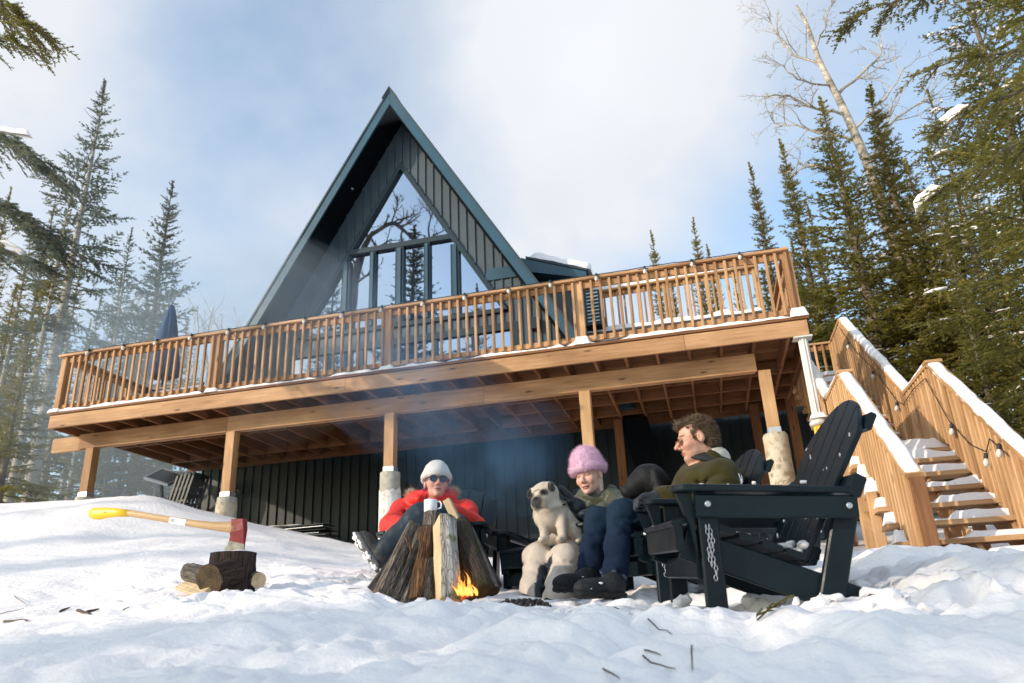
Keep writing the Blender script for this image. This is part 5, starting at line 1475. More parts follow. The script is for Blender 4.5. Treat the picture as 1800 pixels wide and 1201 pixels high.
# trees behind the camera that the window panes mirror
def mirror_px(px, py, y):
    """ground position and height of a tree whose tip is seen in the gable panes at (px, py)"""
    q = at_px(px, py, 2*YW-y); return q.x, y, q.z
for px, py, y, sx, rot, lab in ((728, 395, -20, 1.35, .5, 'tall spruce behind the viewer mirrored in the middle of the gable window'), (588, 440, -34, .9, 2.5, 'second spruce behind the viewer mirrored in the left corner of the window'), (838, 500, -24, .8, 1.5, 'smaller spruce behind the viewer mirrored low in the middle panes')):
    x, y, z = mirror_px(px, py, y); g = gz(x, y); tree('spire', 'spruce_tree', x, y, g, (z-g)/10, rot, lab, sxy=sx)
tree('spire', 'spruce_tree', -9.2, -6.4, gz(-9.2, -6.4), 1.25, .3, 'spruce standing behind the viewer that shades the near snow', sxy=1.05)
for x, y, sc, lab in ((-13.5, -2.5, .66, 'young spruce left of the viewer that shades the middle of the snow bank'), (-15.0, -1.6, .62, 'second young spruce left of the viewer beside the snow bank'), (-16.2, -.4, .60, 'third young spruce left of the viewer beside the snow bank')):
    tree('dense', 'spruce_tree', x, y, gz(x, y), sc, x, lab, sxy=1.1)
def limb_tree(name, label, paths, Yf, seed, nt=(8, 5, 3)):
    """bare tree whose limbs are given as lists of world points with a radius"""
    rng = np.random.default_rng(seed); tr = []; br = []
    def smooth(pts, n=10):
        pts = np.array(pts, float); u = np.linspace(0, 1, len(pts)); v = np.linspace(0, 1, n); q = np.stack([np.interp(v, u, pts[:, i]) for i in range(3)], 1); q[1:-1] = (q[:-2]+2*q[1:-1]+q[2:])/4; return q
    def twigs(q, lev, r):
        L = np.linalg.norm(q[-1]-q[0])
        for j in range(nt[lev-1]):
            u = rng.uniform(.2, 1); c = np.array([np.interp(u, np.linspace(0, 1, len(q)), q[:, i]) for i in range(3)])
            d = (q[-1]-q[0])/L+rng.normal(0, .65, 3)+np.array([0, 0, .15]); d /= np.linalg.norm(d); l = L*rng.uniform(.22, .5); pp = [c]
            for k in range(4): d = d+rng.normal(0, .22, 3); d /= np.linalg.norm(d); pp.append(pp[-1]+d*l/4)
            pp = np.array(pp); rr = max(r*.55*(1-.4*u), .012); br.append((pp, np.linspace(rr, rr*.4, 5)))
            if lev < 3: twigs(pp, lev+1, rr)
    for i, (pts, r) in enumerate(paths):
        q = smooth(pts, 16 if i == 0 else 9); (tr if i == 0 else br).append((q, np.linspace(r, r*.4, len(q))))
        if i: twigs(q, 1, r)
    g = paths[0][0][0]; t = empty(name, tuple(g), label, 'tree')
    put('trunk', np_mesh('trunk', *tubes_np(tr, 10), ['bark_spruce'], True), t); put('limbs', np_mesh('limbs', *tubes_np(br, 4), ['bark_spruce'], True), t)
def MP(px, py, y=-14, dy=0): x, yy, z = mirror_px(px, py, y+dy); return np.array((x, yy, z))
_b = MP(610, 560); _b[2] = gz(_b[0], _b[1])-.4
limb_tree('bare_tree', 'large leafless tree behind the viewer mirrored in the gable window', (
    ([_b, MP(618, 520), MP(628, 470), MP(640, 432), MP(655, 408)], 0.341), ([MP(650, 415), MP(690, 388), MP(705, 400), MP(728, 425)], 0.187), ([MP(636, 445), MP(668, 432), MP(690, 420)], 0.110),
    ([MP(720, 418), MP(742, 428), MP(760, 415)], 0.099), ([MP(755, 425), MP(752, 395), MP(765, 365), MP(775, 345)], 0.072), ([MP(645, 425), MP(640, 390), MP(660, 355)], 0.083), ([MP(622, 500), MP(650, 480), MP(665, 470)], 0.088), ([MP(690, 388), MP(700, 360), MP(690, 335)], 0.066), ([MP(628, 470), MP(612, 440), MP(600, 425)], 0.083), ([MP(760, 415), MP(790, 400), MP(805, 380)], 0.055)), -14, 5)
# ------------------------------------------------------------------ adirondack chairs
def build_chair(O, fwd, lat_tilt, label, group='dark adirondack chairs round the fire', pitch=0.0, chain=False, snow=0, scale=1.0, name='adirondack_chair', footrest=False):
    """O: ground point between the front legs; local x forward, y sideways, z up"""
    f = Vector(fwd).normalized(); z = Vector((0, 0, 1)); y = z.cross(f).normalized()
    Mr = Matrix((f, y, z)).transposed().to_4x4()
    M = Matrix.Translation(Vector(O)) @ Mr @ Matrix.Rotation(lat_tilt, 4, 'X') @ Matrix.Rotation(pitch, 4, 'Y') @ Matrix.Scale(scale, 4)
    t = empty(name, tuple(O), label, 'chair', group)
    Rm = M.to_3x3()
    P = lambda *a: M @ Vector(a)
    def brd(nm, a, b, w, h, up=(0, 0, 1), parent=None):
        return lumber(nm, parent or t, P(*a), P(*b), w*scale, h*scale, 'chair', up=tuple(Rm @ Vector(up)), bev=.006)
    def local(nm, mb, mat='chair', parent=None):
        me = mb.mesh(nm, mat); return put(nm, me, parent or t, None, M)
    AH = .485
    out = {}
    for s in (-1, 1):
        ys = .285*s
        leg = brd('front_leg', (-.01, ys, -.12), (-.01, ys, AH-.022), .078, .030, up=(0, 1, 0))
        # rounded bracket under the arm, in front of the leg
        mb = MB(); mb.prism([(.043, ys-.016, AH-.023), (.10, ys-.016, AH-.023), (.062, ys-.016, AH-.14), (.043, ys-.016, AH-.26)], (0, .032, 0)); local('arm_bracket', mb)
        # arm: rounded front end
        pr = [(.115, .0), (.108, .035), (.085, .06), (.04, .068), (-.28, .062), (-.53, .045), (-.585, .040), (-.585, -.03), (-.53, -.035), (-.28, -.05), (.04, -.062), (.085, -.058), (.108, -.035)]
        mb = MB(); mb.prism([(x, ys+yy*s, AH-.022+x*.05) for x, yy in pr], (0, 0, .026))
        arm = local('arm', mb); mod = arm.modifiers.new('bevel', 'BEVEL'); mod.width = .007; mod.segments = 2; mod.limit_method = 'ANGLE'
        out['arm%d' % s] = arm
        ap = brd('arm_skirt', (.04, ys+.034*s, AH-.072), (-.57, ys+.034*s, AH-.100), .024, .085)
        for bx, bz in ((-.005, AH-.068), (-.535, AH-.095)):
            mb = MB(); mb.lathe([(.012, 0), (.012, .006), (.006, .008)], 10)
            Mb = M @ Matrix.Translation((bx, ys+.046*s, bz)) @ Matrix.Rotation(-math.pi/2*s, 4, 'X')
            put('bolt', mb.mesh('bolt', 'galv'), t, None, Mb)
        brd('side_rail', (.080, .240*s, .285), (-.66, .240*s, .0), .03, .118)
        brd('rear_leg', (-.545, .262*s, AH-.12), (-.43, .262*s, .02), .03, .095, up=(1, 0, .3))
        brd('tail_block', (-.46, .20*s, .10), (-.62, .20*s, .045), .04, .07)
    # front apron boards
    brd('front_board', (.098, -.27, .300), (.098, .27, .300), .03, .095)
    brd('apron', (.03, -.265, .195), (.03, .265, .195), .03, .085)
    # seat slats: curl over the front edge, then slope back
    slat = [(.085, .362, .22), (.005, .352, -.2), (-.08, .325, -.37), (-.165, .292, -.37), (-.25, .259, -.37), (-.335, .226, -.37)]
    for x, zz, a in slat:
        mb = MB(); c, s_ = math.cos(-a*-1), math.sin(-a*-1)
        brd('seat_slat', (x, -.272, zz), (x, .272, zz), .078, .024, up=(math.sin(a), 0, math.cos(a)))
    # back: five fanned slats under one rounded outline
    b0 = Vector((-.375, 0, .20)); bt = Vector((-.745, 0, .855)); ax = (bt-b0).normalized(); nb = Vector((ax.z, 0, -ax.x))
    Lb = (bt-b0).length
    for k in range(5):
        def edge(u, kk): 
            hw = .215+.055*u
            return -hw+2*hw*kk/5
        ns = 7; left = []; right = []
        def top(yy): return Lb-(abs(yy)/.27)**2.2*.20
        ul = [0, .35, .7]; 
        pts = []
        g = .0035
        for u in (0, .5): pts.append((u*Lb, edge(u, k)+g))
        e1 = edge(1, k)+g; e2 = edge(1, k+1)-g
        for j in range(5):
            yy = e1+(e2-e1)*j/4; pts.append((top(yy), yy))
        for u in (.5, 0): pts.append((u*Lb, edge(u, k+1)-g))
        mb = MB(); mb.prism([b0+ax*q+Vector((0, yy, 0)) for q, yy in pts], -nb*.024)
        o = local('back_slat', mb); md = o.modifiers.new('bevel', 'BEVEL'); md.width = .005; md.segments = 2; md.limit_method = 'ANGLE'
    brd('back_brace', tuple(b0+ax*.62-nb*.042+Vector((0, -.25, 0))), tuple(b0+ax*.62-nb*.042+Vector((0, .25, 0))), .03, .075, up=tuple(ax))
    brd('back_brace', tuple(b0+ax*.33-nb*.05+Vector((0, -.33, 0))), tuple(b0+ax*.33-nb*.05+Vector((0, .33, 0))), .05, .085, up=tuple(ax))
    brd('back_brace', tuple(b0+ax*.04-nb*.04+Vector((0, -.21, 0))), tuple(b0+ax*.04-nb*.04+Vector((0, .21, 0))), .03, .07, up=tuple(ax))
    if chain:
        y0 = .285+.018 if chain > 0 else -.285-.018
        mb = MB(); mb2 = MB()
        zz = .33; k = 0
        sway = random.Random(5)
        for str_ in range(2):
            zz = .335
            while zz > (.20 if str_ else .145):
                c = Vector((-.012+.012*str_+.004*math.sin(zz*60), y0+.004, zz)); n = 8
                pts = []
                for j in range(n+1):
                    a = 2*math.pi*j/n
                    pts.append(c+(Vector((math.cos(a)*.0065, 0, math.sin(a)*.011)) if k % 2 else Vector((math.cos(a)*.003, math.cos(a)*.004, math.sin(a)*.011))))
                mb.tube(pts, .0016, 5, cap=False); zz -= .0165; k += 1
        local('chain', mb, 'galv')
    q = random.Random(int(abs(O[0])*1000)+3)
    if snow:
        V = []; F = []
        f = Field((-.86, -.40, -.1), (.2, .40, 1.0), .011)
        n = 0
        for i in range(int(34*snow)):
            y = q.uniform(-.21, .21); u = q.random()**1.3*.75
            p = b0+ax*u*Lb+Vector((0, y*(1+.2*u), 0))+nb*.002
            f.ell(tuple(p), (q.uniform(.003, .008), q.uniform(.004, .013), q.uniform(.005, .02)), k=.006)
        for i in range(int(26*snow)):
            x = q.uniform(-.36, .09); p = (x, q.uniform(-.26, .26), .362+min(0, x)*.31)
            f.ell(p, (q.uniform(.012, .035), q.uniform(.02, .06), q.uniform(.007, .014)), k=.01)
        for i in range(int(9*snow)):
            p = b0+ax*q.uniform(.0, .07)+Vector((0, q.uniform(-.2, .2), 0))+nb*.012
            f.ell(tuple(p), (.02, .032, .014), k=.014)
        for i in range(int(8*snow)):
            f.ell((q.uniform(-.55, .12), .285*q.choice((-1, 1))+q.uniform(-.03, .03), AH+.004), (q.uniform(.01, .04), q.uniform(.008, .02), .006), k=.005)
        for i in range(int(12*snow)):
            f.ell((-.72+q.uniform(-.07, .06), .252, .02+q.uniform(-.03, .07)), (.018, .008, .016), k=.01)
        f.rough(.006, 38, 2, seed=3)
        me = f.mesh('chair_snow', ['snow']); o = put('chair_snow', me, t, None, M); o['kind'] = 'stuff'
    return t, M

def chair_from(pa, pb, label, **kw):
    pass
CH_A = build_chair((-.09, 3.29, .025), (-.962, -.27, 0), -.07, 'empty dark adirondack chair with snow on its seat, nearest to the viewer', chain=1, snow=1.0)
CH_B = build_chair((-.385, 4.41, .11), (-.90, -.43, 0), -.05, 'dark adirondack chair in which the man in the olive jacket sits', chain=1, snow=.45)
CH_C = build_chair((-1.0, 4.86, .125), (-.16, -.98, 0), .0, 'dark adirondack chair under the woman with the pink hat', snow=.3)
CH_D = build_chair((-1.69, 4.72, .14), (.04, -1.0, 0), .03, 'dark adirondack chair holding the woman in the red parka behind the fire', snow=.15, scale=1.04)
CH_E = build_chair((.18, 6.1, .22), (-.8, -.6, 0), 0, 'dark adirondack chair half hidden behind the two right chairs', snow=.6)

# ------------------------------------------------------------------ fire
def log_mesh(name, L, r, bark, cut, seed, split=0.0, tb=1.0):
    """log along local Z from 0; split > 0 leaves a flat split face on one side"""
    rng = np.random.default_rng(seed); n = 44; m = 26
    V = []; F = []; mi = []
    a = np.linspace(0, 2*np.pi, n, endpoint=False); z = np.linspace(0, L, m)
    A, Z = np.meshgrid(a, z)
    rr = r*(1+(tb-1)*Z/L)*(1+.09*vnoise(np.cos(A)*1.2+seed, np.sin(A)*1.2, Z*2.2)+.10*np.abs(vnoise(np.cos(A)*5+seed, np.sin(A)*5, Z*6))+.05*vnoise(np.cos(A)*9, np.sin(A)*9+seed, Z*12))
    X = rr*np.cos(A); Y = rr*np.sin(A)
    flat = np.zeros_like(X, bool)
    if split:
        lim = -r*split; flat = X < lim; X = np.where(flat, lim+.003*vnoise(Y*30, Z*9, seed), X)
    V = np.stack([X, Y, Z], -1).reshape(-1, 3); idx = np.arange(m*n).reshape(m, n)
    Fq = np.stack([idx[:-1], np.roll(idx, -1, 1)[:-1], np.roll(idx, -1, 1)[1:], idx[1:]], -1).reshape(-1, 4)
    fl = (flat[:-1] & np.roll(flat, -1, 1)[:-1]).reshape(-1)
    c0 = len(V); V = np.concatenate([V, [[0, 0, .0]], [[0, 0, L]]])
    j = np.arange(n)
    T0 = np.stack([np.full(n, c0), (j+1) % n, j], 1); T1 = np.stack([np.full(n, c0+1), (m-1)*n+j, (m-1)*n+(j+1) % n], 1)
    me = np_mesh(name, V, [Fq, T0, T1], [bark, cut], True, midx=np.concatenate([fl.astype(int), np.ones(2*n, int)]))
    sm = np.ones(len(me.polygons), bool); sm[len(Fq):] = False; me.polygons.foreach_set('use_smooth', sm)
    return me
def place_log(name, me, p0, p1, label, cat='firewood', group=None, roll=0.0, parent=None):
    p0 = Vector(p0); d = (Vector(p1)-p0).normalized()
    q = Vector((0, 0, 1)).rotation_difference(d)
    M = Matrix.Translation(p0) @ q.to_matrix().to_4x4() @ Matrix.Rotation(roll, 4, 'Z')
    o = put(name, me, parent, None, M)
    if label: tag(o, label, cat, group)
    return o
AP = lambda px, py, y: at_px(px, py, y)
def fire_log(px0, py0, y0, px1, py1, y1, r, bark, cut, seed, label, split=0.0, roll=0.0, tb=1.0):
    a, b = AP(px0, py0, y0), AP(px1, py1, y1)
    me = log_mesh('fire_log', (b-a).length, r, bark, cut, seed, split, tb)
    return place_log('fire_log', me, a, b, label, 'firewood', 'logs of the campfire teepee', roll)
fire_log(782, 1062, 3.60, 779, 916, 3.76, .071, 'log_birch', 'split_face', 1, 'pale birch log split on its left side standing in the middle of the fire', .5, .62)
fire_log(735, 1060, 3.66, 752, 932, 3.86, .050, 'log_brown', 'cut_dark', 2, 'reddish brown log left of the birch log in the fire')
fire_log(706, 1066, 3.64, 742, 940, 3.86, .033, 'log_grey', 'cut_dark', 22, 'second brown log with charred base in the fire')
fire_log(682, 1052, 3.72, 736, 926, 3.9, .034, 'log_charred', 'cut_dark', 3, 'charred crackled log leaning from the left in the fire')
fire_log(664, 1046, 3.80, 728, 920, 3.93, .030, 'log_grey', 'cut_dark', 4, 'outermost left log with grey cracked bark in the fire')
fire_log(655, 1040, 3.95, 735, 935, 4.02, .036, 'log_charred', 'cut_dark', 5, 'thin charred log at the far left back of the fire')
fire_log(850, 1040, 3.70, 806, 922, 3.84, .056, 'log_dark', 'cut_dark', 6, 'thick dark mossy log leaning from the right in the fire', 0, 0, 1.0)
fire_log(866, 1036, 3.86, 815, 930, 3.92, .050, 'log_charred', 'cut_dark', 7, 'outermost right blackened log in the fire')
fire_log(822, 1052, 3.78, 795, 940, 3.88, .046, 'log_charred', 'cut_dark', 8, 'charred log behind the flames on the right of the fire')
fire_log(744, 1062, 3.84, 760, 905, 3.98, .052, 'log_grey', 'cut_dark', 9, 'grey log at the back of the fire reaching to its top')
fire_log(768, 1062, 3.92, 772, 930, 4.0, .05, 'log_charred', 'cut_dark', 10, 'black log hidden at the back of the fire')
# split stick lying on top and thin kindling
def build_kindling():
    a, b = AP(786, 880, 3.84), AP(806, 922, 3.82)
    o = lumber('split_stick', None, a, b, .040, .045, 'plank_pale', up=tuple(-CAM_F)); tag(o, 'flat sawn wedge of wood leaning on top of the fire', 'firewood', 'logs of the campfire teepee')
    a, b = AP(712, 942, 3.70), AP(724, 972, 3.68)
    mb = MB(); mb.tube([a, (a+b)/2+Vector((.004, 0, .004)), b], [.006, .008, .007], 7); o = mb.put('kindling_stick', 'log_brown'); tag(o, 'short red brown stick lying across the left logs of the fire', 'stick')
fire_log(694, 1062, 3.62, 740, 955, 3.80, .026, 'log_charred', 'cut_dark', 41, 'thin black split log in front of the left logs of the fire')
fire_log(868, 1040, 3.74, 822, 935, 3.90, .034, 'log_grey', 'cut_dark', 42, 'ash grey log at the outer right of the fire')
fire_log(752, 1060, 3.60, 760, 985, 3.74, .022, 'log_charred', 'cut_dark', 43, 'short black stub glowing behind the birch log')
build_kindling()
def build_flames():
    t = empty('campfire_flames', tuple(AP(822, 1048, 3.68)), 'orange flames licking between the logs at the right of the fire', 'flames')
    q = random.Random(8)
    for px, py, y, hgt, w in ((806, 1047, 3.58, .055, .016), (813, 1048, 3.58, .095, .022), (822, 1048, 3.59, .07, .022), (829, 1047, 3.60, .080, .020), (838, 1047, 3.61, .06, .017), (816, 1040, 3.62, .085, .016), (825, 1032, 3.64, .08, .014), (808, 1036, 3.63, .06, .012)):
        p = AP(px, py, y); mb = MB(); n = 9; pts = []; rad = []
        ph = q.uniform(0, 6)
        for i in range(n):
            u = i/(n-1); pts.append(p+Vector((math.sin(u*4+ph)*.014*u-.02*u, math.cos(u*3+ph)*.008*u, u*hgt))); rad.append(max(.0008, w*(math.sin(math.pi*min(1, u*.75+.28)))**1.4*(1-u**3)))
        mb.tube(pts, rad, 9, flat=.5)
        me = mb.mesh('flame', 'flame')
        # keep the flame's colour ramp measured from its own base
        for v in me.vertices: v.co -= Vector(p)
        put('flame', me, t, None, Matrix.Translation(p))
    for i in range(14):
        p = AP(q.uniform(803, 843), 1046+q.uniform(-6, 2), q.uniform(3.575, 3.64)); hgt = q.uniform(.02, .075); w = q.uniform(.004, .011); mb = MB(); ph = q.uniform(0, 6); pts = []; rad = []
        for k in range(8):
            u = k/7; pts.append(Vector((math.sin(u*5+ph)*.012*u-.012*u, 0, u*hgt))); rad.append(max(.0006, w*(math.sin(math.pi*min(1, u*.8+.2)))*(1-u**2)))
        mb.tube(pts, rad, 7, flat=.6); put('flame', mb.mesh('flame', 'flame'), t, None, Matrix.Translation(p))
    for px, py, y in ((812, 1046, 3.72), (836, 1040, 3.74), (752, 1046, 3.76), (758, 1020, 3.84), (818, 1010, 3.84)):
        p = AP(px, py, y); mb = MB(); mb.lathe([(.01, -.03), (.035, -.02), (.045, .0), (.03, .03), (.01, .045)], 9, p); mb.put('ember', 'ember', t)
    L = bpy.data.lights.new('fire_glow', 'POINT'); L.energy = 2.2; L.color = (1.0, .42, .10); L.shadow_soft_size = .04
    lo = bpy.data.objects.new('fire_glow', L); lo.parent = t; link(lo); lo.location = AP(826, 1030, 3.70)-Vector(t.location)
build_flames()
def lump_pile(name, label, cat, seed, c, ext, n, r, mat, kind=None, flat=.6):
    q = random.Random(seed); mb = MB()
    for i in range(n):
        a = q.uniform(0, 6.28); u = q.random()**.6; x = c[0]+ext[0]*u*math.cos(a); y = c[1]+ext[1]*u*math.sin(a)
        rr = r*q.uniform(.45, 1.3); z = gz(x, y)+rr*.25+(1-u)*ext[2]*q.random()
        R = Euler((q.uniform(0, 6), q.uniform(0, 6), q.uniform(0, 6))).to_matrix()
        V = []
        for (px, py, pz) in ((0, 0, 1), (.9, 0, .3), (.3, .85, .3), (-.7, .5, .35), (-.7, -.5, .3), (.3, -.85, .35), (.7, .5, -.5), (-.3, .8, -.5), (-.9, 0, -.45), (-.25, -.8, -.5), (.7, -.5, -.5), (0, 0, -.9)):
            V.append(R @ Vector((px*q.uniform(.7, 1.2), py*q.uniform(.7, 1.2), pz*q.uniform(.6, 1.2)))*rr+Vector((x, y, z)))
        mb.add(V, [(0, 1, 2), (0, 2, 3), (0, 3, 4), (0, 4, 5), (0, 5, 1), (1, 6, 2), (2, 6, 7), (2, 7, 3), (3, 7, 8), (3, 8, 4), (4, 8, 9), (4, 9, 5), (5, 9, 10), (5, 10, 1), (1, 10, 6), (11, 7, 6), (11, 8, 7), (11, 9, 8), (11, 10, 9), (11, 6, 10)])
    o = mb.put(name, mat); o['label'] = label
    if kind: o['kind'] = kind
    else: o['category'] = cat
    return o
c = AP(905, 1054, 3.75); lump_pile('ash_heap', 'dark ash and charcoal crumbs spread right of the fire', 'ash', 3, (c.x, c.y), (.17, .12, .03), 260, .013, 'charcoal', 'stuff')
c = AP(820, 1066, 3.55); lump_pile('charcoal_crumbs', 'black charcoal crumbs at the foot of the fire', 'charcoal', 4, (c.x, c.y), (.12, .05, .02), 120, .012, 'charcoal', 'stuff')
c = AP(722, 1072, 3.55); lump_pile('charcoal_crumbs', 'few black crumbs on the snow below the left logs', 'charcoal', 5, (c.x, c.y), (.05, .03, .015), 45, .010, 'charcoal', 'stuff')

# ------------------------------------------------------------------ chopping block, firewood round it, axe
def build_block():
    a = AP(404, 1052, 3.9); b = AP(404, 973, 3.9)
    a = Vector((a.x, a.y, a.z-.05)); b = Vector((a.x, a.y, b.z))
    me = log_mesh('chopping_block', (b-a).length, .118, 'stump_bark', 'cut_dark', 31)
    o = place_log('chopping_block', me, a, b, 'upright dark chopping block with the red axe stuck in its top', 'stump')
    s = snow_strip('top_snow', o, (b.x-.10, b.y, b.z), (b.x+.105, b.y, b.z), .20, .012, seed=4, rough=.5, n=14)
    W = [((345, 1014, 3.99), (366, 1000, 3.78), .074, 'stump_bark', 'cut_dark', 'thick dark half round leaning against the front of the chopping block', .1),]
    g = 'firewood round the chopping block'
    # dark round with its cut face turned to the viewer
    c = AP(380, 1015, 3.72); d = Vector((.18, .95, .25)); me = log_mesh('firewood_round', .17, .082, 'stump_bark', 'cut_dark', 33); place_log('firewood_round', me, c-d*.05, c+d, 'dark half sunk round with brown cut face in front of the chopping block', 'firewood', g)
    a, b = AP(333, 1006, 3.95), AP(372, 1018, 3.72); me = log_mesh('firewood_round', (b-a).length, .052, 'log_grey', 'cut_pale', 34); place_log('firewood_round', me, a, b, 'grey barked log lying left of the chopping block', 'firewood', g)
    a, b = AP(318, 1028, 3.90), AP(360, 1042, 3.66); me = log_mesh('firewood_round', (b-a).length, .034, 'split_wood', 'cut_pale', 35, .2); place_log('firewood_round', me, a, b, 'pale split log lowest at the left of the chopping block', 'firewood', g)
    a, b = AP(455, 1020, 3.88), AP(425, 1012, 4.1); me = log_mesh('firewood_round', (b-a).length, .040, 'log_grey', 'cut_pale', 36); place_log('firewood_round', me, a, b, 'small log with pale round cut end right of the chopping block', 'firewood', g)
build_block()
def build_axe():
    Y = 3.86
    t = empty('axe', tuple(AP(425, 970, Y)), 'red headed felling axe with yellow grip stuck in the chopping block', 'axe')
    p = lambda px, py: AP(px, py, Y)
    # handle: centre line and half depth (image plane), oval section
    pts = [(160, 902, 8.5), (166, 903, 11), (176, 903, 12), (188, 901.5, 10.2), (205, 901, 8.2), (227, 902.3, 6.8), (260, 907.5, 6.4), (300, 914, 6.6), (340, 920.5, 7.0), (370, 924.5, 7.8), (395, 926.5, 9.6), (408, 927, 11.5), (414, 927, 12.2)]
    def tube_part(seq, name, mat):
        mb = MB(); V = []; n = 14; F = []
        up = Vector((0, 0, 1)); dep = Vector((.24, .97, 0))
        for px, py, h in seq:
            c = p(px, py); hh = h/1335*4.0; hd = min(.016, hh*.75)
            for k in range(n):
                a = 2*math.pi*k/n; V.append(c+up*math.sin(a)*hh+dep*math.cos(a)*hd)
        m = len(seq)
        for i in range(m-1):
            for k in range(n): F.append((i*n+k, i*n+(k+1) % n, (i+1)*n+(k+1) % n, (i+1)*n+k))
        mb.add(V, F, True); mb.sm = [True]*len(F)
        mb.f += [list(range(n))[::-1], [(m-1)*n+k for k in range(n)]]; mb.sm += [False, False]
        me = mb.mesh(name, mat); c0 = p(seq[len(seq)//2][0], seq[len(seq)//2][1])
        M = Matrix.Translation(c0) @ frame(p(*seq[-1][:2])-p(*seq[0][:2])).to_4x4()
        me.transform(M.inverted())
        return put(name, me, t, None, M)
    tube_part(pts[4:], 'handle', 'axe_wood')
    grip = [(a, b, h+.35) for a, b, h in pts[:6]]
    tube_part(grip, 'grip', 'yellow_grip')
    dep = Vector((.24, .97, 0))
    mb = MB(); c = p(189, 901); mb.lathe([(.004, 0), (.004, .002)], 8); put('grip_hole', mb.mesh('grip_hole', 'print_black'), t, None, Matrix.Translation(c-dep*.0163) @ Vector((0, 0, 1)).rotation_difference(-dep).to_matrix().to_4x4())
    # head: outline in the image plane, wedge thickness towards the edge
    def head(outline, name, mat, thick):
        mb = MB(); n = len(outline)
        V = [p(px, py)-dep*thick(py) for px, py in outline]+[p(px, py)+dep*thick(py) for px, py in outline]
        mb.add(V, [list(range(n)), [n+i for i in range(n)][::-1]]+[(i, (i+1) % n, n+(i+1) % n, n+i) for i in range(n)])
        o = mb.put(name, mat, t); md = o.modifiers.new('bevel', 'BEVEL'); md.width = .003; md.segments = 2; return o
    th = lambda py: .017*max(.06, min(1, (975-py)/50.0))
    H = head([(410, 913), (431, 912), (432, 930), (430, 957), (418, 954), (404, 951), (407, 943), (406, 937), (409, 935)], 'axe_head', 'axe_red', th)
    head([(404, 950.5), (418, 953.5), (430, 956.5), (429.5, 972), (412, 971), (394, 966), (400, 959)], 'blade', 'steel', th)
    # paper sticker with barcode on the handle
    ST = Matrix.Translation(p(316, 917)-dep*.0165) @ frame(p(334, 921)-p(298, 914.5), (0, 0, 1)).to_4x4()
    def flat(name, x0, x1, z0, z1, d, mat, parent):
        n = 1; mb = MB(); mb.box(((x0+x1)/2, d, (z0+z1)/2), (x1-x0, .0006, z1-z0)); return put(name, mb.mesh(name, mat), parent, None, ST)
    L = .113
    S = flat('sticker', -L/2, L/2, -.0165, .0165, 0.0, 'white_sticker', t)
    mb = MB(); x = -L/2+.012; q = random.Random(3)
    while x < -L/2+.036: w = q.choice((.001, .0016, .0024)); mb.box((x, -.0007, .001), (w, .0006, .019)); x += w+q.choice((.0012, .002))
    put('barcode', mb.mesh('barcode', 'print_grey'), S, None, ST)
    mb = MB()
    for z in (.008, -.005): mb.lathe([(.0035, -.0004), (.0035, .0004)], 10)
    mb = MB()
    for z in (.008, -.006): mb.box((-.006, -.0007, z), (.005, .0006, .006))
    put('sticker_dots', mb.mesh('sticker_dots', 'print_black'), S, None, ST)
    mb = MB()
    for r_ in range(4):
        x = .002
        while x < L/2-.008: w = q.uniform(.003, .008); mb.box((x+w/2, -.0007, .008-.0055*r_), (w, .0006, .0026)); x += w+.002
    put('sticker_print', mb.mesh('sticker_print', 'print_grey'), S, None, ST)
build_axe()

# ------------------------------------------------------------------ twigs on the snow
def ground_hit(px, py):
    d = px_dir(px, py); t = np.arange(.9, 8, .015)
    h = ground_h(d.x*t, d.y*t); k = np.nonzero(d.z*t < h)[0]
    return d*float(t[k[0]]) if len(k) else d*3
def twig(px0, py0, px1, py1, label, r=.004, kink=.003, fork=True):
    a = ground_hit(px0, py0); b = ground_hit(px1, py1); q = random.Random(int(px0*7+py0))
    mb = MB(); n = 5; pts = []
    for i in range(n):
        u = i/(n-1); c = a.lerp(b, u); pts.append(Vector((c.x+q.uniform(-kink, kink), c.y, max(c.z, gz(c.x, c.y))+.006)))
    mb.tube(pts, [r, r*.95, r*.85, r*.7, r*.45], 6)
    if False: mb.tube([pts[2], pts[2]+Vector((q.uniform(-.02, .02), -.01, .006)), pts[2]+Vector((q.uniform(-.04, .04), -.02, .010))], [r*.6, r*.4, r*.2], 5)
    o = mb.put('twig', 'twig_wood'); tag(o, label, 'twig', 'twigs lying on the snow')
for a in ((1140, 1095, 1182, 1128, 'longest diagonal twig on the snow below the dark chair'), (1132, 1152, 1164, 1160, 'small twig left of centre in the near right snow'), (1132, 1166, 1190, 1183, 'bent dark twig below the middle twig of the near snow'), (1063, 1183, 1092, 1201, 'twig at the bottom edge of the near snow'), (1216, 1142, 1219, 1185, 'faint upright twig in the near snow right of the others'), (1080, 1070, 1112, 1084, 'forked twig on the snow right of the boots'), (25, 1050, 48, 1066, 'short dark twig at the far left of the snow'), (0, 1082, 42, 1072, 'long dark twig at the left picture edge'), (8, 1095, 48, 1094, 'thick black stick end half sunk at the left edge'), (135, 1076, 158, 1083, 'dark twig tangle on the snow left of the mound'), (105, 1078, 122, 1071, 'small forked twig on the snow left of the tangle'), (153, 1079, 174, 1074, 'thin twig touching the tangle on its right'), (215, 1077, 226, 1072, 'tiny twig on the left snow nearest to the chopping block'), (612, 1037, 636, 1036, 'curly dark twig left of the fire')):
    twig(*a, r=.006 if 'thick' in a[4] or 'tangle' in a[4] else .0022)
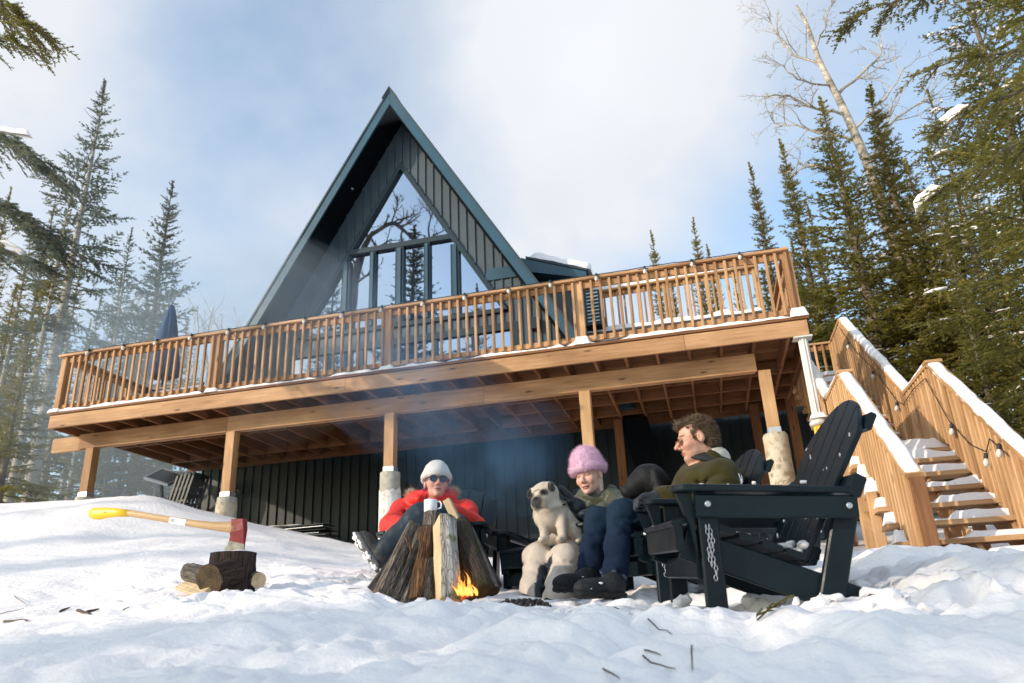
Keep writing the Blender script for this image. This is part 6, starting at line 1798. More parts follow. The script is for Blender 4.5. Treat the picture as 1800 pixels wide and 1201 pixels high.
def fir_sprig():
    t = empty('fir_sprig', tuple(ground_hit(1348, 1095)), 'small green fir sprig lying in the snow below the dark chair', 'sprig')
    a, b = ground_hit(1332, 1100), ground_hit(1384, 1072); a.z += .015; b.z += .02
    mb = MB(); mb.tube([a, a.lerp(b, .5)+Vector((0, 0, .01)), b], [.003, .0025, .0015], 5); mb.put('stem', 'twig_wood', t)
    rng = np.random.default_rng(4); u = np.linspace(0, .95, 9)
    P = np.array([list(a.lerp(b, x)+Vector((0, 0, .008))) for x in u]); D = np.tile(np.array(b-a)/((b-a).length), (9, 1))+rng.normal(0, .2, (9, 3))
    V = needle_tris(P, D, np.tile([[0, 0, 1.0]], (9, 1)), np.full(9, .03), 7, .018, rng); put('needles', np_mesh('needles', V, np.arange(len(V)).reshape(-1, 3), ['needles']), t)
fir_sprig()
# broken snow chunks kicked up in front of the chairs
def chunks():
    q = random.Random(12); f = Field((-1.3, 2.62, -.12), (1.0, 3.5, .25), .011)
    def ch(px, py, r, fl=.8):
        p = ground_hit(px, py)
        if p.y < 2.62 or p.y > 3.5 or p.x < -1.28 or p.x > .98: return
        for i in range(4):
            f.ell((p.x+q.uniform(-r, r)*.8, p.y+q.uniform(-r, r)*.5, p.z+r*.25+q.uniform(-r, r)*.4), (r*q.uniform(.5, 1), r*q.uniform(.5, 1), r*fl*q.uniform(.5, .9)), k=.012)
    for i in range(90):
        px = q.uniform(880, 1640); py = q.uniform(1062, 1108) if px < 1480 else q.uniform(1030, 1090); ch(px, py, q.uniform(.008, .034)*(1.5 if q.random() < .12 else 1))
    for px, py, r in ((1318, 1070, .06), (1300, 1085, .05), (1345, 1082, .05), (1170, 1075, .05), (1200, 1085, .05), (1500, 1040, .06), (1460, 1062, .05), (1400, 1082, .04), (1095, 1080, .035), (1040, 1085, .03), (1280, 1060, .03)): ch(px, py, r)
    f.rough(.016, 24, 3, seed=2, ridge=True); f.rough(.008, 70, 2, seed=5)
    o = put('snow_chunks', f.mesh('snow_chunks', ['snow_ground'])); o['kind'] = 'stuff'; o['label'] = 'broken snow lumps kicked up round the chair legs'
chunks()
# ------------------------------------------------------------------ people
def J(px, py, y): return np.array(at_px(px, py, y))
def unit(v): v = np.array(v, float); return v/np.linalg.norm(v)
def axes(f, up=(0, 0, 1)):
    """columns: forward, left, up"""
    f = unit(f); l = unit(np.cross(up, f)); u = np.cross(f, l); return np.stack([f, l, u], 1)
def tilt(Rm, pitch=0, roll=0):
    cp, sp = math.cos(pitch), math.sin(pitch); cr, sr = math.cos(roll), math.sin(roll)
    P = np.array([[cp, 0, sp], [0, 1, 0], [-sp, 0, cp]]); Q = np.array([[1, 0, 0], [0, cr, -sr], [0, sr, cr]])
    return Rm@P@Q
def head_sdf(F, c, Rm, s=1.0, jaw=1.0, nose=1.0):
    W = lambda *p: c+Rm@(np.array(p)*s)
    e = lambda p, r, k=0.02, op='add': F.ell(W(*p), np.array(r)*s, Rm, k*s, op)
    e((-.015, 0, .035), (.100, .078, .090), 0)
    e((.030, 0, -.025), (.068, .063, .085), .03)
    e((.040, 0, -.082), (.046, .047*jaw, .036*jaw), .03)
    e((.078, 0, -.104), (.020, .023, .017), .02)
    for q in (-1, 1):
        e((.066, .040*q, -.030), (.026, .024, .026), .02)
        F.ell(W(.098, .031*q, .004), np.array((.014, .017, .012))*s, Rm, .012*s, 'sub')
        e((.0795, .031*q, .002), (.0125, .0135, .0115), .004)
        e((-.008, .079*q, -.008), (.022, .011, .033), .008)
        F.ell(W(.0, .090*q, -.006), np.array((.011, .006, .018))*s, Rm, .005*s, 'sub')
        F.cap(W(.088, .018*q, .024), W(.078, .046*q, .026), .008*s, .006*s, .012*s)
        e((.104, .011*q, -.040), (.011, .008, .008), .008)
    F.cap(W(.093, 0, .006), W(.118*nose, 0, -.030), .008*s, .0125*s, .012*s)
    e((.094, 0, -.067), (.013, .024, .0055), .005); e((.091, 0, -.078), (.013, .020, .0065), .005)
    F.cap(W(.100, -.018, -.0722), W(.100, .018, -.0722), .0016*s, None, .003*s, 'sub')
    return W
def head_col(V, c, Rm, s, skin, lip=(.42, .16, .13), brow=(.10, .06, .035), stubble=0, smile=0):
    L = ((V-c)@Rm)/s
    col = np.tile(np.array(skin), (len(V), 1)).astype(float)
    x, y, z = L.T; front = x > .03
    ck = np.exp(-(((np.abs(y)-.042)/.022)**2+((z+.034)/.024)**2))*front; col = col*(1-ck[:, None]*.55)+np.array([.66, .27, .20])*ck[:, None]*.55
    nz = np.exp(-((y/.014)**2+((z+.033)/.016)**2))*(x > .1); col = col*(1-nz[:, None]*.45)+np.array([.66, .27, .20])*nz[:, None]*.45
    lp = (((y/.025)**2+((z+.0725)/.0125)**2) < 1) & (x > .085); col[lp] = lip
    mo = (np.abs(z+.0722) < .0022) & (np.abs(y) < .021) & (x > .08); col[mo] = (.10, .035, .03)
    br = (np.abs(z-.0265+((np.abs(y)-.03)**2)*6) < .0045) & (np.abs(np.abs(y)-.032) < .018) & (x > .06); col[br] = brow
    for q in (-1, 1):
        ed = np.sqrt(((y-.031*q)/.0125)**2+((z-.001)/.0042)**2); ey = (ed < 1) & (x > .07); col[ey] = (.35, .32, .30)
        ir = (np.hypot(y-.031*q, z-.001) < .0050) & (x > .07) & (ed < 1.05); col[ir] = (.03, .025, .02)
        lid = (ed >= 1) & (ed < 1.35) & (x > .07) & (z > -.001); col[lid] = (.13, .07, .05)
    if stubble:
        st = (z < -.035) & (x > -.02) & (z > -.13); nse = vnoise(L[:, 0]*60, L[:, 1]*60, L[:, 2]*60)*.1
        col[st] = col[st]*(1-stubble)+np.array([.24, .145, .09])*stubble
        col[lp] = lip
    return col
def torso_sdf(F, pel, neck, left, sh, hip, dep, k=.06):
    up = unit(neck-pel); l = unit(left-up*np.dot(left, up)); f = np.cross(l, up); Rm = np.stack([f, l, up], 1); H = np.linalg.norm(neck-pel)
    F.ell(pel+up*.04, (dep*.62, hip/2*1.02, .15), Rm)
    F.ell(pel+up*H*.42, (dep*.62, hip/2*.98, H*.36), Rm, k)
    F.ell(pel+up*H*.70, (dep*.60, sh/2*.93, H*.30), Rm, k)
    return Rm
def spikes(V, N, n, ln, wd, rng, flow=None, jit=.5, curl=0.0):
    """n thin hair triangles on surface points V with directions N (or flow)"""
    i = rng.integers(0, len(V), n); P = V[i]; D = (N[i] if flow is None else flow[i])+rng.normal(0, jit, (n, 3)); D /= np.linalg.norm(D, axis=1, keepdims=True)
    S = np.cross(D, rng.normal(0, 1, (n, 3))); S /= np.linalg.norm(S, axis=1, keepdims=True); L = ln*rng.uniform(.5, 1.2, n)[:, None]
    return np.stack([P-S*wd, P+S*wd, P+D*L+np.array([0, 0, -curl])*L], 1).reshape(-1, 3)
def mesh_vn(me):
    n = len(me.vertices); v = np.empty(n*3, np.float32); me.vertices.foreach_get('co', v); nn = np.empty(n*3, np.float32); me.vertex_normals.foreach_get('vector', nn)
    return v.reshape(-1, 3).astype(float), nn.reshape(-1, 3).astype(float)
def glove_sdf(F, wrist, Rm, s=1.0, curl=.5, mitten=False, side=1):
    """Rm columns: fingers forward, thumb side, back of the hand; side flips the thumb"""
    W = lambda *p: np.array(wrist)+Rm@(np.array(p)*s)
    F.cap(W(-.03, 0, 0), W(.02, 0, 0), .034*s, .036*s, .01)
    F.rbox(W(.055, 0, .0), np.array((.048, .043, .019))*s, Rm, .017*s, .02)
    if mitten:
        F.ell(W(.115, 0, -.012*curl), np.array((.062, .046, .026))*s, Rm, .03)
    else:
        for q, (y, l) in enumerate(((.033, .068), (.011, .078), (-.011, .072), (-.032, .056))):
            a = W(.095, y, 0); b = W(.095+l*.45*math.cos(curl*.7), y*1.06, -l*.45*math.sin(curl*.7)); c2 = W(.095+l*.45*math.cos(curl*.7)+l*.55*math.cos(curl*1.7), y*1.06, -l*.45*math.sin(curl*.7)-l*.55*math.sin(curl*1.7))
            F.cap(a, b, .0115*s, .011*s, .004); F.cap(b, c2, .011*s, .0095*s, .004)
    a = W(.028, .036*side, -.006); b = W(.062, .066*side, -.016); c2 = W(.092, .070*side, -.024)
    F.cap(a, b, .015*s, .0135*s, .012); F.cap(b, c2, .0135*s, .011*s, .006)
def folds(F, a, b, ra, rb, n, seed, w=.009, d=.004, arc=1.6, k=.018):
    """n crescent creases across the limb a-b"""
    q = random.Random(seed); a = np.array(a); b = np.array(b); t = unit(b-a); u = unit(np.cross(t, (.3, .2, .9))); v = np.cross(t, u)
    for i in range(n):
        f = q.uniform(.05, 1.0); an = q.uniform(0, 6.28); sl = q.uniform(-.35, .35); m = 5; P = []
        for j in range(m):
            e = (j/(m-1)-.5)*arc*q.uniform(.7, 1.2); r = ra+(rb-ra)*f+w*.55
            P.append(a+(b-a)*f+t*(e*sl*.12+.012*e*e)+(u*math.cos(an+e)+v*math.sin(an+e))*r)
        W_ = w*q.uniform(.7, 1.3)
        for j in range(m-1): F.cap(P[j], P[j+1], W_*(.55 if j == 0 else 1), W_*(.55 if j == m-2 else 1), k, 'sub', .03)
SKIN = (.56, .335, .245)
def bounds(pts, pad):
    P = np.array(pts); return P.min(0)-pad, P.max(0)+pad
def solid(F, name, mat, parent, col, rough=None, kind=None):
    c = (lambda V: np.tile(np.array(col), (len(V), 1))) if not callable(col) else col
    o = put(name, F.mesh(name, [mat], c), parent)
    if kind: o['kind'] = kind
    return o
def boot(parent, heel, toe, ankle, up, col=(.022, .02, .02), s=1.0, sole=(.012, .012, .012), snow=True, name='boot', seed=1):
    heel = np.array(heel); toe = np.array(toe); f = unit(toe-heel); u = unit(np.array(up)-f*np.dot(up, f)); l = np.cross(u, f); Rm = np.stack([f, l, u], 1); L = np.linalg.norm(toe-heel)
    W = lambda *p: heel+Rm@np.array(p)
    lo, hi = bounds([heel, toe, ankle, np.array(ankle)+np.array(up)*.1], .14)
    F = Field(lo, hi, .009)
    F.ell(W(.06, 0, .06), (.065, .047, .06), Rm); F.ell(W(L*.55, 0, .05), (.11, .05, .045), Rm, .03); F.ell(W(L-.06, 0, .042), (.07, .052, .04), Rm, .03)
    F.cap(W(.06, 0, .07), ankle+unit(np.array(ankle)-W(.06, 0, .07))*.05, .052, .056, .03)
    F.rough(.002, 30, 2, seed)
    S = Field(lo, hi, .009)
    S.rbox(W(L*.5, 0, .012), (L*.5, .050, .016), Rm, .012); S.ell(W(L-.05, 0, .014), (.06, .054, .018), Rm, .02)
    for q in range(7): S.rbox(W(.03+q*L*.14, 0, -.006), (.008, .06, .006), Rm, .003, 0, 'sub')
    b = solid(F, name, 'leather', parent, col); put('sole', S.mesh('sole', ['leather'], lambda V: np.tile(np.array(sole), (len(V), 1))), b)
    mb = MB()
    for q in range(5):
        p0 = W(L*.42+.018*q-.03, -.03, .105-.012*q); p1 = W(L*.42+.018*q-.03, .03, .105-.012*q); mb.tube([p0, W(L*.42+.018*q-.03, 0, .115-.011*q), p1], .004, 5)
    put('laces', mb.mesh('laces', 'grey_metal'), b)
    if snow:
        N = Field(lo, hi, .009); q = random.Random(seed)
        for i in range(16):
            t = q.random(); N.ell(W(.02+t*(L-.05), q.uniform(-.05, .05), .085-.045*t+q.uniform(-.01, .015)), (q.uniform(.006, .018), q.uniform(.006, .014), q.uniform(.004, .009)), Rm, .005)
        o = put('boot_snow', N.mesh('boot_snow', ['snow']), b); o['kind'] = 'stuff'
    return b

# ---- man in the olive jacket ----------------------------------------
def build_man():
    t = empty('person', (-.14, 4.5, .12), 'man in olive wool jacket and jeans with tinted glasses, seated and turned left', 'person', 'people round the fire')
    hd = J(1223, 772, 4.50); fdir = unit((-.955, -.26, -.16)); Rh = tilt(axes(fdir), 0, .03); s = 1.02
    pel = J(1205, 925, 4.52); neckb = J(1246, 818, 4.54); left = unit((.34, -.94, 0.02))
    shL = J(1272, 838, 4.34); shR = J(1222, 838, 4.72); elL = J(1272, 888, 4.22); wrL = J(1168, 875, 4.10)
    elR = J(1185, 892, 4.80); wrR = J(1135, 893, 4.62)
    hipL = pel+left*.09; hipR = pel-left*.09
    knL = J(1094, 903, 4.22); knR = J(1052, 915, 4.50); anL = J(1078, 1022, 4.12); anR = J(1033, 1014, 4.38)
    # body
    lo, hi = bounds([hd+[.0, 0, .13], hd-[.13, .1, 0], pel, shL, shR, wrL, knL, anL, knR, anR], .12)
    F = Field(lo, hi, .016, (hd-np.array([.145, .13, .16]), hd+np.array([.13, .13, .13]), .0042))
    W = head_sdf(F, hd, Rh, s, 1.05, 1.06)
    F.cap(W(-.025, 0, -.07), neckb, .056, .062, .025)
    torso_sdf(F, pel, neckb, left, .36, .30, .19)
    for a, b, c in ((shL, elL, wrL), (shR, elR, wrR)): F.cap(a, b, .045, .04, .03); F.cap(b, c, .038, .028, .02)
    for a, b, c in ((hipL, knL, anL), (hipR, knR, anR)): F.cap(a, b, .075, .055, .03); F.cap(b, c, .052, .04, .02)
    sk = (.60, .33, .235)
    solid(F, 'body', 'skin', t, lambda V: head_col(V, hd, Rh, s, sk, (.40, .15, .12), (.16, .09, .045), .22))
    # jacket
    lo, hi = bounds([pel-[0, 0, .16], neckb+[0, 0, .1], shL, shR, elL, wrL, elR, wrR], .17)
    F = Field(lo, hi, .0105)
    Rt = torso_sdf(F, pel, neckb-np.array([0, 0, .03]), left, .50, .44, .265)
    F.cap(shL, shR, .085, .085, .06)
    F.chain([shL, elL, wrL], [.088, .078, .056], .03, k0=.05); F.chain([shR, elR, wrR], [.085, .072, .055], .03, k0=.05)
    F.cap(wrL+(elL-wrL)*.18, wrL, .064, .062, .012)
    up = Rt[:, 2]; fr = Rt[:, 0]
    # broad open collar standing round the neck
    cc = neckb+up*.035-fr*.005
    Rc = np.stack([unit(fr+up*.62), Rt[:, 1], unit(up-fr*.62)], 1)
    F.ell(cc-up*.01, (.130, .118, .065), Rc, .035)
    F.ell(cc-fr*.12-up*.03, (.09, .145, .05), Rt, .03)
    F.ell(cc+up*.06+fr*.035, (.135, .098, .13), Rc, .010, 'sub')
    folds(F, shL, elL, .088, .078, 6, 3, .007); folds(F, elL, wrL, .078, .056, 7, 4, .007); folds(F, shR, elR, .085, .07, 5, 5); folds(F, pel+up*.05, neckb-up*.1, .19, .2, 10, 6, .012)
    F.rough(.011, 7.5, 3, 2); F.rough(.005, 22, 2, 5)
    jo = (.046, .037, .009)
    def jc(V):
        c = np.tile(np.array(jo), (len(V), 1)); d = np.linalg.norm((V-(cc+up*.06+fr*.035))@Rc/np.array([.135, .098, .13]), axis=1)
        c[d < 1.04] = (.014, .015, .013); n = vnoise(V[:, 0]*14, V[:, 1]*14, V[:, 2]*14)[:, None]; return c*(1+.25*n)
    jk = solid(F, 'jacket', 'wool', t, jc)
    V = []; n = 30; prof = ((.092, .082, .075), (.120, .108, .066), (.150, .136, .030), (.158, .142, .008), (.150, .134, .004))
    for rf, rl, hh in prof:
        for a_ in np.linspace(.30, 2*math.pi-.30, n):
            w_ = .010*vnoise(math.cos(a_)*3, math.sin(a_)*3, rf*9)
            V.append(neckb+fr*((rf+w_)*math.cos(a_)-.020)+Rt[:, 1]*((rl+w_)*math.sin(a_))+up*(hh-.016*math.cos(a_)-.012))
    idx = np.arange(len(prof)*n).reshape(len(prof), n); Fq = np.stack([idx[:-1, :-1], idx[1:, :-1], idx[1:, 1:], idx[:-1, 1:]], -1).reshape(-1, 4)
    co = put('collar', np_mesh('collar', np.array(V), Fq, ['dark_fabric'], True), jk); md = co.modifiers.new('solid', 'SOLIDIFY'); md.thickness = .008
    def seam(pts, name, mat, r):
        mb = MB(); mb.tube(pts, r, 6); return mb.put(name, mat, jk)
    mb = MB(); mb.lathe([(.011, -.004), (.012, 0), (.008, .004)], 10); put('button', mb.mesh('button', 'grey_metal'), jk, None, Matrix.Translation(J(1187, 866, 4.085)) @ Matrix.Rotation(math.pi/2, 4, 'X'))
    # pale fleece collar inside
    F = Field(neckb-.16, neckb+.18, .008)
    F.ell(cc+up*.022-fr*.012, (.104, .086, .082), Rc); F.ell(cc+up*.06+fr*.055, (.115, .070, .13), Rc, .008, 'sub'); F.rough(.006, 30, 2, 3)
    solid(F, 'shirt_collar', 'wool', t, (.62, .56, .48))
    # snow rubbed on the shoulder
    F = Field(shL-.14, shL+.16, .009); q = random.Random(5)
    for i in range(26):
        p = shL+unit((q.uniform(.5, 1), q.uniform(-.6, .05), q.uniform(-.5, .5)))*.092+np.array([.0, 0, -.02]); F.ell(p, (.007, .011, q.uniform(.008, .022)), None, .004)
    o = solid(F, 'jacket_snow', 'snow', jk, (1, 1, 1)); o['kind'] = 'stuff'
    # jeans
    lo, hi = bounds([hipL, hipR, knL, knR, anL, anR], .15)
    F = Field(lo, hi, .0105)
    F.ell(pel-np.array([0, 0, .02]), (.15, .19, .12)); F.chain([hipL, knL, anL], [.098, .078, .068], .03, k0=.05); F.chain([hipR, knR, anR], [.098, .078, .068], .03, k0=.05)
    for an, kn in ((anL, knL), (anR, knR)): F.cap(an+(kn-an)*.06, an-(kn-an)*.06, .074, .072, .015)
    folds(F, knL, anL, .078, .068, 12, 2, .008); folds(F, knR, anR, .078, .068, 10, 3, .008); folds(F, anL+(knL-anL)*.25, anL, .07, .07, 8, 7, .008); folds(F, hipL, knL, .098, .08, 6, 4); F.rough(.010, 10, 3, 8, fz=16, ridge=False); F.rough(.006, 26, 2, 4)
    def jc(V):
        c = np.tile(np.array((.0065, .015, .037)), (len(V), 1))
        k = np.maximum(np.exp(-(np.linalg.norm(V-knL, axis=1)/.13)**2), np.exp(-(np.linalg.norm(V-knR, axis=1)/.13)**2))[:, None]
        d = ((V[:, 2] < anL[2]+.05))[:, None]*(.5+.5*vnoise(V[:, 0]*40, V[:, 1]*40, V[:, 2]*40))[:, None]
        c = c*(1-k*.6)+np.array((.014, .036, .056))*k*.6
        return c*(1-.35*d)+np.array([.3, .33, .4])*.35*d*(d > .72)
    solid(F, 'jeans', 'denim', t, jc)
    # gloves
    for wr, el, side, nm in ((wrL, elL, -1, 'glove'), (wrR, elR, 1, 'glove')):
        f = unit(wr-el); F = Field(wr-.17, wr+.17, .0075); Rg = axes(unit(f+np.array([0, 0, -.12]))); glove_sdf(F, wr+f*.02, Rg, 1.08, .75, False, side)
        solid(F, nm, 'leather', t, (.030, .034, .042))
    # boots
    boot(t, J(1098, 1052, 4.06), J(1012, 1050, 3.93), anL, (0, 0, 1), (.014, .015, .017), seed=3)
    boot(t, J(1052, 1040, 4.34), J(975, 1040, 4.22), anR, (0, 0, 1), (.014, .015, .017), seed=4)
    # hair: cap of hair plus combed strands
    F = Field(hd-.18, hd+.18, .0055)
    F.ell(W(-.022, 0, .042), np.array((.106, .084, .092))*s, Rh)
    F.ell(W(-.055, 0, -.02), np.array((.066, .080, .075))*s, Rh, .03)
    F.ell(W(.060, 0, .098), np.array((.050, .055, .026))*s, Rh, .02)
    F.ell(W(.105, 0, -.02), np.array((.082, .12, .098))*s, Rh, .012, 'sub')
    for q in (-1, 1):
        F.ell(W(.018, .088*q, -.03), np.array((.042, .045, .050))*s, Rh, .010, 'sub')
        F.cap(W(.032, .072*q, .028), W(.030, .073*q, -.012), .012*s, .008*s, .006)
    F.plane(W(-.05, 0, -.085), -Rh[:, 2], .015)
    F.rough(.007, 26, 3, 7, ridge=True)
    hc = lambda V: np.tile(np.array((.055, .033, .018)), (len(V), 1))*(1+.7*vnoise(V[:, 0]*22, V[:, 1]*70, V[:, 2]*40))[:, None]
    ho = solid(F, 'hair', 'hair', t, hc)
    V, N = mesh_vn(ho.data); rng = np.random.default_rng(4); L = (V-hd)@Rh
    keep = (L[:, 2] > -.06); V = V[keep]; N = N[keep]; L = L[keep]
    fl = N*.35-Rh[:, 0][None]*.55-Rh[:, 2][None]*(.6-3.5*np.clip(L[:, 2], 0, .12))[:, None]
    SV = spikes(V, N, 11000, .032, .0010, rng, fl, .16); cl = np.repeat(np.array((.078, .048, .025))*rng.uniform(.5, 1.9, (len(SV)//3, 1)), 3, 0)
    tuft = spikes(V[L[:, 2] > .09], N[L[:, 2] > .09], 200, .035, .0011, rng, None, .5); c2 = np.repeat(np.array((.17, .11, .06))*rng.uniform(.6, 1.6, (len(tuft)//3, 1)), 3, 0)
    AV = np.concatenate([SV, tuft]); o = put('hair_strands', np_mesh('hair_strands', AV, np.arange(len(AV)).reshape(-1, 3), ['hair'], False, np.concatenate([cl, c2])), ho); o['kind'] = 'stuff'
    # glasses
    G = empty('x', (0, 0, 0), '', '') if False else None
    mb = MB()
    for q in (-1, 1): mb.tube([W(.108, .034*q+.0225*math.cos(a), -.004+.0185*math.sin(a)) for a in np.linspace(0, 6.283, 15)], .0016*s, 5, cap=False)
    mb.tube([W(.108, .012, .002), W(.113, 0, .006), W(.108, -.012, .002)], .0016, 5)
    for q in (-1, 1): mb.tube([W(.107, .056*q, .002), W(.06, .076*q, .006), W(.0, .083*q, .006)], .0015, 5)
    g = mb.put('sunglasses', 'gold_wire', t)
    for q in (-1, 1):
        mb = MB(); n = 14; V = [W(.1085, .034*q, -.004)]+[W(.1075, .034*q+.021*math.cos(a), -.004+.0172*math.sin(a)) for a in np.linspace(0, 6.283, n, endpoint=False)]
        mb.add(V, [(0, i+1, (i+1) % n+1) for i in range(n)]); mb.put('lens', 'lens_red', g)
build_man()

# ---- woman with the pink hat -------------------------------------------
def fuzzy_hat(t, hd, Rh, s, W, col, name, mat, fuzz, brim=True, up_=.04, big=1.0, tip=0.0):
    F = Field(hd-.20, hd+.24, .006)
    F.ell(W(-.012, 0, .062+up_*.3), np.array((.116, .100, .098+up_))*s*big, Rh)
    F.plane(W(.0, 0, .028), -(Rh[:, 2]*1.0-Rh[:, 0]*.0+Rh[:, 0]*-.22), .01)
    if brim:
        for a in np.linspace(0, 6.283, 28, endpoint=False):
            x, y = math.cos(a), math.sin(a); F.ell(W(-.010+.108*big*x, .093*big*y, .043+.010*x), np.array((.022, .022, .030))*s, Rh, .012)
    F.rough(.005, 40, 3, 2)
    F.ell(hd+Rh@np.array((-.005, 0, 0)), np.array((.094, .074, .084))*s, Rh, 0, 'sub')
    o = solid(F, name, mat, t, col)
    if fuzz:
        V, N = mesh_vn(o.data); L = (V-hd)@Rh; k = np.einsum('ij,ij->i', N, V-(hd+Rh@np.array((-.01, 0, .04)))) > 0
        S = spikes(V[k], N[k], 5200, fuzz, .0007, np.random.default_rng(2), None, .6); o2 = put('fuzz', np_mesh('fuzz', S, np.arange(len(S)).reshape(-1, 3), [mat], False, np.tile(np.array(col)*1.1, (len(S), 1))), o); o2['kind'] = 'stuff'
    return o
def build_woman():
    t = empty('person', (-1.0, 4.95, .13), 'woman in pink fluffy hat and olive parka smiling beside the pug', 'person', 'people round the fire')
    hd = J(1035, 836, 4.98); Rh = tilt(axes(unit((-.30, -.95, -.16))), .02, .10); s = 1.0
    left = unit((.97, -.16, 0)); pel = J(1015, 962, 5.05); neckb = J(1043, 882, 5.06)
    shL = J(1080, 884, 5.02); shR = J(1014, 892, 5.08); elL = J(1092, 896, 4.84); wrL = J(1062, 899, 4.72); elR = J(1018, 930, 4.90); wrR = J(1014, 892, 4.78)
    hipL = pel+left*.09; hipR = pel-left*.09; knL = J(993, 984, 4.66); knR = J(946, 981, 4.74); anL = J(982, 1045, 4.52); anR = J(940, 1040, 4.62)
    lo, hi = bounds([hd+[0, 0, .13], pel, shL, shR, wrL, wrR, knL, anL, knR, anR], .13)
    F = Field(lo, hi, .016, (hd-np.array([.12, .15, .15]), hd+np.array([.12, .13, .12]), .0042))
    W = head_sdf(F, hd, Rh, s, .94, .97); F.cap(W(-.02, 0, -.07), neckb, .048, .055, .025)
    torso_sdf(F, pel, neckb, left, .32, .28, .17)
    for a, b, c in ((shL, elL, wrL), (shR, elR, wrR)): F.cap(a, b, .04, .034, .03); F.cap(b, c, .033, .026, .02)
    for a, b, c in ((hipL, knL, anL), (hipR, knR, anR)): F.cap(a, b, .07, .05, .03); F.cap(b, c, .048, .036, .02)
    def hc(V):
        c = head_col(V, hd, Rh, s, (.66, .40, .31), (.50, .19, .17), (.20, .12, .08))
        L = ((V-hd)@Rh)/s; x, y, z = L.T   # narrowed smiling eyes
        for q in (-1, 1):
            ed = np.sqrt(((y-.031*q)/.0145)**2+((z-.001)/.0062)**2); c[(ed < 1.15) & (x > .065)] = (.50, .29, .22)
            ln = (np.abs(z+.0012-18*(y-.031*q)**2*-1*.0-(-.9)*(np.abs(y-.031*q)**2)*-9) < .0022) & (np.abs(y-.031*q) < .0145) & (x > .06); c[ln] = (.07, .04, .03)
        sm = (np.abs(z+.0722-np.clip(y**2*9, 0, .02)) < .0024) & (np.abs(y) < .030) & (x > .065); c[sm] = (.22, .07, .06)
        return c
    solid(F, 'body', 'skin', t, hc)
    # parka
    lo, hi = bounds([pel-[0, 0, .1], neckb+[0, 0, .12], shL, shR, elL, elR, wrL, wrR], .17)
    F = Field(lo, hi, .0105)
    Rt = torso_sdf(F, pel, neckb-np.array([0, 0, .04]), left, .46, .44, .25)
    F.cap(shL, shR, .075, .07, .05)
    F.chain([shL, elL, wrL], [.088, .082, .062], .025, k0=.04); F.chain([shR, elR, wrR], [.082, .074, .056], .025, k0=.04)
    up, fr = Rt[:, 2], Rt[:, 0]
    cc = neckb+up*.02+fr*.0
    F.ell(cc, (.115, .125, .075), Rt, .03); F.ell(neckb-fr*.08+left*.05+up*.005, (.085, .14, .085), Rt, .03); F.ell(neckb+left*.10+up*.02+fr*.02, (.06, .05, .085), Rt, .03)
    F.ell(cc+up*.065+fr*.02, (.085, .075, .10), Rt, .012, 'sub')
    folds(F, shL, elL, .088, .082, 9, 3); folds(F, elL, wrL, .082, .062, 6, 5); folds(F, pel+up*.05, neckb-up*.08, .17, .17, 8, 6, .011)
    F.rough(.014, 9, 3, 4); F.rough(.008, 24, 2, 9, ridge=True)
    pc = (.070, .074, .050)
    def jc(V):
        c = np.tile(np.array(pc), (len(V), 1)); d = np.linalg.norm((V-(cc+up*.065+fr*.02))@Rt/np.array([.085, .075, .10]), axis=1); c[d < 1.06] = (.10, .09, .075); return c
    pk = solid(F, 'parka', 'nylon', t, jc)
    # trousers
    lo, hi = bounds([hipL, hipR, knL, knR, anL-[0, 0, .08], anR-[0, 0, .08]], .15)
    F = Field(lo, hi, .0105)
    F.ell(pel, (.20, .20, .12)); F.chain([hipL, knL, anL], [.115, .094, .082], .03, k0=.05); F.chain([hipR, knR, anR], [.115, .092, .078], .03, k0=.05)
    for an, kn in ((anL, knL), (anR, knR)): F.cap(an+(kn-an)*.12, an-(kn-an)*.05, .092, .094, .02)
    folds(F, knL, anL, .092, .086, 9, 3, .009); folds(F, knR, anR, .09, .084, 9, 4, .009); folds(F, hipL, knL, .105, .09, 6, 5); F.rough(.011, 8, 3, 3, fz=11)
    gap = (anL+anR)/2
    def tc_(V):
        c = np.tile(np.array((.52, .44, .37)), (len(V), 1))
        d = np.abs((V-anR)@unit(knR-anR)); side = (V-anR)@left
        g = (side > .035) & (side < .13) & ((V-anR)@np.array([0, 0, 1]) < .20-(.13-side)*.6) & (np.linalg.norm((V-anR)[:, :2], axis=1) < .14); c[g] = (.022, .026, .034)
        return c
    tr = solid(F, 'trousers', 'nylon', t, tc_)
    mb = MB(); a0 = anL+left*.080+np.array([.0, -.045, .0]); a1 = knL*.35+anL*.65+left*.075+np.array([0, -.05, 0]); mb.tube([a0, (a0+a1)/2+np.array([.004, -.004, 0]), a1], .004, 6); mb.put('zip', 'print_grey', tr)
    # mittens
    f = unit(J(984, 853, 4.74)-wrR); F = Field(wrR-.2, wrR+.2, .008); glove_sdf(F, wrR+f*.0, axes(f, unit((-.3, -.2, .9))), .98, .4, True, 1); F.cap(elR+(wrR-elR)*.45, wrR, .064, .058, .02); solid(F, 'mitten', 'nylon', t, (.012, .018, .024))
    f = unit(np.array((-.7, -.7, -.1))); F = Field(wrL-.2, wrL+.2, .009); glove_sdf(F, wrL, axes(f), 1.1, .4, True, -1); solid(F, 'mitten', 'nylon', t, (.012, .018, .024))
    boot(t, anL+np.array((.03, .08, -.15)), anL+np.array((-.04, -.20, -.14)), anL-np.array((0, 0, .06)), (0, 0, 1), (.02, .02, .022), snow=False)
    boot(t, anR+np.array((.03, .08, -.15)), anR+np.array((-.04, -.20, -.14)), anR-np.array((0, 0, .06)), (0, 0, 1), (.10, .07, .05), snow=False)
    fuzzy_hat(t, hd, Rh, s, W, (.68, .43, .56), 'hat', 'wool', .020, True, .022, 1.08)
build_woman()

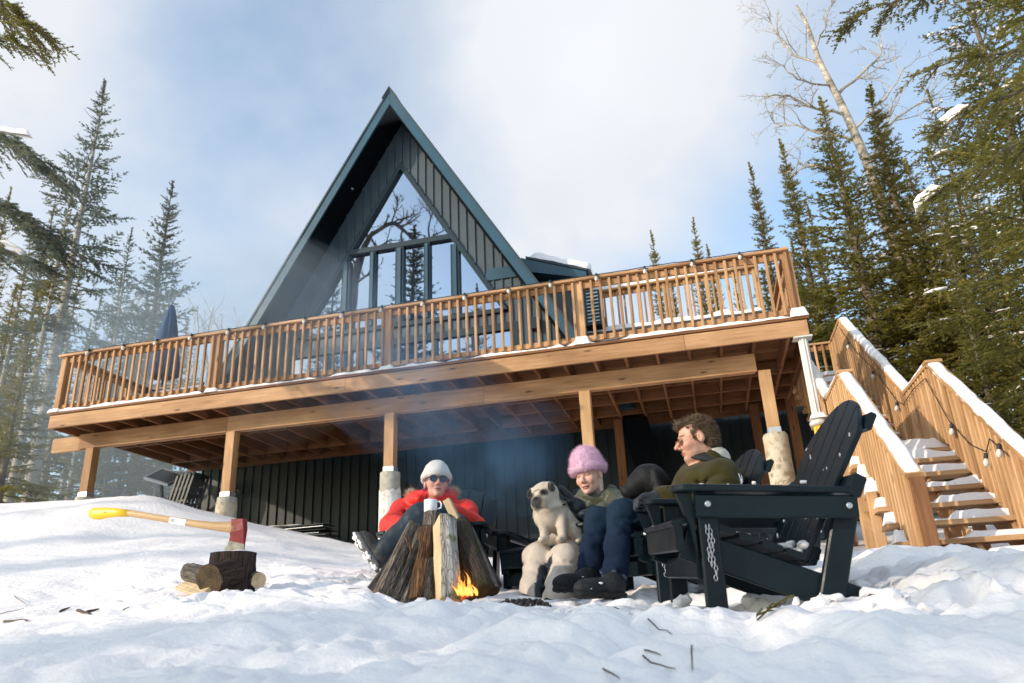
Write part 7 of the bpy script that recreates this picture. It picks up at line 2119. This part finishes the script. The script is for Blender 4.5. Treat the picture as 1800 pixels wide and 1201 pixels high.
# ---- woman in the red parka ---------------------------------------------
def build_red():
    t = empty('person', (-1.69, 4.9, .15), 'woman in red fur hooded parka, cream beanie and dark sunglasses behind the fire', 'person', 'people round the fire')
    hd = J(767, 850, 5.02); Rh = tilt(axes(unit((.46, -.88, .10))), -.04, -.06); s = .98
    left = unit((.99, .06, 0)); pel = J(752, 965, 4.98); neckb = J(759, 882, 5.10)
    shL = J(818, 899, 5.12); shR = J(708, 898, 5.10); elL = J(832, 930, 4.92); wrL = J(794, 900, 4.56); elR = J(689, 926, 4.88); wrR = J(708, 924, 4.62)
    hipL = pel+left*.09; hipR = pel-left*.09
    knR = J(738, 912, 4.50); anR = J(672, 974, 4.40); knL = J(800, 930, 4.52); anL = J(826, 1010, 4.44)
    lo, hi = bounds([hd+[0, 0, .13], pel, shL, shR, elL, elR, wrL, wrR, knL, anL, knR, anR], .13)
    F = Field(lo, hi, .016, (hd-np.array([.12, .15, .15]), hd+np.array([.12, .13, .12]), .0042))
    W = head_sdf(F, hd, Rh, s, .92, .96); F.cap(W(-.02, 0, -.07), neckb, .048, .055, .025)
    torso_sdf(F, pel, neckb, left, .32, .28, .17)
    for a, b, c in ((shL, elL, wrL), (shR, elR, wrR)): F.cap(a, b, .04, .034, .03); F.cap(b, c, .033, .026, .02)
    F.cap(wrR, wrR+np.array((.05, -.03, -.01)), .028, .03, .01)
    for q in range(4): F.cap(wrR+np.array((.06, -.03+.0, .012-.016*q)), wrR+np.array((.115, -.045, .006-.016*q)), .009, .008, .006)
    F.cap(wrR+np.array((.03, -.05, .01)), wrR+np.array((.07, -.07, .02)), .011, .009, .008)
    for a, b, c in ((hipL, knL, anL), (hipR, knR, anR)): F.cap(a, b, .07, .05, .03); F.cap(b, c, .048, .036, .02)
    solid(F, 'body', 'skin', t, lambda V: head_col(V, hd, Rh, s, (.52, .30, .22), (.45, .15, .14), (.10, .06, .04)))
    lo, hi = bounds([pel-[0, 0, .1], neckb+[0, 0, .1], shL, shR, elL, elR, wrL, wrR], .18)
    F = Field(lo, hi, .0105)
    Rt = torso_sdf(F, pel, neckb-np.array([0, 0, .04]), left, .46, .44, .26)
    F.cap(shL, shR, .072, .072, .06)
    F.chain([shL, elL, wrL], [.082, .084, .062], .03, k0=.05); F.chain([shR, elR, wrR], [.082, .084, .062], .03, k0=.05)
    up, fr = Rt[:, 2], Rt[:, 0]
    cc = neckb+up*.01+fr*.02
    F.ell(cc, (.12, .13, .07), Rt, .03); F.ell(cc+up*.055+fr*.02, (.088, .085, .09), Rt, .012, 'sub')
    F.ell(neckb-fr*.05+up*.035, (.10, .165, .075), Rt, .03); F.ell(cc+up*.075+fr*.03, (.088, .085, .10), Rt, .012, 'sub')
    for q in (-1, 1): F.chain([neckb-fr*.07+left*.10*q+up*.06, neckb+fr*.03+left*.13*q+up*.02, neckb+fr*.11+left*.06*q-up*.04], [.056, .056, .036], .02, k0=.03)
    folds(F, shL, elL, .084, .086, 7, 3, .006); folds(F, elL, wrL, .084, .062, 7, 5, .006); folds(F, shR, elR, .084, .086, 7, 7, .006); folds(F, elR, wrR, .084, .062, 7, 8, .006); folds(F, pel+up*.05, neckb-up*.08, .17, .18, 10, 6, .012)
    F.rough(.012, 6, 2, 6); F.rough(.006, 26, 3, 3, fz=15, ridge=True)
    red = (.62, .022, .010)
    pk = solid(F, 'parka', 'nylon', t, lambda V: np.tile(np.array(red), (len(V), 1)))
    mb = MB(); mb.tube([neckb+fr*.125-up*.02, neckb+fr*.165-up*.12, neckb+fr*.17-up*.24], .006, 6); mb.put('zip', 'print_black', pk)
    # scarf over the chin
    F = Field(neckb-.15, neckb+.17, .008); F.ell(neckb+up*.045+fr*.03, (.088, .082, .045), Rt); F.ell(neckb+up*.015+fr*.05, (.085, .09, .04), Rt, .02); F.rough(.008, 24, 2, 4, ridge=True)
    solid(F, 'scarf', 'wool', t, lambda V: np.tile(np.array((.20, .022, .038)), (len(V), 1))*(1+.6*vnoise(V[:, 0]*30, V[:, 1]*30, V[:, 2]*60))[:, None])
    # fur edge of the hood
    rng = np.random.default_rng(6); FP = []; FD = []
    for q in (-1, 1):
        a, b, c = neckb-fr*.07+left*.13*q+up*.085, neckb+fr*.0+left*.165*q+up*.055, neckb+fr*.08+left*.12*q+up*.01
        for u in np.linspace(0, 1, 60): FP.append((1-u)**2*a+2*u*(1-u)*b+u*u*c); FD.append(left*q*.8+up*.6+fr*.2)
    FP = np.array(FP); FD = np.array(FD); S = spikes(FP+rng.normal(0, .008, FP.shape), FD, 4200, .060, .0013, rng, FD, .8)
    cl = np.repeat(np.array((.46, .36, .25))*rng.uniform(.5, 1.7, (len(S)//3, 1)), 3, 0); o = put('fur_trim', np_mesh('fur_trim', S, np.arange(len(S)).reshape(-1, 3), ['hair'], False, cl), pk); o['kind'] = 'stuff'
    # dark trousers
    lo, hi = bounds([hipL, hipR, knL, knR, anL, anR], .15)
    F = Field(lo, hi, .0105); F.ell(pel, (.19, .19, .12)); F.chain([hipL, knL, anL], [.105, .088, .075], .03, k0=.05); F.chain([hipR, knR, anR], [.11, .092, .072], .03, k0=.05); F.rough(.012, 9, 3, 7); F.rough(.005, 24, 2, 6)
    solid(F, 'trousers', 'nylon', t, (.014, .024, .034))
    # boot with its snowy sole turned to the viewer
    b = boot(t, anR+np.array((-.01, -.06, -.10)), anR+np.array((-.17, -.03, .11)), anR, unit((.75, .55, .45)), (.04, .038, .036), sole=(.10, .10, .105), seed=8, snow=True)
    F = Field(anR-np.array((.36, .3, .3)), anR+np.array((.2, .25, .3)), .008); q = random.Random(4)
    h0, h1 = anR+np.array((-.01, -.06, -.10)), anR+np.array((-.17, -.03, .11)); f = unit(h1-h0); u = unit((.75, .55, .45)); u = unit(u-f*np.dot(u, f)); l = np.cross(u, f)
    for i in range(70):
        p = h0+f*q.uniform(.0, .27)+l*q.uniform(-.05, .05)-u*.004; F.ell(p, (q.uniform(.005, .014),)*3, None, .004)
    o = solid(F, 'sole_snow', 'snow', b, (1, 1, 1)); o['kind'] = 'stuff'
    boot(t, anL+np.array((.0, .06, -.10)), anL+np.array((.02, -.2, -.09)), anL, (0, 0, 1), (.04, .038, .036), seed=9)
    f = unit(J(770, 892, 4.46)-wrL); F = Field(wrL-.2, wrL+.2, .008); glove_sdf(F, wrL+f*.01, axes(f, unit((.2, -.6, .7))), 1.08, .8, False, -1); solid(F, 'glove', 'leather', t, (.022, .034, .046))
    fuzzy_hat(t, hd, Rh, s, W, (.62, .60, .57), 'beanie', 'wool', 0, True, .012, .98)
    mb = MB()
    for q in (-1, 1): mb.tube([W(.108, .034*q+.026*math.cos(a), .0+.022*math.sin(a)) for a in np.linspace(0, 6.283, 15)], .0038, 6, cap=False)
    mb.tube([W(.108, .010, .006), W(.115, 0, .010), W(.108, -.010, .006)], .0042, 6)
    for q in (-1, 1): mb.tube([W(.106, .058*q, .010), W(.06, .078*q, .012), W(.0, .084*q, .008)], .0038, 6)
    g = mb.put('sunglasses', 'tortoise', t)
    for q in (-1, 1):
        mb = MB(); n = 14; V = [W(.112, .034*q, .0)]+[W(.1085, .034*q+.0255*math.cos(a), .0215*math.sin(a)) for a in np.linspace(0, 6.283, n, endpoint=False)]
        mb.add(V, [(0, i+1, (i+1) % n+1) for i in range(n)]); mb.put('lens', 'lens_dark', g)
    # mug
    m = empty('mug', tuple(J(756, 900, 4.42)), 'white enamel mug in the gloved hand of the woman in red', 'mug')
    c = J(757, 901, 4.42); mb = MB(); r, h = .040, .076
    mb.lathe([(r*.9, 0), (r, .004), (r*1.02, h), (r*.93, h), (r*.91, .008), (.001, .008)], 24, c); put('cup', mb.mesh('cup', 'mug'), m)
    mb = MB(); mb.tube([c+np.array((r*1.0, 0, .018)), c+np.array((r+.026, 0, .022)), c+np.array((r+.03, 0, .045)), c+np.array((r+.02, 0, .062)), c+np.array((r*1.0, 0, .062))], .005, 7); put('handle', mb.mesh('handle', 'mug'), m)
build_red()

# ------------------------------------------------------------------ dogs
def build_pug():
    t = empty('pug', tuple(J(975, 948, 4.72)), 'fawn pug with dark mask sitting upright on the lap of the woman in pink hat', 'dog')
    hd = J(955, 872, 4.66); Rh = tilt(axes(unit((-.38, -.92, -.10))), .0, .14); HS = 1.13; W = lambda *p: hd+Rh@np.array(p)*HS
    ch = J(965, 905, 4.72); bd = J(990, 915, 4.82); rp = J(1008, 932, 4.88)
    fL0, fL1 = J(985, 905, 4.70), J(989, 947, 4.65); fR0, fR1 = J(953, 905, 4.68), J(958, 948, 4.66)
    hL0, hL1, hL2 = J(1006, 922, 4.84), J(1012, 934, 4.76), J(1020, 950, 4.74)
    lo, hi = bounds([hd+[0, 0, .1], rp, fL1, fR1, hL2, ch], .12)
    F = Field(lo, hi, .0062)
    F.ell(W(-.02, 0, .012), np.array((.078, .074, .066))*HS, Rh); F.ell(W(.040, 0, -.026), np.array((.042, .052, .038))*HS, Rh, .018)
    F.ell(W(.068, 0, -.040), np.array((.020, .036, .024))*HS, Rh, .014); F.ell(W(.078, 0, -.018), np.array((.013, .017, .011))*HS, Rh, .008)
    for q in (-1, 1):
        F.ell(W(.048, .036*q, .012), np.array((.017, .017, .016))*HS, Rh, .008); F.ell(W(.055, .030*q, -.045), np.array((.025, .022, .028))*HS, Rh, .014)
        F.ell(W(-.006, .062*q, .050), np.array((.026, .016, .014))*HS, Rh, .008); F.ell(W(.014, .077*q, .030), np.array((.022, .009, .024))*HS, Rh, .006)
    F.cap(W(.06, -.02, .030), W(.06, .02, .030), .006, None, .006, 'sub')
    F.cap(W(-.03, 0, -.04), ch, .070, .088, .04)
    F.ell(W(-.03, 0, -.075), np.array((.07, .085, .03))*HS, Rh, .03)
    F.ell(ch+[0, 0, .0], (.084, .084, .095), None, .04); F.cap(ch+[0, .03, .01], bd+[0, 0, .015], .084, .094, .04); F.cap(bd+[0, 0, .01], rp, .096, .088, .05)
    F.cap(fL0, fL1, .038, .025, .015); F.cap(fR0, fR1, .038, .025, .015)
    for p in (fL1, fR1): F.ell(p+np.array((-.012, -.022, -.006)), (.026, .034, .019), None, .015)
    F.cap(hL0, hL1, .062, .042, .03); F.cap(hL1, hL2, .034, .022, .02); F.ell(hL2+[-.005, -.03, -.008], (.024, .042, .016), None, .015)
    F.cap(rp+[.02, .05, .03], rp+[.0, .07, .08], .02, .016, .02)
    F.rough(.004, 26, 3, 4)
    def fc(V):
        c = np.tile(np.array((.56, .475, .385)), (len(V), 1)); L = (V-hd)@Rh/HS; x, y, z = L.T
        n = vnoise(V[:, 0]*18, V[:, 1]*18, V[:, 2]*18)
        c = c*(1+.14*n)[:, None]
        back = np.clip(((V-ch)[:, 1])/.2, 0, 1)[:, None]; c = c*(1-back*.35)+np.array((.40, .31, .22))*back*.35
        m = ((x-.070)/.046)**2+(y/.046)**2+((z+.034)/.036)**2; mk = (np.clip(1.6-m*1.1, 0, 1))[:, None]*.96; c = c*(1-mk)+np.array((.016, .014, .015))*mk
        for q in (-1, 1):
            e = ((y-.038*q)/.028)**2+((z-.008)/.024)**2+((x-.050)/.040)**2; mk = np.clip(1.3-e, 0, 1)[:, None]*.88; c = c*(1-mk)+np.array((.022, .018, .017))*mk
            c[(np.linalg.norm(L-np.array((.056, .037*q, .012)), axis=1) < .0135)] = (.012, .009, .008)
            ea = np.linalg.norm((L-np.array((.010, .075*q, .036)))/np.array((.030, .018, .030)), axis=1) < 1.15; c[ea] = (.045, .040, .038)
        c[(((x-.084)/.012)**2+(y/.015)**2+((z+.016)/.010)**2) < 1.2] = (.008, .008, .009)
        wr = (np.abs(z-.030) < .004) & (np.abs(y) < .022) & (x > .03); c[wr] = (.20, .17, .14)
        return c
    bo = solid(F, 'body', 'fur', t, fc)
    V, N = mesh_vn(bo.data); rng = np.random.default_rng(8); fl = N*.5+np.array((.15, .5, -.75)); n = 9000; ii = rng.integers(0, len(V), n)
    S = spikes(V[ii], N[ii], n, .011, .0008, np.random.default_rng(9), fl[ii], .25)
    far = np.linalg.norm(S[::3]-(hd+Rh@np.array((.06, 0, -.01))), axis=1) > .085; S = S.reshape(-1, 3, 3)[far].reshape(-1, 3)
    o = put('fur', np_mesh('fur', S, np.arange(len(S)).reshape(-1, 3), ['fur'], False, fc(S)*rng.uniform(.85, 1.2, (len(S)//3, 1)).repeat(3, 0)), bo); o['kind'] = 'stuff'
    mb = MB(); mb.tube([W(-.05+.0*math.cos(a), .082*math.cos(a), -.070+.03*math.sin(a)*0) + Rh@np.array((.082*math.sin(a), 0, -.01*math.sin(a))) for a in np.linspace(0, 6.283, 18)], .005, 6, cap=False); mb.put('collar', 'dark_fabric', t)
build_pug()
def build_lab():
    t = empty('black_dog', tuple(J(1130, 960, 4.72)), 'black labrador sitting between the two right chairs, head turned left', 'dog')
    hd = J(1136, 850, 4.60); Rh = tilt(axes(unit((-.92, -.38, -.05))), .02, 0); W = lambda *p: hd+Rh@np.array(p)
    ch = hd+np.array((.12, .12, -.24)); rp = hd+np.array((.30, .34, -.42))
    lo, hi = bounds([hd+[0, 0, .1], W(.18, 0, 0), ch, rp, ch-[0, 0, .42]], .14)
    F = Field(lo, hi, .0085)
    F.ell(W(-.02, 0, .025), (.105, .090, .092), Rh); F.ell(W(.055, 0, .005), (.068, .060, .062), Rh, .02)
    F.cap(W(.06, 0, -.022), W(.125, 0, -.036), .048, .039, .02); F.cap(W(.05, 0, -.055), W(.115, 0, -.062), .032, .027, .02)
    F.ell(W(.156, 0, -.018), (.015, .021, .014), Rh, .01)
    F.cap(W(.07, 0, -.0475), W(.17, 0, -.052), .0035, None, .004, 'sub')
    for q in (-1, 1):
        F.cap(W(-.035, .074*q, .050), W(-.030, .108*q, -.050), .026, .024, .008); F.ell(W(-.028, .106*q, -.055), (.034, .010, .034), Rh, .008); F.ell(W(.062, .040*q, .026), (.013, .012, .011), Rh, .005)
        F.cap(W(.05, .038*q, .042), W(.075, .028*q, .040), .010, .007, .012)
    F.cap(W(-.06, 0, -.03), ch, .080, .115, .05); F.ell(ch-[0, 0, .06], (.13, .13, .18), None, .05); F.cap(ch-[0, 0, .05], rp, .135, .14, .06)
    for q in (-1, 1): a = ch+np.array((-.04, .07*q, -.12)); F.cap(a, a-[.02, 0, .26], .045, .03, .03); F.ell(a-[.05, 0, .28], (.05, .03, .025), None, .02); b = rp+np.array((0, .10*q, -.02)); F.ell(b, (.11, .06, .10), None, .03); F.cap(b-[.06, 0, .05], b-[.14, 0, .13], .045, .03, .03)
    F.rough(.004, 18, 3, 2)
    def fc(V):
        c = np.tile(np.array((.0042, .0045, .0052)), (len(V), 1)); L = (V-hd)@Rh
        for q in (-1, 1): c[np.linalg.norm(L-np.array((.07, .042*q, .026)), axis=1) < .0095] = (.05, .025, .01)
        return c
    solid(F, 'body', 'fur_black', t, fc)
    mb = MB(); mb.tube([W(-.085, 0, -.10)+Rh@np.array((.03*math.cos(a), .095*math.cos(a), 0))+Rh@np.array((.09*math.sin(a), 0, -.07*math.sin(a))) for a in np.linspace(0, 6.283, 20)], .007, 6, cap=False); mb.put('collar', 'leather_strap', t)
simple('leather_strap', (.16, .085, .035), .6)
build_lab()
# ------------------------------------------------------------------ smoke drifting up from the fire
def build_smoke():
    o0 = np.array(at_px(770, 930, 3.9))
    P = [(0, 0, .05), (-.05, .25, .45), (-.35, .9, .95), (-1.0, 2.2, 1.7), (-2.0, 3.6, 2.6), (-3.3, 4.3, 3.6), (-5.2, 4.4, 4.8)]
    for i, sc in enumerate((1.25, 1.0, .72, .45)):
        F = Field((-7.4, -1.1, -.3), (1.8, 5.4, 6.4), .14)
        F.chain([np.array(p) for p in P], [r*sc for r in (.15, .25, .42, .62, .80, .85, .80)], .2)
        F.cap((.0, 1.4, .55), (-.2, 2.8, 1.1), .40*sc, .50*sc, .2)
        F.rough(.16, 1.3, 2, 3+i)
        o = put('smoke', F.mesh('smoke', ['smoke']), None, None, Matrix.Translation(Vector(o0))); o['kind'] = 'stuff'; o['label'] = 'thin blue smoke drifting up left from the campfire'
build_smoke()
def build_veil():
    o0 = np.array((-9.5, 12.5, 2.0)); F = Field((-9.5, -6, -3), (7.5, 8, 9), .35)
    F.chain([np.array(p) for p in ((4.5, -3.2, 2.2), (1.0, -.5, 2.6), (-3.5, 2.5, 3.2))], [1.2, 2.4, 3.2], .5); F.rough(.5, .5, 2, 6)
    o = put('smoke_veil', F.mesh('smoke_veil', ['smoke_veil']), None, None, Matrix.Translation(Vector(o0))); o['kind'] = 'stuff'; o['label'] = 'pale smoke veil hanging before the trees left of the cabin'
build_veil()
SC.cycles.volume_step_rate = 2.0; SC.cycles.volume_max_steps = 96
